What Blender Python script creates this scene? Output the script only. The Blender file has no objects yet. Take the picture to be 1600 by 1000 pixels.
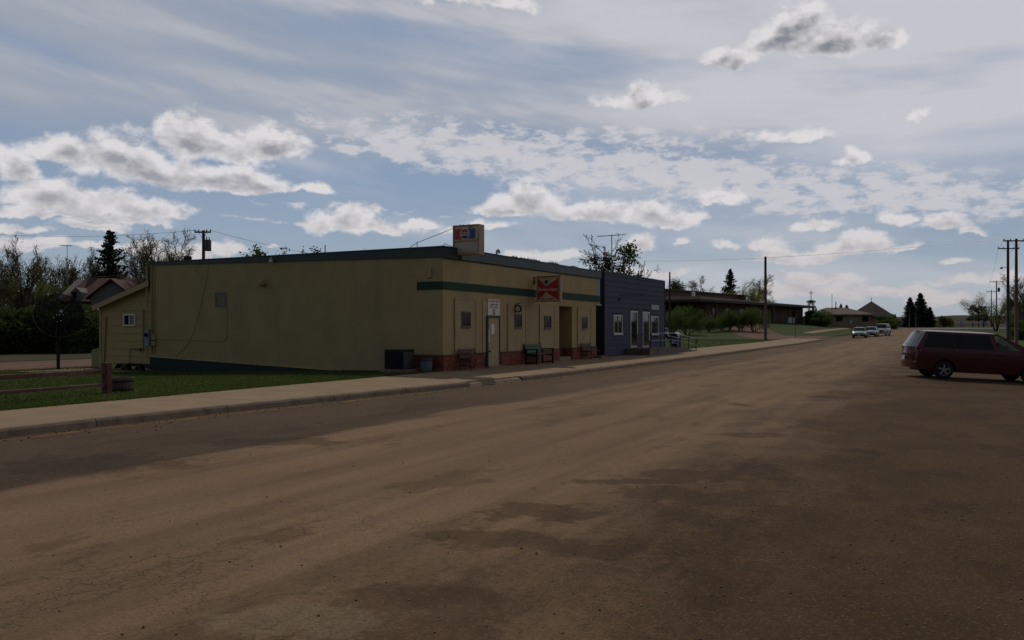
import bpy, math, random
import numpy as np
from mathutils import Vector, Matrix

# ------------------------------------------------------------------ camera, light, exposure
SC = bpy.context.scene
COL = SC.collection
F = 1295.0                       # focal length for a 1600 px wide picture
EYE = 1.85
TH = math.atan(678.0 / F)        # the camera looks this far left of the street direction (+Y)
CT, ST = math.cos(TH), math.sin(TH)
cam_d = bpy.data.cameras.new('camera')
cam = bpy.data.objects.new('camera', cam_d)
COL.objects.link(cam)
cam.location = (0, 0, EYE)
cam.rotation_euler = (math.pi / 2, 0, TH)
cam_d.sensor_width = 36.0
cam_d.lens = F / 1600.0 * 36.0
cam_d.shift_y = 10.0 / 1600.0
cam_d.clip_end = 6000
SC.cycles.max_bounces = 5
SC.cycles.diffuse_bounces = 3
SC.cycles.glossy_bounces = 2
SC.cycles.transparent_max_bounces = 12
SC.camera = cam
SC.view_settings.view_transform = 'Standard'
SC.view_settings.look = 'None'
SC.view_settings.exposure = -2.0
SC.view_settings.gamma = 1.0
SC.view_settings.use_curve_mapping = False

SUNV = Vector((-2.2, 3.3, 4.3)).normalized()
sun_d = bpy.data.lights.new('sun', 'SUN')
sun_d.energy = 5.0
sun_d.angle = math.radians(0.5)
sun_d.color = (1.0, 0.89, 0.76)
sun = bpy.data.objects.new('sun', sun_d)
COL.objects.link(sun)
sun.rotation_euler = SUNV.to_track_quat('Z', 'Y').to_euler()
SUN_EL = math.asin(SUNV.z)
SUN_AZ = math.atan2(SUNV.x, SUNV.y)

# ------------------------------------------------------------------ node helper
class NT:
    def __init__(s, tree):
        s.t = tree
    def _s(s, n, idx, v):
        if v is None:
            return
        if isinstance(v, bpy.types.NodeSocket):
            s.t.links.new(v, n.inputs[idx])
        else:
            if isinstance(v, (tuple, list)) and len(v) == 3 and n.inputs[idx].type == 'RGBA':
                v = (*v, 1.0)
            n.inputs[idx].default_value = v
    def n(s, typ, ins=None, out=0, **props):
        n = s.t.nodes.new(typ)
        for k, v in props.items():
            setattr(n, k, v)
        for k, v in (ins or {}).items():
            s._s(n, k, v)
        return n.outputs[out]
    def m(s, op, a, b=None, c=None, clamp=False):
        n = s.t.nodes.new('ShaderNodeMath')
        n.operation = op
        n.use_clamp = clamp
        for i, v in enumerate((a, b, c)):
            s._s(n, i, v)
        return n.outputs[0]
    def v(s, op, a, b=None, c=None, out=0):
        n = s.t.nodes.new('ShaderNodeVectorMath')
        n.operation = op
        for i, v in enumerate((a, b, c)):
            s._s(n, i, v)
        return n.outputs[out]
    def ss(s, x, lo, hi, a=0.0, b=1.0):
        n = s.t.nodes.new('ShaderNodeMapRange')
        n.interpolation_type = 'SMOOTHSTEP'
        s._s(n, 0, x); s._s(n, 1, lo); s._s(n, 2, hi); s._s(n, 3, a); s._s(n, 4, b)
        return n.outputs[0]
    def mix(s, f, a, b, blend='MIX'):
        n = s.t.nodes.new('ShaderNodeMix')
        n.data_type = 'RGBA'
        n.blend_type = blend
        s._s(n, 0, f); s._s(n, 6, a); s._s(n, 7, b)
        return n.outputs[2]
    def noise(s, vec, scale, detail=3.0, rough=0.5, out=0, dist=0.0):
        return s.n('ShaderNodeTexNoise', {'Vector': vec, 'Scale': scale, 'Detail': detail, 'Roughness': rough, 'Distortion': dist}, out=out)
    def xyz(s, x, y, z=0.0):
        return s.n('ShaderNodeCombineXYZ', {0: x, 1: y, 2: z})
    def sep(s, vec):
        n = s.t.nodes.new('ShaderNodeSeparateXYZ')
        s._s(n, 0, vec)
        return n.outputs[0], n.outputs[1], n.outputs[2]

def px_azel(px, py):
    az = math.atan((px - 800.0) / F)
    return az, math.atan((510.0 - py) / F * math.cos(az))

# ------------------------------------------------------------------ world: daylight sky with clouds
W = bpy.data.worlds.new('World')
SC.world = W
W.use_nodes = True
wt = W.node_tree
wt.nodes.clear()
N = NT(wt)
SKY_STRENGTH = 0.10
sky = N.n('ShaderNodeTexSky', sky_type='NISHITA', sun_disc=False, sun_elevation=SUN_EL, sun_rotation=SUN_AZ,
          altitude=700.0, air_density=1.0, dust_density=1.6, ozone_density=1.2)
d = N.n('ShaderNodeTexCoord', out=0)
dx, dy, dz = N.sep(d)
vx = N.m('ADD', N.m('MULTIPLY', dx, CT), N.m('MULTIPLY', dy, ST))
vy = N.m('ADD', N.m('MULTIPLY', dx, -ST), N.m('MULTIPLY', dy, CT))
az = N.m('ARCTAN2', vx, vy)
azf = N.m('SUBTRACT', N.m('PINGPONG', N.m('ADD', az, 0.6), 1.2), 0.6)
el = N.m('ARCSINE', dz)
P = N.xyz(azf, el, 0.0)
# puffy warp shared by all cumulus
wn = N.noise(d, 7.0, 2.0, 0.55, out=1)
wn2 = N.noise(d, 28.0, 3.5, 0.62, out=1)
warp = N.v('MULTIPLY', N.v('SUBTRACT', wn, (0.5, 0.5, 0.5)), (0.075, 0.03, 0.0))
warp2 = N.v('MULTIPLY', N.v('SUBTRACT', wn2, (0.5, 0.5, 0.5)), (0.036, 0.026, 0.0))
PW = N.v('ADD', N.v('ADD', P, warp), warp2)

CUM = [  # px, py, half width, half height (photo pixels) turned into directions
    (1215, 64, 80, 28), (1300, 60, 72, 28), (1235, 40, 46, 24), (1145, 92, 48, 19), (1375, 62, 34, 17),
    (115, 226, 78, 22), (205, 243, 105, 34), (300, 210, 58, 32), (345, 226, 100, 26), (430, 222, 50, 24), (270, 264, 105, 22),
    (335, 272, 110, 22), (405, 287, 60, 15), (488, 294, 40, 10), (10, 250, 48, 24), (62, 296, 62, 27), (120, 310, 118, 22), (210, 318, 82, 18),
    (100, 332, 170, 9), (135, 347, 62, 9), (20, 352, 60, 6),
    (830, 310, 66, 26), (790, 323, 55, 15), (895, 330, 70, 14), (1010, 326, 70, 20), (1060, 334, 54, 15), (945, 330, 60, 14),
    (545, 340, 58, 22), (600, 350, 46, 12), (652, 346, 24, 8), (750, 354, 50, 8), (990, 371, 36, 17),
    (1070, 373, 16, 7), (1137, 380, 24, 7), (1205, 375, 38, 14), (1130, 306, 48, 17), (1340, 379, 66, 15), (1400, 381, 40, 8),
    (1262, 394, 66, 12), (1225, 404, 48, 8), (1400, 340, 30, 11), (1470, 347, 56, 14), (1520, 360, 26, 7), (1285, 347, 30, 8),
    (1482, 404, 20, 5), (1300, 431, 70, 10), (1485, 436, 60, 9), (1370, 452, 90, 13), (1250, 452, 70, 10), (1480, 468, 80, 8),
    (1000, 424, 70, 9), (330, 383, 70, 12), (255, 390, 60, 14), (160, 385, 60, 7), (425, 384, 12, 4), (40, 380, 70, 12),
    (1320, 245, 30, 12), (1230, 210, 60, 12), (1440, 180, 22, 7), (1000, 150, 66, 18), (745, 2, 90, 14), (1570, 430, 50, 10), (850, 400, 90, 8)]

SM_K = 0.12
def density_group(name, lst):
    grp = bpy.data.node_groups.new(name, 'ShaderNodeTree')
    grp.interface.new_socket(name='P', in_out='INPUT', socket_type='NodeSocketVector')
    grp.interface.new_socket(name='Density', in_out='OUTPUT', socket_type='NodeSocketFloat')
    G = NT(grp)
    gi = grp.nodes.new('NodeGroupInput')
    go = grp.nodes.new('NodeGroupOutput')
    acc = None
    for (a, e, ra, re, w) in lst:
        q = G.v('MULTIPLY_ADD', gi.outputs[0], (1 / ra, 1 / re, 0), (-a / ra, -e / re, 0))
        q = G.v('MAXIMUM', q, G.v('MULTIPLY', q, (-1, -1.9, 0)))
        l = G.m('MULTIPLY_ADD', G.v('LENGTH', q, out=1), -w, w)
        acc = l if acc is None else G.m('SMOOTH_MAX', acc, l, SM_K)
    if acc is None:
        go.inputs[0].default_value = -2.0
    else:
        grp.links.new(acc, go.inputs[0])
    return grp
ELL = []
for (px, py, hw, hh) in CUM:
    a, e = px_azel(px, py + hh * 0.35)
    ELL.append((a, e, hw * 1.12 / F * math.cos(a) ** 2, hh * 1.40 / F * math.cos(a), min(1.0, hh / 16.0) * 0.5 + 0.5))
pn_v = N.v('MULTIPLY', d, (1, 1, 1.6))
puffn = N.noise(pn_v, 34.0, 5.0, 0.60)
puffo = N.noise(N.v('ADD', pn_v, (0.0, 0.0, 0.018)), 34.0, 3.0, 0.55)
billow = N.noise(pn_v, 15.0, 1.0, 0.5)
rough_d = N.m('ADD', N.m('MULTIPLY', N.m('SUBTRACT', puffn, 0.5), 1.25), N.m('ADD', N.m('MULTIPLY', N.m('SUBTRACT', billow, 0.5), 0.9), 0.03))

# high thin sheet (streaks falling to the right) and a broken middle layer
strk = N.m('ADD', el, N.m('MULTIPLY', az, 0.13))
strk = N.m('ADD', strk, N.m('MULTIPLY', N.m('MULTIPLY', az, az), -0.10))
ci = N.noise(N.xyz(N.m('MULTIPLY', az, 1.6), N.m('MULTIPLY', strk, 9.0), 0.4), 1.0, 5.0, 0.50)
ci2 = N.noise(N.xyz(N.m('MULTIPLY', az, 5.0), N.m('MULTIPLY', strk, 24.0), 1.7), 1.0, 4.0, 0.60)
def blobs(lst, soft=1.0):
    acc = None
    for (px, py, hw, hh, amt, tilt) in lst:
        a, e = px_azel(px, py)
        ra, re = hw / F * math.cos(a) ** 2, hh / F * math.cos(a)
        q = N.v('SUBTRACT', N.v('ADD', P, warp), (a, e, 0))
        qx, qy, _ = N.sep(q)
        ct, st = math.cos(tilt), math.sin(tilt)
        u = N.m('DIVIDE', N.m('ADD', N.m('MULTIPLY', qx, ct), N.m('MULTIPLY', qy, st)), ra)
        w = N.m('DIVIDE', N.m('ADD', N.m('MULTIPLY', qx, -st), N.m('MULTIPLY', qy, ct)), re)
        r = N.m('ADD', N.m('MULTIPLY', u, u), N.m('MULTIPLY', w, w))
        g = N.m('MULTIPLY', N.m('EXPONENT', N.m('MULTIPLY', r, -1.0)), amt)
        acc = g if acc is None else N.m('ADD', acc, g)
    return acc
gaps = blobs([(760, 70, 330, 30, 0.75, -0.10), (130, 95, 260, 30, 0.45, -0.12), (1080, 118, 220, 22, 0.38, -0.12),
              (620, 285, 260, 30, 1.0, -0.06), (640, 395, 700, 34, 0.75, 0.0), (1500, 210, 180, 18, 0.3, 0.0), (40, 200, 120, 14, 0.4, 0.0), (500, 330, 500, 24, 0.5, 0.0)])
veil = N.m('ADD', N.ss(el, 0.13, 0.25, 0.10, 0.72), N.ss(el, 0.0, 0.09, 0.42, 0.0))
veil = N.m('ADD', veil, N.m('MULTIPLY', N.ss(az, -0.25, 0.35, 0.0, 0.34), N.ss(el, 0.12, 0.22)))
cir_a = N.m('ADD', veil, N.m('ADD', N.m('MULTIPLY', N.m('SUBTRACT', ci, 0.5), 2.3), N.m('MULTIPLY', N.m('SUBTRACT', ci2, 0.5), 0.95)))
brt = blobs([(620, 18, 430, 17, 0.55, -0.07), (180, 128, 360, 15, 0.35, -0.12), (760, 168, 520, 20, 0.45, -0.06), (1180, 40, 420, 45, 0.5, 0.0),
             (380, 188, 320, 14, 0.35, -0.05), (330, 60, 260, 12, 0.35, -0.10), (1000, 60, 260, 12, 0.3, -0.12), (90, 20, 200, 14, 0.25, -0.1)])
brt = N.m('MULTIPLY', brt, N.ss(ci2, 0.30, 0.62, 0.45, 1.25))
cir_a = N.m('ADD', cir_a, brt)
cir_a = N.m('SUBTRACT', cir_a, N.m('MULTIPLY', gaps, 0.55), clamp=True)
cir_a = N.m('MULTIPLY', cir_a, N.ss(el, 0.40, 0.85, 0.86, 0.10))
band = blobs([(900, 262, 330, 34, 1.0, -0.08), (1230, 285, 330, 40, 1.0, -0.10), (1520, 315, 220, 34, 0.8, -0.06),
              (700, 215, 260, 26, 0.75, -0.05), (560, 325, 260, 7, 0.9, -0.04), (430, 345, 150, 5, 0.8, -0.05), (1300, 325, 140, 14, 0.5, 0.0), (600, 240, 120, 14, 0.6, -0.06), (1000, 205, 400, 20, 0.55, -0.05), (200, 160, 300, 14, 0.25, -0.05)])
inv = N.m('DIVIDE', 1.0, N.m('ADD', N.m('MAXIMUM', dz, 0.0), 0.10))
q2 = N.v('MULTIPLY', N.xyz(N.m('MULTIPLY', vx, inv), N.m('MULTIPLY', vy, inv), 0.0), (1.0, 1.15, 1.0))
an = N.noise(q2, 3.4, 4.0, 0.62, dist=0.35)
an2 = N.noise(N.xyz(N.m('MULTIPLY', az, 1.0), N.m('MULTIPLY', el, 2.3), 0.3), 34.0, 4.0, 0.62)
alt = N.m('ADD', N.m('MULTIPLY', an, 0.30), N.m('ADD', N.m('MULTIPLY', an2, 1.25), -0.215))
alt_a = N.ss(N.m('ADD', alt, N.m('MULTIPLY', N.m('SUBTRACT', band, 0.75), 0.26)), 0.49, 0.74)
alt_a = N.m('MULTIPLY', alt_a, N.ss(band, 0.05, 0.75))

# colours are radiances seen at background strength SKY_STRENGTH
def rad(r, g, b):
    k = 0.89 / SKY_STRENGTH
    return (r * k, g * k, b * k, 1.0)
sdot = N.v('DOT_PRODUCT', d, tuple(SUNV), out=1)
fr1 = N.ss(sdot, -0.60, 0.52, 0.10, 1.0)      # the half of the sky away from the sun is dimmer
fr = N.xyz(fr1, fr1, fr1)
skyb = N.mix(N.ss(el, 0.0, 0.22), rad(1.62, 1.90, 2.22), rad(1.12, 1.52, 2.15))
zen = N.ss(el, 0.40, 0.95)
skyb = N.mix(zen, skyb, rad(0.16, 0.24, 0.42))
skyc = N.mix(0.25, N.mix(1.0, skyb, fr, 'MULTIPLY'), N.mix(1.0, sky, (1.4, 1.6, 1.9, 1.0), 'MULTIPLY'))
up = N.ss(el, 0.02, 0.34)
cirr_c = N.mix(N.ss(N.m('ADD', N.m('MULTIPLY', az, 1.0), N.m('ADD', N.m('MULTIPLY', N.m('SUBTRACT', ci, 0.5), 2.2), N.m('MULTIPLY', N.m('SUBTRACT', ci2, 0.5), 0.8))), -0.42, 0.42), N.mix(N.m('MULTIPLY', brt, 1.2, clamp=True), rad(1.60, 1.70, 1.92), rad(2.35, 2.35, 2.52)), rad(2.72, 2.69, 2.84))
cirr_c = N.mix(1.0, cirr_c, fr, 'MULTIPLY')
alt_c = N.mix(1.0, rad(2.65, 2.60, 2.75), fr, 'MULTIPLY')
lit_c = N.mix(1.0, N.mix(N.ss(el, 0.0, 0.16), rad(2.40, 2.26, 2.30), rad(3.25, 3.16, 3.22)), fr, 'MULTIPLY')
grey_c = N.mix(1.0, N.mix(N.ss(el, 0.06, 0.33), rad(1.80, 1.76, 1.92), rad(0.98, 1.02, 1.18)), fr, 'MULTIPLY')
base_c = N.mix(cir_a, skyc, cirr_c)
base_c = N.mix(N.m('MULTIPLY', alt_a, 0.85), base_c, alt_c)
emboss = N.m('MULTIPLY', N.m('SUBTRACT', puffo, puffn), 2.3)
def bgr(c_):
    n = wt.nodes.new('ShaderNodeBackground')
    N._s(n, 0, c_); N._s(n, 1, SKY_STRENGTH)
    return n.outputs[0]
def leaf(k, a0, a1, e0, e1):
    lst = [q for q in ELL if q[0] + q[2] * 1.9 + .035 > a0 and q[0] - q[2] * 1.9 - .035 < a1 and q[1] + q[3] * 1.9 + .03 > e0 and q[1] - q[3] * 1.9 - .03 < e1]
    if not lst:
        return bgr(base_c)
    g = density_group('cumulus_%d' % k, lst)
    def dens(vec):
        n = wt.nodes.new('ShaderNodeGroup'); n.node_tree = g
        wt.links.new(vec, n.inputs[0])
        return n.outputs[0]
    e0_ = dens(PW)
    d0 = N.m('ADD', e0_, rough_d)
    d1 = dens(N.v('ADD', PW, (0.0, 0.010, 0.0)))
    a_ = N.ss(d0, -0.10, 0.40)
    sh = N.m('ADD', N.ss(N.m('ADD', N.m('MULTIPLY', N.m('ADD', e0_, d1), 0.5), N.m('MULTIPLY', rough_d, 0.75)), 0.18, N.ss(el, 0.22, 0.31, 1.05, 0.92)), emboss, clamp=True)
    return bgr(N.mix(N.m('MULTIPLY', a_, 0.95), base_c, N.mix(sh, lit_c, grey_c)))
def mixs(f, a_, b_):
    n = wt.nodes.new('ShaderNodeMixShader')
    N._s(n, 0, f); wt.links.new(a_, n.inputs[1]); wt.links.new(b_, n.inputs[2])
    return n.outputs[0]
AZS = [-0.60, -0.34, -0.12, 0.08, 0.26, 0.42, 0.60]
def azsplit(lo, hi, e0, e1):
    if hi - lo == 1:
        return leaf(lo * 10 + int(e0 * 100), AZS[lo], AZS[hi], e0, e1)
    mid = (lo + hi) // 2
    return mixs(N.m('GREATER_THAN', azf, AZS[mid]), azsplit(lo, mid, e0, e1), azsplit(mid, hi, e0, e1))
low = azsplit(0, 6, -0.01, 0.125)
mid_ = azsplit(0, 6, 0.125, 0.48)
sh_ = mixs(N.m('GREATER_THAN', el, 0.125), low, mid_)
sh_ = mixs(N.m('GREATER_THAN', el, 0.48), sh_, bgr(base_c))
sh_ = mixs(N.m('GREATER_THAN', el, -0.012), bgr(rad(0.16, 0.14, 0.12)), sh_)
wo = wt.nodes.new('ShaderNodeOutputWorld')
wt.links.new(sh_, wo.inputs[0])
W.cycles.sampling_method = 'MANUAL'
W.cycles.sample_map_resolution = 512

# ------------------------------------------------------------------ photo pixel -> place
def ray(px, py):
    xc, zc = (px - 800.0) / F, (510.0 - py) / F
    return xc * CT - ST, xc * ST + CT, zc
def on_x(px, py, X):                 # where the line of sight meets the plane x = X: returns y, z
    a, b, c_ = ray(px, py)
    t = X / a
    return b * t, EYE + c_ * t
def on_y(px, py, Y):                 # plane y = Y: returns x, z
    a, b, c_ = ray(px, py)
    t = Y / b
    return a * t, EYE + c_ * t
def gnd(px, py, z=0.0):
    a, b, c_ = ray(px, py)
    t = (EYE - z) / -c_
    return a * t, b * t
def at(px, py, D):
    a, b, c_ = ray(px, py)
    return Vector((a * D, b * D, EYE + c_ * D))

# ------------------------------------------------------------------ terrain
def ss1(a, b, v):
    t = np.clip((np.asarray(v, float) - a) / (b - a), 0, 1)
    return t * t * (3 - 2 * t)
KX = -14.15      # kerb face
BX = -16.6       # front plane of the buildings
def kx(y):        # the kerb line swings out in front of the shops
    return KX + .22 + 1.18 * float(ss1(8, 28, y))
def hs(y):
    return np.interp(y, [-50, 50, 85, 120, 200, 300, 420, 900, 4000], [0, 0, .08, .33, 1.05, 1.5, 1.68, 1.75, 1.8])
def hroad(x, y):
    x = np.asarray(x, float); y = np.asarray(y, float)
    s = np.clip(x + 0.8, 0, 9) * 0.050 * ss1(22, 30, y) * (1 - ss1(42, 62, y))
    return hs(y) - s
def terrain(x, y):
    x = np.asarray(x, float); y = np.asarray(y, float)
    h = hs(y) + 0.16 * ss1(KX + .6, KX - 2.0, x) * (1 - ss1(90, 104, y))
    h = h + 2.35 * ss1(-14, -40, x) * ss1(112, 168, y)
    h = h - 0.34 * ss1(BX, BX - 16, x) * (1 - ss1(50, 90, y))
    rs = np.clip(x + 0.8, 0, 9) * 0.050 * ss1(22, 30, y) * (1 - ss1(42, 62, y))
    h = h - np.where(x > -6, rs, 0)
    under = ((x > KX - .3) & (x < 16) & (y < 262))
    return h - np.where(under, 0.09, 0)
def tz(x, y):
    return float(terrain(x, y))

# ------------------------------------------------------------------ materials
MATS = {}
def mat(name, c1, c2=None, scale=4.0, rough=0.8, bump=0.0, bscale=40.0, metal=0.0, coat=0.0, detail=4.0, stretch=(1, 1, 1), emit=None, trans=0.0, spec=0.5, coord='Object', dirt=None, transl=0.0):
    if name in MATS:
        return MATS[name]
    m = bpy.data.materials.new(name)
    m.use_nodes = True
    t = m.node_tree
    t.nodes.clear()
    n = NT(t)
    out = t.nodes.new('ShaderNodeOutputMaterial')
    p = t.nodes.new('ShaderNodeBsdfPrincipled')
    t.links.new(p.outputs[0], out.inputs[0])
    co = n.n('ShaderNodeTexCoord', out=3)
    co = n.v('MULTIPLY', co, stretch)
    col = (*c1, 1.0)
    if c2:
        col = n.mix(n.ss(n.noise(co, scale, detail, 0.6), 0.32, 0.68), (*c1, 1), (*c2, 1))
    if dirt:
        col = n.mix(n.ss(n.noise(n.v('MULTIPLY', co, (1, 1, .25)), dirt[1], 5, .65), .48, .78, 0, dirt[2]), col, (*dirt[0], 1))
    n._s(p, 'Base Color', col)
    n._s(p, 'Roughness', rough)
    n._s(p, 'Metallic', metal)
    n._s(p, 'Coat Weight', coat)
    n._s(p, 'Coat Roughness', 0.06)
    n._s(p, 'Specular IOR Level', spec)
    if trans:
        n._s(p, 'Alpha', 1 - trans)
    if bump:
        b = t.nodes.new('ShaderNodeBump')
        n._s(b, 'Strength', 1.0)
        n._s(b, 'Distance', bump)
        n._s(b, 'Height', n.noise(co, bscale, 4, 0.65))
        t.links.new(b.outputs[0], p.inputs['Normal'])
    if transl:
        tb = t.nodes.new('ShaderNodeBsdfTranslucent')
        n._s(tb, 'Color', n.mix(1.0, col, (1.7, 1.8, 1.0, 1), 'MULTIPLY'))
        mx = t.nodes.new('ShaderNodeMixShader')
        mx.inputs[0].default_value = transl
        t.links.new(p.outputs[0], mx.inputs[1]); t.links.new(tb.outputs[0], mx.inputs[2]); t.links.new(mx.outputs[0], out.inputs[0])
    MATS[name] = m
    return m

# ------------------------------------------------------------------ mesh helpers
def link(name, me, m=None, parent=None, loc=(0, 0, 0), smooth=False):
    o = bpy.data.objects.new(name, me)
    COL.objects.link(o)
    o.location = loc
    if parent is not None:
        o.parent = parent
    if m is not None and me is not None:
        for mm in (m if isinstance(m, (list, tuple)) else [m]):
            me.materials.append(mm)
    if smooth:
        me.polygons.foreach_set('use_smooth', [True] * len(me.polygons))
    return o
def tag(o, label=None, cat=None, group=None, kind=None):
    if label: o['label'] = label
    if cat: o['category'] = cat
    if group: o['group'] = group
    if kind: o['kind'] = kind
    return o
def empty(name, loc, label=None, cat=None, group=None, rz=0.0, kind=None):
    o = bpy.data.objects.new(name, None)
    o.empty_display_size = 0.3
    COL.objects.link(o)
    o.location = loc
    o.rotation_euler = (0, 0, rz)
    return tag(o, label, cat, group, kind)
def copy_tree(o, parent=None):
    c = o.copy()
    COL.objects.link(c)
    c.parent = parent
    for ch in list(o.children):
        copy_tree(ch, c)
    return c
def npmesh(name, V, Fc):
    """V (n,3) array, Fc (m,k) index array, all faces with k corners"""
    V = np.asarray(V, np.float32); Fc = np.asarray(Fc, np.int32)
    me = bpy.data.meshes.new(name)
    me.vertices.add(len(V)); me.vertices.foreach_set('co', V.ravel())
    k = Fc.shape[1]
    me.loops.add(Fc.size); me.loops.foreach_set('vertex_index', Fc.ravel())
    me.polygons.add(len(Fc))
    me.polygons.foreach_set('loop_start', np.arange(0, Fc.size, k, dtype=np.int32))
    me.update(calc_edges=True)
    return me

class MB:
    def __init__(s):
        s.v = []; s.f = []; s.mi = []
    def face(s, pts, mi=0):
        b = len(s.v)
        s.v += [tuple(p) for p in pts]
        s.f.append(tuple(range(b, b + len(pts)))); s.mi.append(mi)
        return s
    def box(s, x0, x1, y0, y1, z0, z1, mi=0):
        if x0 > x1: x0, x1 = x1, x0
        if y0 > y1: y0, y1 = y1, y0
        if z0 > z1: z0, z1 = z1, z0
        return s.hexa([(x0, y0, z0), (x1, y0, z0), (x1, y1, z0), (x0, y1, z0), (x0, y0, z1), (x1, y0, z1), (x1, y1, z1), (x0, y1, z1)], mi)
    def hexa(s, p, mi=0):
        b = len(s.v)
        s.v += [tuple(q) for q in p]
        for f in ((3, 2, 1, 0), (4, 5, 6, 7), (0, 1, 5, 4), (1, 2, 6, 5), (2, 3, 7, 6), (3, 0, 4, 7)):
            s.f.append(tuple(b + i for i in f)); s.mi.append(mi)
        return s
    def obox(s, c, ax, ay, az_, hx, hy, hz, mi=0):      # oriented box
        c = Vector(c); ax = Vector(ax).normalized(); ay = Vector(ay).normalized(); az_ = Vector(az_).normalized()
        p = []
        for sz in (-1, 1):
            for sx, sy in ((-1, -1), (1, -1), (1, 1), (-1, 1)):
                p.append(c + ax * hx * sx + ay * hy * sy + az_ * hz * sz)
        return s.hexa(p, mi)
    def tube(s, pts, r, n=8, caps=True, mi=0):
        pts = [Vector(p) for p in pts]
        rs = r if isinstance(r, (list, tuple)) else [r] * len(pts)
        b = len(s.v)
        for i, p in enumerate(pts):
            t = (pts[min(i + 1, len(pts) - 1)] - pts[max(i - 1, 0)])
            t = t.normalized() if t.length > 1e-9 else Vector((0, 0, 1))
            a = t.cross(Vector((0, 0, 1)))
            a = a.normalized() if a.length > 1e-3 else Vector((1, 0, 0))
            c_ = t.cross(a)
            for k in range(n):
                w = 2 * math.pi * k / n
                s.v.append(tuple(p + (a * math.cos(w) + c_ * math.sin(w)) * rs[i]))
        for i in range(len(pts) - 1):
            for k in range(n):
                s.f.append((b + i * n + k, b + i * n + (k + 1) % n, b + (i + 1) * n + (k + 1) % n, b + (i + 1) * n + k)); s.mi.append(mi)
        if caps:
            s.f.append(tuple(b + k for k in range(n))); s.mi.append(mi)
            e = b + (len(pts) - 1) * n
            s.f.append(tuple(e + n - 1 - k for k in range(n))); s.mi.append(mi)
        return s
    def lathe(s, prof, n=16, c=(0, 0, 0), axis='z', mi=0):   # prof: (r, h) pairs
        b = len(s.v)
        for (r, h) in prof:
            for k in range(n):
                w = 2 * math.pi * k / n
                u, v_ = r * math.cos(w), r * math.sin(w)
                q = (u, v_, h) if axis == 'z' else ((u, h, v_) if axis == 'y' else (h, u, v_))
                s.v.append((q[0] + c[0], q[1] + c[1], q[2] + c[2]))
        for i in range(len(prof) - 1):
            for k in range(n):
                s.f.append((b + i * n + k, b + i * n + (k + 1) % n, b + (i + 1) * n + (k + 1) % n, b + (i + 1) * n + k)); s.mi.append(mi)
        return s
    def prism(s, poly, h0, h1, axis='z', mi=0):   # poly: 2D points; extruded along axis
        def P3(u, v_, h):
            return (u, v_, h) if axis == 'z' else ((u, h, v_) if axis == 'y' else (h, u, v_))
        b = len(s.v); n = len(poly)
        s.v += [P3(u, v_, h0) for u, v_ in poly] + [P3(u, v_, h1) for u, v_ in poly]
        s.f.append(tuple(b + n - 1 - k for k in range(n))); s.mi.append(mi)
        s.f.append(tuple(b + n + k for k in range(n))); s.mi.append(mi)
        for k in range(n):
            s.f.append((b + k, b + (k + 1) % n, b + n + (k + 1) % n, b + n + k)); s.mi.append(mi)
        return s
    def ring(s, u0, u1, v0, v1, w, a0, a1, axis='x', mi=0):     # rectangular frame in the plane normal to axis
        for (p, q, r_, t) in ((u0, u1, v0, v0 + w), (u0, u1, v1 - w, v1), (u0, u0 + w, v0 + w, v1 - w), (u1 - w, u1, v0 + w, v1 - w)):
            if axis == 'x': s.box(a0, a1, p, q, r_, t, mi)
            else: s.box(p, q, a0, a1, r_, t, mi)
        return s
    def build(s, name, m=None, parent=None, origin=None, smooth=False, fix=False):
        me = bpy.data.meshes.new(name)
        off = Vector((0, 0, 0))
        loc = (0, 0, 0)
        if origin is not None:          # top-level mesh whose vertices were given in world space
            off = Vector(origin); loc = tuple(origin)
        elif parent is not None and parent.get('_w') is not None:
            off = Vector(parent['_w'])
        me.from_pydata([(v[0] - off.x, v[1] - off.y, v[2] - off.z) for v in s.v], [], s.f)
        if fix:
            import bmesh
            bm = bmesh.new(); bm.from_mesh(me)
            bmesh.ops.remove_doubles(bm, verts=bm.verts, dist=1e-4)
            bmesh.ops.recalc_face_normals(bm, faces=bm.faces)
            bm.to_mesh(me); bm.free()
        o = link(name, me, m, parent, loc, smooth)
        if isinstance(m, (list, tuple)) and not fix:
            me.polygons.foreach_set('material_index', s.mi)
        if parent is not None and parent.get('_w') is not None:
            o['_w'] = list(parent['_w'])
        elif origin is not None:
            o['_w'] = list(origin)
        return o
def wempty(name, loc, *a, **k):     # Empty whose parts are given in world coordinates
    o = empty(name, loc, *a, **k)
    o['_w'] = [float(c_) for c_ in loc]
    return o

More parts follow.
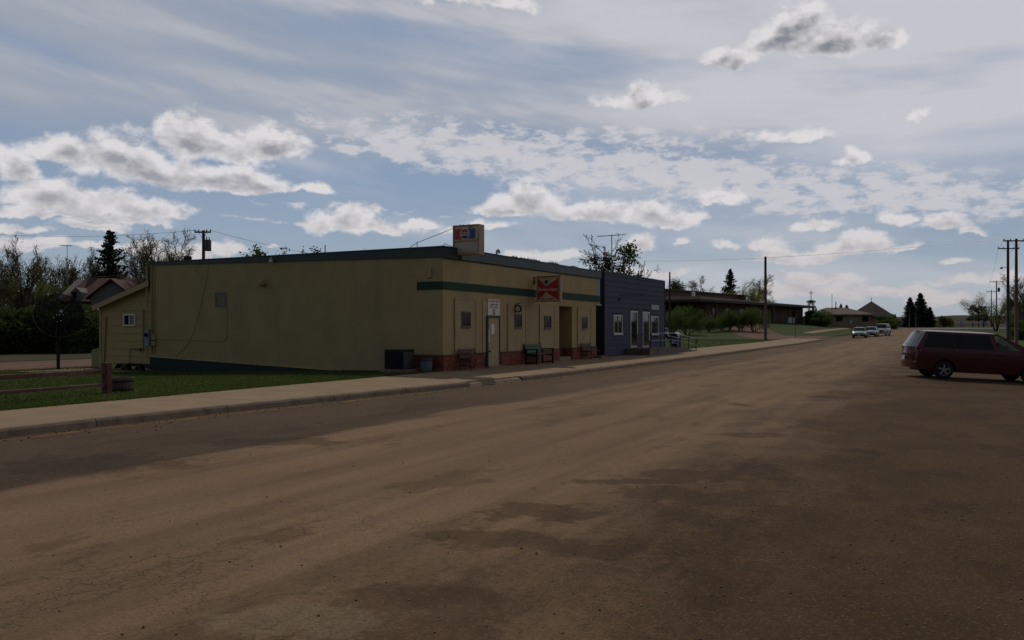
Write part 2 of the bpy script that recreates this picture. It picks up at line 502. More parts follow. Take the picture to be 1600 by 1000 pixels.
def text_mesh(txt, size, ext=0.004, align='CENTER'):
    cu = bpy.data.curves.new('t', 'FONT')
    cu.body = txt; cu.size = size; cu.align_x = align; cu.align_y = 'CENTER'; cu.extrude = ext
    cu.resolution_u = 2
    o = bpy.data.objects.new('t', cu)
    COL.objects.link(o)
    dg = bpy.context.evaluated_depsgraph_get()
    dg.update()
    me = bpy.data.meshes.new_from_object(o.evaluated_get(dg))
    bpy.data.objects.remove(o)
    bpy.data.curves.remove(cu)
    return me
def text_on(name, txt, size, m, parent, centre, facing, width=None, height=None):
    words = txt.split(' ')
    if len(words) > 1:              # every word is a mesh of its own
        n = len(txt); p = 0
        for w in words:
            k = (p + len(w) / 2) / n - .5
            c2 = (centre[0] + k * width, centre[1], centre[2]) if facing == '-y' else (centre[0], centre[1] + k * width, centre[2])
            text_on(name, w, size, m, parent, c2, facing, width * len(w) / n, height)
            p += len(w) + 1
        return
    """facing '-y' (reads along +x) or '+x' (reads along +y); centre in world coordinates"""
    me = text_mesh(txt, size)
    n = len(me.vertices)
    co = np.zeros(n * 3, np.float32); me.vertices.foreach_get('co', co); co = co.reshape(-1, 3)
    w = co[:, 0].max() - co[:, 0].min(); h = co[:, 1].max() - co[:, 1].min()
    co[:, 0] -= (co[:, 0].max() + co[:, 0].min()) / 2; co[:, 1] -= (co[:, 1].max() + co[:, 1].min()) / 2
    if width: co[:, 0] *= width / w
    if height: co[:, 1] *= height / h
    off = Vector(parent['_w']) if parent.get('_w') is not None else Vector((0, 0, 0))
    cx, cy, cz = centre[0] - off.x, centre[1] - off.y, centre[2] - off.z
    if facing == '-y':
        q = np.stack([cx + co[:, 0], cy - co[:, 2], cz + co[:, 1]], 1)
    else:
        q = np.stack([cx + co[:, 2], cy + co[:, 0], cz + co[:, 1]], 1)
    me.vertices.foreach_set('co', q.astype(np.float32).ravel())
    me.materials.clear()
    me.update()
    return link(name, me, m, parent)
# ------------------------------------------------------------------ ground materials
def ground_mat():
    m = bpy.data.materials.new('prairie_ground'); m.use_nodes = True
    t = m.node_tree; t.nodes.clear(); n = NT(t)
    out = t.nodes.new('ShaderNodeOutputMaterial'); p = t.nodes.new('ShaderNodeBsdfPrincipled'); t.links.new(p.outputs[0], out.inputs[0])
    co = n.n('ShaderNodeTexCoord', out=3)
    x, y, z = n.sep(co)
    g = n.mix(n.ss(n.noise(co, 0.7, 5, .65), .35, .65), (.042, .066, .017, 1), (.070, .090, .028, 1))
    g = n.mix(n.ss(n.noise(co, 12.0, 4, .7), .50, .80, 0, .6), g, (.020, .036, .010, 1))
    g = n.mix(n.ss(n.noise(co, 0.55, 7, .75), .52, .72, 0, .6), g, (.15, .12, .055, 1))
    n._s(p, 'Base Color', g); n._s(p, 'Roughness', .95); n._s(p, 'Specular IOR Level', .1)
    b = t.nodes.new('ShaderNodeBump'); n._s(b, 'Distance', .05); n._s(b, 'Height', n.noise(co, 18, 5, .7)); t.links.new(b.outputs[0], p.inputs['Normal'])
    return m
def road_mat():
    m = bpy.data.materials.new('worn_asphalt'); m.use_nodes = True
    t = m.node_tree; t.nodes.clear(); n = NT(t)
    out = t.nodes.new('ShaderNodeOutputMaterial'); p = t.nodes.new('ShaderNodeBsdfPrincipled'); t.links.new(p.outputs[0], out.inputs[0])
    co = n.n('ShaderNodeTexCoord', out=3)
    x, y, z = n.sep(co)
    big = n.noise(co, .22, 5, .6)
    wob = n.noise(n.v('MULTIPLY', co, (1, .6, 1)), .55, 5, .62)
    wob2 = n.noise(co, 2.2, 5, .65)
    fine = n.noise(co, 9.0, 5, .7)
    st = n.noise(n.v('MULTIPLY', co, (1.5, .10, 1)), 1.0, 5, .6)
    w = n.m('ADD', n.m('MULTIPLY', n.m('SUBTRACT', wob, .5), 4.2), n.m('MULTIPLY', n.m('SUBTRACT', wob2, .5), 1.1))
    xr = n.m('ADD', x, w)
    tan = n.mix(n.ss(big, .35, .65), (0.300, 0.195, 0.108, 1), (0.250, 0.160, 0.090, 1))
    tan = n.mix(n.ss(st, .40, .66, 0, .8), tan, (0.181, 0.116, 0.064, 1))
    dark = n.mix(n.ss(wob, .38, .62), (0.112, 0.061, 0.027, 1), (0.081, 0.045, 0.019, 1))
    dark = n.mix(n.ss(n.noise(co, .9, 6, .7), .5, .68, 0, .6), dark, (0.144, 0.080, 0.037, 1))
    right = n.ss(n.m('ADD', xr, n.m('MULTIPLY', n.m('SUBTRACT', fine, .5), 2.0)), -4.3, -0.9)
    c = n.mix(right, tan, dark)
    # lane by the kerb: coarse brown patching with its own edges
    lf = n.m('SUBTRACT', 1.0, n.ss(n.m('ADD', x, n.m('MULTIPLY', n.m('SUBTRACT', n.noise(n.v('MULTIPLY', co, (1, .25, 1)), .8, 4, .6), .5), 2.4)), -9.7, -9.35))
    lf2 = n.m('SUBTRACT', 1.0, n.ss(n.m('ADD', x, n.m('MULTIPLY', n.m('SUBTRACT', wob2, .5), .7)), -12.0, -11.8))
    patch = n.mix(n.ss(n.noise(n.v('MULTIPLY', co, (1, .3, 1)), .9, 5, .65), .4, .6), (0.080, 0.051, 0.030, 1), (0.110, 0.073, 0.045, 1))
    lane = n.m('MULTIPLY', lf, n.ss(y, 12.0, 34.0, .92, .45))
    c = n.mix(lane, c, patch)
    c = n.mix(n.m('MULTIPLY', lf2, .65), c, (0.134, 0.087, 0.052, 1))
    # damp stains with crisp ragged edges near the pavement edge
    def ell(cx, cy, rx, ry, rot, soft=.25, amp=1.3):
        q = n.v('SUBTRACT', co, (cx, cy, 0)); qx, qy, _ = n.sep(q)
        ct, st_ = math.cos(rot), math.sin(rot)
        u = n.m('DIVIDE', n.m('ADD', n.m('MULTIPLY', qx, ct), n.m('MULTIPLY', qy, st_)), rx)
        v = n.m('DIVIDE', n.m('ADD', n.m('MULTIPLY', qx, -st_), n.m('MULTIPLY', qy, ct)), ry)
        r = n.m('SQRT', n.m('ADD', n.m('MULTIPLY', u, u), n.m('MULTIPLY', v, v)))
        r = n.m('ADD', r, n.m('MULTIPLY', n.m('SUBTRACT', n.noise(co, 2.4, 8, .72), .5), amp * 2.4))
        return n.m('SUBTRACT', 1.0, n.ss(r, 1.0 - soft, 1.0))
    stain = None
    for (px, py, wpx, hpx, rot, so) in ((1075, 742, 95, 10, 0.1, .15), (1000, 752, 110, 5, 0.1, .15), (850, 800, 110, 16, .5, .3), (770, 840, 130, 20, .6, .4), (1040, 770, 90, 14, .4, .4), (930, 860, 150, 25, .6, .6),
                                        (1180, 680, 60, 5, 0, .25), (1300, 621, 34, 3, 0, .2), (1155, 632, 16, 3, 0, .2), (1340, 705, 40, 5, 0, .4), (700, 930, 200, 30, .5, .7), (430, 690, 140, 8, .3, .4), (150, 725, 200, 22, .3, .6), (1190, 735, 50, 20, .7, .4)):
        gx, gy = gnd(px, py)
        gx2, gy2 = gnd(px + wpx, py); gx3, gy3 = gnd(px, py + hpx)
        rx = math.hypot(gx2 - gx, gy2 - gy); ry = max(.15, math.hypot(gx3 - gx, gy3 - gy))
        e = ell(gx, gy, rx, ry, TH + 0.0, so)
        stain = e if stain is None else n.m('MAXIMUM', stain, e)
    rs = n.ss(n.m('ADD', n.noise(n.v('MULTIPLY', co, (1, .5, 1)), .8, 7, .66), n.m('MULTIPLY', n.ss(x, -6.5, -2.5), .05)), .585, .61)
    stain = n.m('MAXIMUM', stain, n.m('MULTIPLY', rs, .55))
    c = n.mix(stain, c, n.mix(1.0, c, (.53, .44, .35, 1), 'MULTIPLY'))
    # pale dusty patch near the bottom centre
    gx, gy = gnd(470, 968)
    pe = ell(gx, gy, .75, .35, TH, .3, 1.0)
    c = n.mix(n.m('MULTIPLY', pe, .5), c, (0.273, 0.198, 0.116, 1))
    # alligator cracks in the left foreground
    cw = n.v('ADD', co, n.v('MULTIPLY', n.noise(co, 2.4, 5, .65, out=1), (.42, .42, 0)))
    v1 = n.n('ShaderNodeTexVoronoi', {'Vector': n.v('MULTIPLY', cw, (1.0, .62, 1)), 'Scale': 4.6}, feature='DISTANCE_TO_EDGE')
    v2 = n.n('ShaderNodeTexVoronoi', {'Vector': cw, 'Scale': 12.0}, feature='DISTANCE_TO_EDGE')
    v3 = n.n('ShaderNodeTexVoronoi', {'Vector': n.v('MULTIPLY', cw, (1, .35, 1)), 'Scale': .45}, feature='DISTANCE_TO_EDGE')
    crm = n.m('MULTIPLY', n.m('MULTIPLY', n.ss(n.m('ADD', xr, 0), -6.6, -5.2), n.m('SUBTRACT', 1, n.ss(xr, -3.4, -2.8))), n.m('SUBTRACT', 1, n.ss(y, 5.5, 9.5)))
    cr = n.m('MAXIMUM', n.m('SUBTRACT', 1, n.ss(v1, .006, .035)), n.m('MULTIPLY', n.m('SUBTRACT', 1, n.ss(v2, .01, .04)), n.ss(wob2, .45, .6, 0, .8)))
    cr = n.m('MULTIPLY', cr, n.m('MULTIPLY', crm, n.ss(n.noise(co, .8, 4, .6), .44, .60)))
    cr = n.m('MAXIMUM', cr, n.m('MULTIPLY', n.m('SUBTRACT', 1, n.ss(v3, .003, .012)), n.m('MULTIPLY', n.m('SUBTRACT', 1, right), n.ss(wob2, .42, .6, 0, .5))))
    c = n.mix(n.m('MULTIPLY', n.m('MULTIPLY', cr, n.ss(fine, .38, .6)), .26), c, (0.044, 0.029, 0.015, 1))
    # aggregate
    vo = t.nodes.new('ShaderNodeTexVoronoi'); n._s(vo, 'Vector', co); n._s(vo, 'Scale', 70.0)
    rnd = n.sep(vo.outputs['Color'])[0]
    vo2 = t.nodes.new('ShaderNodeTexVoronoi'); n._s(vo2, 'Vector', co); n._s(vo2, 'Scale', 26.0)
    rnd2 = n.sep(vo2.outputs['Color'])[1]
    rt = n.m('MAXIMUM', n.m('MULTIPLY', right, .9), n.m('MULTIPLY', lf, .75))
    amt = n.m('ADD', .35, n.m('MULTIPLY', rt, .65))
    c = n.mix(n.m('MULTIPLY', n.ss(rnd, .62, .95), n.m('MULTIPLY', amt, .72)), c, (0.050, 0.035, 0.022, 1))
    c = n.mix(n.m('MULTIPLY', n.ss(rnd, .14, .0), n.m('MULTIPLY', amt, .36)), c, (0.336, 0.240, 0.145, 1))
    c = n.mix(n.m('MULTIPLY', n.m('MULTIPLY', n.ss(rnd2, .955, .97), n.m('SUBTRACT', 1, n.ss(vo2.outputs['Distance'], .12, .3))), n.m('MULTIPLY', amt, .85)), c, (0.033, 0.021, 0.013, 1))
    c = n.mix(n.ss(n.noise(co, 34.0, 5, .78), .46, .72, 0, .62), c, (.060, .042, .028, 1))
    c = n.mix(n.ss(fine, .5, .75, 0, .30), c, (0.074, 0.050, 0.029, 1))
    # yellow line on the gutter edge
    xk = n.m('SUBTRACT', x, n.ss(y, 8.0, 28.0, .22, 1.40))
    yl = n.m('MULTIPLY', n.ss(xk, -13.84, -13.82), n.m('SUBTRACT', 1, n.ss(xk, -13.74, -13.72)))
    yl = n.m('MULTIPLY', yl, n.ss(n.noise(n.v('MULTIPLY', co, (6, .5, 1)), 1.1, 5, .65), .42, .56, 0, .75))
    c = n.mix(yl, c, (0.448, 0.264, 0.086, 1))
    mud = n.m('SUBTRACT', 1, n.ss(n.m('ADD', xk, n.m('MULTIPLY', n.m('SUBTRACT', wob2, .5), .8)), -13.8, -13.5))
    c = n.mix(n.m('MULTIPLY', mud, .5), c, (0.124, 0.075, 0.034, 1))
    n._s(p, 'Base Color', c); n._s(p, 'Roughness', n.m('SUBTRACT', .92, n.m('MULTIPLY', stain, .08))); n._s(p, 'Specular IOR Level', .10)
    b = t.nodes.new('ShaderNodeBump'); n._s(b, 'Distance', .010)
    h = n.m('ADD', n.m('MULTIPLY', n.noise(co, 55, 4, .7), n.m('ADD', .45, n.m('MULTIPLY', rt, .7))), n.m('MULTIPLY', n.noise(co, 6, 4, .6), .5))
    n._s(b, 'Height', n.m('SUBTRACT', h, n.m('MULTIPLY', cr, 1.0))); t.links.new(b.outputs[0], p.inputs['Normal'])
    return m
M_GROUND = ground_mat()
M_ROAD = road_mat()
M_CONC = mat('sidewalk_concrete', (0.332, 0.227, 0.126), (0.282, 0.191, 0.106), 1.2, .9, .003, 60, dirt=((.20, .15, .11), 1.5, .6), spec=.2)
M_KERB = mat('kerb_concrete', (.27, .20, .135), (.20, .145, .098), 2.5, .9, .006, 30, dirt=((.09, .065, .045), 3.0, .9), spec=.2)
M_REDDIRT = mat('red_scoria_dirt', (.21, .115, .085), (.15, .09, .065), .8, .95, .02, 12, dirt=((.06, .07, .03), .5, .6), spec=.1)
M_DIRT = mat('dry_dirt', (.085, .058, .036), (.045, .050, .020), .5, .95, .02, 12, spec=.1)
M_HWY = mat('highway_asphalt', (.23, .21, .19), (.19, .175, .16), .5, .9, 0, spec=.2)

def grid_mesh(name, xs, ys, hf, m, dz_=0.0, mask=None):
    X, Y = np.meshgrid(np.asarray(xs, float), np.asarray(ys, float), indexing='ij')
    Z = hf(X, Y) + dz_
    V = np.stack([X, Y, Z], -1).reshape(-1, 3)
    nx, ny = X.shape
    i, j = np.meshgrid(np.arange(nx - 1), np.arange(ny - 1), indexing='ij')
    a = (i * ny + j).ravel()
    Fc = np.stack([a, a + ny, a + ny + 1, a + 1], 1)
    if mask is not None:
        cx = V[Fc].mean(1)
        Fc = Fc[mask(cx[:, 0], cx[:, 1])]
    me = npmesh(name, V, Fc)
    return link(name, me, m, smooth=True)
def bent_strip(name, pts, hf, m, dz_=0.012, sub=1.5, kind='structure'):
    """pts: list of (left xy, right xy) pairs; a sheet that follows the terrain"""
    V = []; Fc = []
    rows = []
    for (l0, r0), (l1, r1) in zip(pts[:-1], pts[1:]):
        n = max(1, int(max(math.dist(l0, l1), math.dist(r0, r1)) / sub))
        for k in range(n):
            f = k / n
            rows.append(((l0[0] + (l1[0] - l0[0]) * f, l0[1] + (l1[1] - l0[1]) * f), (r0[0] + (r1[0] - r0[0]) * f, r0[1] + (r1[1] - r0[1]) * f)))
    rows.append(pts[-1])
    w = max(2, int(max(math.dist(*r) for r in rows) / sub))
    for (l, r) in rows:
        for k in range(w + 1):
            x = l[0] + (r[0] - l[0]) * k / w; y = l[1] + (r[1] - l[1]) * k / w
            V.append((x, y, float(hf(x, y)) + dz_))
    for i in range(len(rows) - 1):
        for k in range(w):
            a = i * (w + 1) + k
            Fc.append((a, a + 1, a + w + 2, a + w + 1))
    return tag(link(name, npmesh(name, V, Fc), m, smooth=True), kind=kind)

def spaced(lst):
    out = []
    for a, b, s in lst:
        out += list(np.arange(a, b, s))
    out.append(lst[-1][1])
    return out
gx_ = spaced([(-3000, -400, 200), (-400, -100, 20), (-100, -30, 2.5), (-30, KX - .32, .6)]) + spaced([(KX - .28, 16.0, 1.5), (16.02, 60, 4), (60, 400, 25), (400, 3000, 200)])
gy_ = spaced([(-60, 0, 6), (0, 60, 1.5), (60, 260, 3), (260, 600, 20), (600, 4000, 200)])
tag(grid_mesh('ground', sorted(set(gx_)), gy_, terrain, M_GROUND), kind='structure')

def road_mask(cx, cy):
    right = np.interp(cy, [0, 52, 66, 75, 400], [15, 15, 9, 4.6, 4.6])
    left = np.interp(cy, [0, 104, 108, 124, 132, 400], [KX, KX, -15.0, -15.0, -12.6, -12.6])
    return (cx < right) & (cx > left)
road = tag(grid_mesh('road', spaced([(KX - 1.0, 15.0, .42)]), spaced([(-12, 0, 2), (0, 70, .8), (70, 262, 2.0)]), hroad, M_ROAD, 0.0, road_mask), kind='structure')
gutter = None
bent_strip('highway', [((-70, 262), (-70, 238)), ((10, 262), (10, 238)), ((60, 245), (60, 221)), ((160, 200), (160, 180))], lambda x, y: terrain(x, y), M_HWY, .13, 6)
bent_strip('gravel_drive', [((KX - .5, 106), (KX - .5, 128)), ((-21, 106.5), (-21, 127)), (at(1152, 510, 124).xy[:], at(1198, 510, 146).xy[:]), (at(1136, 510, 138).xy[:], at(1182, 510, 168).xy[:])], terrain, M_REDDIRT, .02)
bent_strip('gravel_lane', [((-70, 100), (-70, 106)), ((-34, 101), (-34, 106)), ((-21, 103), (-21, 107))], terrain, M_DIRT, .016)
bent_strip('dirt_alley', [((-46.5, -10), (-38, -10)), ((-46.5, 110), (-38, 110))], terrain, M_REDDIRT, .02, 3)
bent_strip('dirt_verge', [((-58, -10), (-48, -10)), ((-57, 100), (-48, 100))], terrain, M_DIRT, .012, 3)
bent_strip('concrete_apron', [((-36.8, 22.5), (-33.2, 22)), ((-36.5, 29), (-30.5, 29))], terrain, M_CONC, .02, 1)
bent_strip('distant_path', [((-21.0, 143), (-19.2, 143)), ((-21.0, 215), (-19.2, 215))], terrain, M_CONC, .03, 4)

# sidewalk: slabs and kerb stones
def walk_z(x, y):
    return float(hs(y)) + .15 + .03 * min(1, max(0, (KX - x) / 2.4))
def slab_obj(name, x0, x1, y0, y1, m, parent, zf, depth=.12, seed=0):
    r = random.Random(seed)
    dz = r.uniform(-.004, .004)
    g = .006
    p = []
    for lo in (1, 0):
        for (x, y) in ((x0, y0 + g), (x1 - KX + kx(y0), y0 + g), (x1 - KX + kx(y1), y1 - g), (x0, y1 - g)):
            p.append((x, y, zf(x, y) + dz - depth * lo))
    b = MB().hexa(p)
    return b.build(name, m, parent)
sw = tag(wempty('sidewalk', (KX, 0, 0)), kind='structure')
bent_strip_base = MB()
ys = -8.0
k = 0
while ys < 104:
    L = 2.45 if ys < 26 else 3.0
    slab_obj('slab', BX - .05, KX - .17, ys, ys + L, M_CONC, sw, walk_z, .14, k)
    ys += L; k += 1
kb = tag(wempty('kerb', (KX, 0, 0)), kind='structure')
ys = -8.0
k = 0
while ys < 102:
    L = 3.0 + .25 * math.sin(k * 2.1)
    r = random.Random(k)
    h0, h1 = float(hs(ys)), float(hs(ys + L))
    e = r.uniform(-.006, .006)
    drop = -.075 if 21.5 < ys + L / 2 < 24.8 else 0      # lowered kerb before the corner
    prof = [(KX - .165, -.25), (KX + .03, -.25), (KX + .03, .0), (KX + .0, .10 + e + drop), (KX - .04, .142 + e + drop), (KX - .165, .152 + e + drop * .5)]
    b = MB()
    n = len(prof)
    g = .010
    for (yy, hh) in ((ys + g, h0), (ys + L - g, h1)):
        b.v += [(x - KX + kx(yy), yy, z + hh) for x, z in prof]
    b.f = [tuple(range(n)), tuple(range(2 * n - 1, n - 1, -1))] + [(i, (i + 1) % n, n + (i + 1) % n, n + i) for i in range(n)]
    b.mi = [0] * len(b.f)
    b.build('kerb_stone', M_KERB, kb, fix=True)
    ys += L; k += 1

# loose stones on the road
def pebbles(name, n, region, smin, smax, m, seed, label, zf, root=(0, 0, 0)):
    rg = np.random.default_rng(seed)
    base = np.array([(1, 0, 0), (-1, 0, 0), (0, 1, 0), (0, -1, 0), (0, 0, 1), (0, 0, -1)], float)
    tri = np.array([(0, 2, 4), (2, 1, 4), (1, 3, 4), (3, 0, 4), (2, 0, 5), (1, 2, 5), (3, 1, 5), (0, 3, 5)])
    P = region(rg, n)
    n = len(P)
    s = smin + (smax - smin) * rg.random(n) ** 5
    sc = np.stack([s * rg.uniform(.7, 1.3, n), s * rg.uniform(.7, 1.3, n), s * rg.uniform(.4, .8, n)], 1)
    V = base[None] * sc[:, None] * rg.uniform(.75, 1.2, (n, 6, 1))
    a = rg.uniform(0, 6.28, n)
    c_, s_ = np.cos(a)[:, None], np.sin(a)[:, None]
    x = V[..., 0] * c_ - V[..., 1] * s_; y = V[..., 0] * s_ + V[..., 1] * c_
    V[..., 0] = x + P[:, 0:1]; V[..., 1] = y + P[:, 1:2]
    V[..., 2] += (zf(P[:, 0], P[:, 1]) + sc[:, 2] * .35)[:, None]
    Fc = (tri[None] + 6 * np.arange(n)[:, None, None]).reshape(-1, 3)
    return tag(link(name, npmesh(name, V.reshape(-1, 3), Fc), m), label, 'gravel', kind='stuff')
def reg_near(rg, n):
    D = 3.2 + 22 * rg.random(n) ** 1.5
    u = rg.uniform(-.66, .66, n)
    xc = u * D
    x = xc * CT - D * ST; y = xc * ST + D * CT
    keep = (rg.random(n) < np.where(x > -3, 1.0, np.where(x < -9, .8, .35))) & (x > KX + 1.5) & (x < 14)
    return np.stack([x, y], 1)[keep]
M_PEB_D = mat('dark_pebble', (.055, .040, .028), (.09, .062, .043), 30, .8)
M_PEB_L = mat('pale_pebble', (.34, .26, .20), (.18, .13, .10), 30, .8)
pebbles('gravel', 5000, reg_near, .003, .015, M_PEB_D, 3, 'dark loose stones scattered over the brown road', hroad)
pebbles('gravel', 4000, reg_near, .003, .013, M_PEB_L, 4, 'pale loose stones scattered over the brown road', hroad)
# dirt crumbs along the gutter
def reg_gut(rg, n):
    y = 4 + 60 * rg.random(n) ** 1.3
    x = KX + .30 + 1.18 * ss1(8, 28, y) + np.abs(rg.normal(0, .45, n))
    return np.stack([x, y], 1)
pebbles('gravel', 3000, reg_gut, .006, .03, M_PEB_D, 5, 'grit washed up along the foot of the kerb', hroad)

# grass blades
def blades(name, n, region, h, m, seed, label):
    rg = np.random.default_rng(seed)
    P = region(rg, n); n = len(P)
    a = rg.uniform(0, 6.28, n); hh = h * rg.uniform(.5, 1.3, n); w = .012 + .02 * rg.random(n)
    lx, ly = rg.normal(0, .35, n) * hh, rg.normal(0, .35, n) * hh
    z = terrain(P[:, 0], P[:, 1])
    V = np.zeros((n, 3, 3))
    V[:, 0] = np.stack([P[:, 0] - np.cos(a) * w, P[:, 1] - np.sin(a) * w, z - .01], 1)
    V[:, 1] = np.stack([P[:, 0] + np.cos(a) * w, P[:, 1] + np.sin(a) * w, z - .01], 1)
    V[:, 2] = np.stack([P[:, 0] + lx, P[:, 1] + ly, z + hh], 1)
    return tag(link(name, npmesh(name, V.reshape(-1, 3), np.arange(3 * n).reshape(-1, 3)), m), label, 'grass', kind='stuff')
M_GRASS = mat('grass_blade', (.050, .078, .020), (.078, .095, .034), .8, .7, spec=.2, transl=.35)
def reg_lawn(rg, n):
    y = 2 + 27 * rg.random(n); x = BX - .06 - 22 * rg.random(n) ** 1.3
    return np.stack([x, y], 1)[~((y > 25.9) & (x > -34.2))]
def reg_edge(rg, n):
    y = 2 + 24 * rg.random(n); x = BX + .02 - np.abs(rg.normal(0, .12, n))
    return np.stack([x, y], 1)
def reg_lot(rg, n):
    y = 52 + 52 * rg.random(n); x = BX - .06 - 22 * rg.random(n)
    return np.stack([x, y], 1)
blades('grass', 90000, reg_lawn, .055, M_GRASS, 1, 'short lawn grass between the sidewalk and the cream wall')
blades('grass', 7000, reg_edge, .075, M_GRASS, 2, 'ragged grass along the back edge of the sidewalk')
blades('grass', 30000, reg_lot, .075, M_GRASS, 6, 'lawn grass of the open lot beyond the blue building')

# far hills
def hills():
    n = 220
    A = np.linspace(-1.4, 1.2, n)
    rg = np.random.default_rng(8)
    prof = sum(np.sin(A * f + p) * a for f, p, a in ((5, .3, 5), (11, 1.9, 3), (23, .5, 1.6), (47, 2.2, .8), (90, 1.1, .4)))
    H = 20 + prof
    V = []
    R = [1300, 1500, 1700, 2100, 2600]
    K = [-.3, .35, .8, 1.0, .6]
    for r, k_ in zip(R, K):
        for a, h in zip(A, H):
            w = a - TH
            V.append((r * math.sin(w), r * math.cos(w), 1.0 + h * k_ + (2.0 * math.sin(a * 60 + r) if 0 < k_ < 1 else 0)))
    Fc = [(i * n + j, i * n + j + 1, (i + 1) * n + j + 1, (i + 1) * n + j) for i in range(4) for j in range(n - 1)]
    m = mat('prairie_hill', (.125, .105, .085), (.10, .095, .075), .006, 1.0, spec=.0)
    tag(link('hills', npmesh('hills', V, Fc), m, smooth=True), kind='structure')
hills()
# ------------------------------------------------------------------ building materials
M_STUCCO = mat('cream_stucco', (0.435, 0.332, 0.167), (0.384, 0.293, 0.147), 1.0, .92, .014, 26, dirt=((.27, .215, .14), .9, .50), spec=.15)
M_PANEL = mat('cream_painted_board', (0.464, 0.345, 0.186), (0.413, 0.306, 0.167), 2.0, .8, .002, 30, dirt=((.24, .20, .13), 2, .4), spec=.3)
M_GREEN = mat('green_stucco_band', (.014, .046, .031), (.018, .056, .038), 3, .8, .010, 26, spec=.3)
M_TEAL = mat('teal_metal_fascia', (.030, .050, .050), (.038, .060, .059), 1.5, .55, .002, 8, dirt=((.10, .10, .09), 2, .4), spec=.4)
M_TRIM = mat('dark_green_trim', (.012, .040, .024), rough=.6)
M_FOUND = mat('teal_painted_foundation', (.010, .032, .032), (.016, .040, .038), 2, .9, .01, 14)
M_ROOF = mat('tar_roof', (.05, .048, .045), (.08, .075, .07), 1, .95)
M_MORTAR = mat('brick_mortar', (.17, .09, .06), rough=.95)
M_BR1 = mat('brick_red', (.25, .062, .028), (.18, .042, .022), 6, .85)
M_BR2 = mat('brick_dark', (.17, .045, .028), (.13, .035, .022), 6, .85)
M_BR3 = mat('brick_orange', (.33, .105, .042), (.25, .07, .032), 6, .85)
M_GLASS = mat('window_glass', (.02, .022, .025), rough=.04, trans=.45, spec=.8)
M_GLASSD = mat('dark_window_glass', (.012, .014, .018), rough=.12, spec=.10)
M_WFRAME = mat('brown_window_frame', (.11, .075, .05), rough=.6)
M_WHITE = mat('white_paint', (.72, .70, .66), (.64, .62, .58), 5, .5)
M_GREYMET = mat('grey_metal', (.30, .31, .32), (.24, .25, .26), 6, .45, metal=.5)
M_BLACK = mat('black_iron', (.012, .012, .013), rough=.7, spec=.3)
M_DARK = mat('dark_interior', (.012, .011, .010), rough=.9)
M_RUST = mat('reddish_brown_wood', (.13, .035, .022), (.09, .028, .018), 8, .75, .002, 30)
M_WOODG = mat('green_painted_wood', (.030, .10, .045), (.022, .075, .036), 7, .7)
M_BROWNW = mat('brown_stained_wood', (.12, .045, .03), (.08, .032, .022), 7, .75)
M_SIGNCREAM = mat('aged_cream_plastic', (.62, .50, .33), (.55, .44, .29), 3, .5, dirt=((.30, .20, .10), 3, .35))
M_SIGNEDGE = mat('sign_edge_metal', (.42, .27, .15), (.34, .22, .13), 3, .6)
M_SRED = mat('sign_red', (.42, .022, .024), rough=.45)
M_SBLUE = mat('sign_blue', (.015, .085, .30), rough=.45)
M_SBLACK = mat('sign_black', (.015, .015, .03), rough=.5)
M_SWHITE = mat('sign_white', (.72, .66, .56), rough=.5)

def clip_poly(poly, a, b, c):       # keep a*u + b*v <= c
    out = []
    for i in range(len(poly)):
        p, q = poly[i], poly[(i + 1) % len(poly)]
        dp = a * p[0] + b * p[1] - c; dq = a * q[0] + b * q[1] - c
        if dp <= 0: out.append(p)
        if (dp < 0) != (dq < 0) and dp != dq:
            f = dp / (dp - dq)
            out.append((p[0] + (q[0] - p[0]) * f, p[1] + (q[1] - p[1]) * f))
    return out
def bricks(b, axis, pos, out, u0, u1, z0, z1, seed=1):
    """brick faces proud of a backing; axis 'x' means the wall plane is x=pos, u runs along y"""
    r = random.Random(seed)
    bw, bh, j = .205, .064, .011
    z = z0; row = 0
    while z < z1 - .02:
        zt = min(z + bh, z1)
        u = u0 - (0 if row % 2 == 0 else bw / 2)
        while u < u1:
            a, c_ = max(u, u0), min(u + bw, u1)
            if c_ - a > .03:
                pr = .012 + r.uniform(-.003, .004)
                mi = r.choices((1, 2, 3), (6, 3, 2))[0]
                lo, hi = sorted((pos - out * .004, pos + out * pr))
                if axis == 'x': b.box(lo, hi, a, c_, z, zt, mi)
                else: b.box(a, c_, lo, hi, z, zt, mi)
            u += bw + j
        z += bh + j; row += 1
BRM = [M_MORTAR, M_BR1, M_BR2, M_BR3]

# ------------------------------------------------------------------ cream building
y0, zb = on_x(692, 581, BX)
zb = walk_z(BX, y0)
xw, zw = on_y(235, 411, y0)               # back (left) end of the long side wall
ztop = on_x(692, 386, BX)[1]
zst = on_x(692, 402, BX)[1]
y1 = on_x(931, 500, BX)[0]
y1u = on_x(937.5, 500, BX)[0]
bar = wempty('bar_building', (BX, y0, zb), 'long cream stucco building with green band, red brick foot and teal fascia', 'building')
f = lambda px, py: on_x(px, py, BX)
s_ = lambda px, py: on_y(px, py, y0)
ra, rb = f(873.7, 500)[0], f(893.7, 500)[0]     # recessed doorway
rz = f(874, 478)[1]
WT = .3
RD = 1.5
z_low = zb - .6
wl = MB()
wl.box(BX - WT, BX, y0, ra, z_low, zst + .02)
wl.box(BX - WT, BX, rb, y1, z_low, zst + .02)
wl.box(BX - WT, BX, ra + .001, rb - .001, rz, zst + .02)
wl.box(BX - RD, BX - WT - .001, ra - .15, ra, z_low, zst)        # recess sides
wl.box(BX - RD, BX - WT - .001, rb, rb + .15, z_low, zst)
wl.box(BX - RD, BX - WT - .001, ra + .001, rb - .001, rz + .05, rz + .15)
wl.box(xw, BX - WT - .001, y0, y0 + WT, z_low, zst + .3)
wl.box(xw, xw + WT, y0 + WT + .001, y1, z_low, zst + .3)
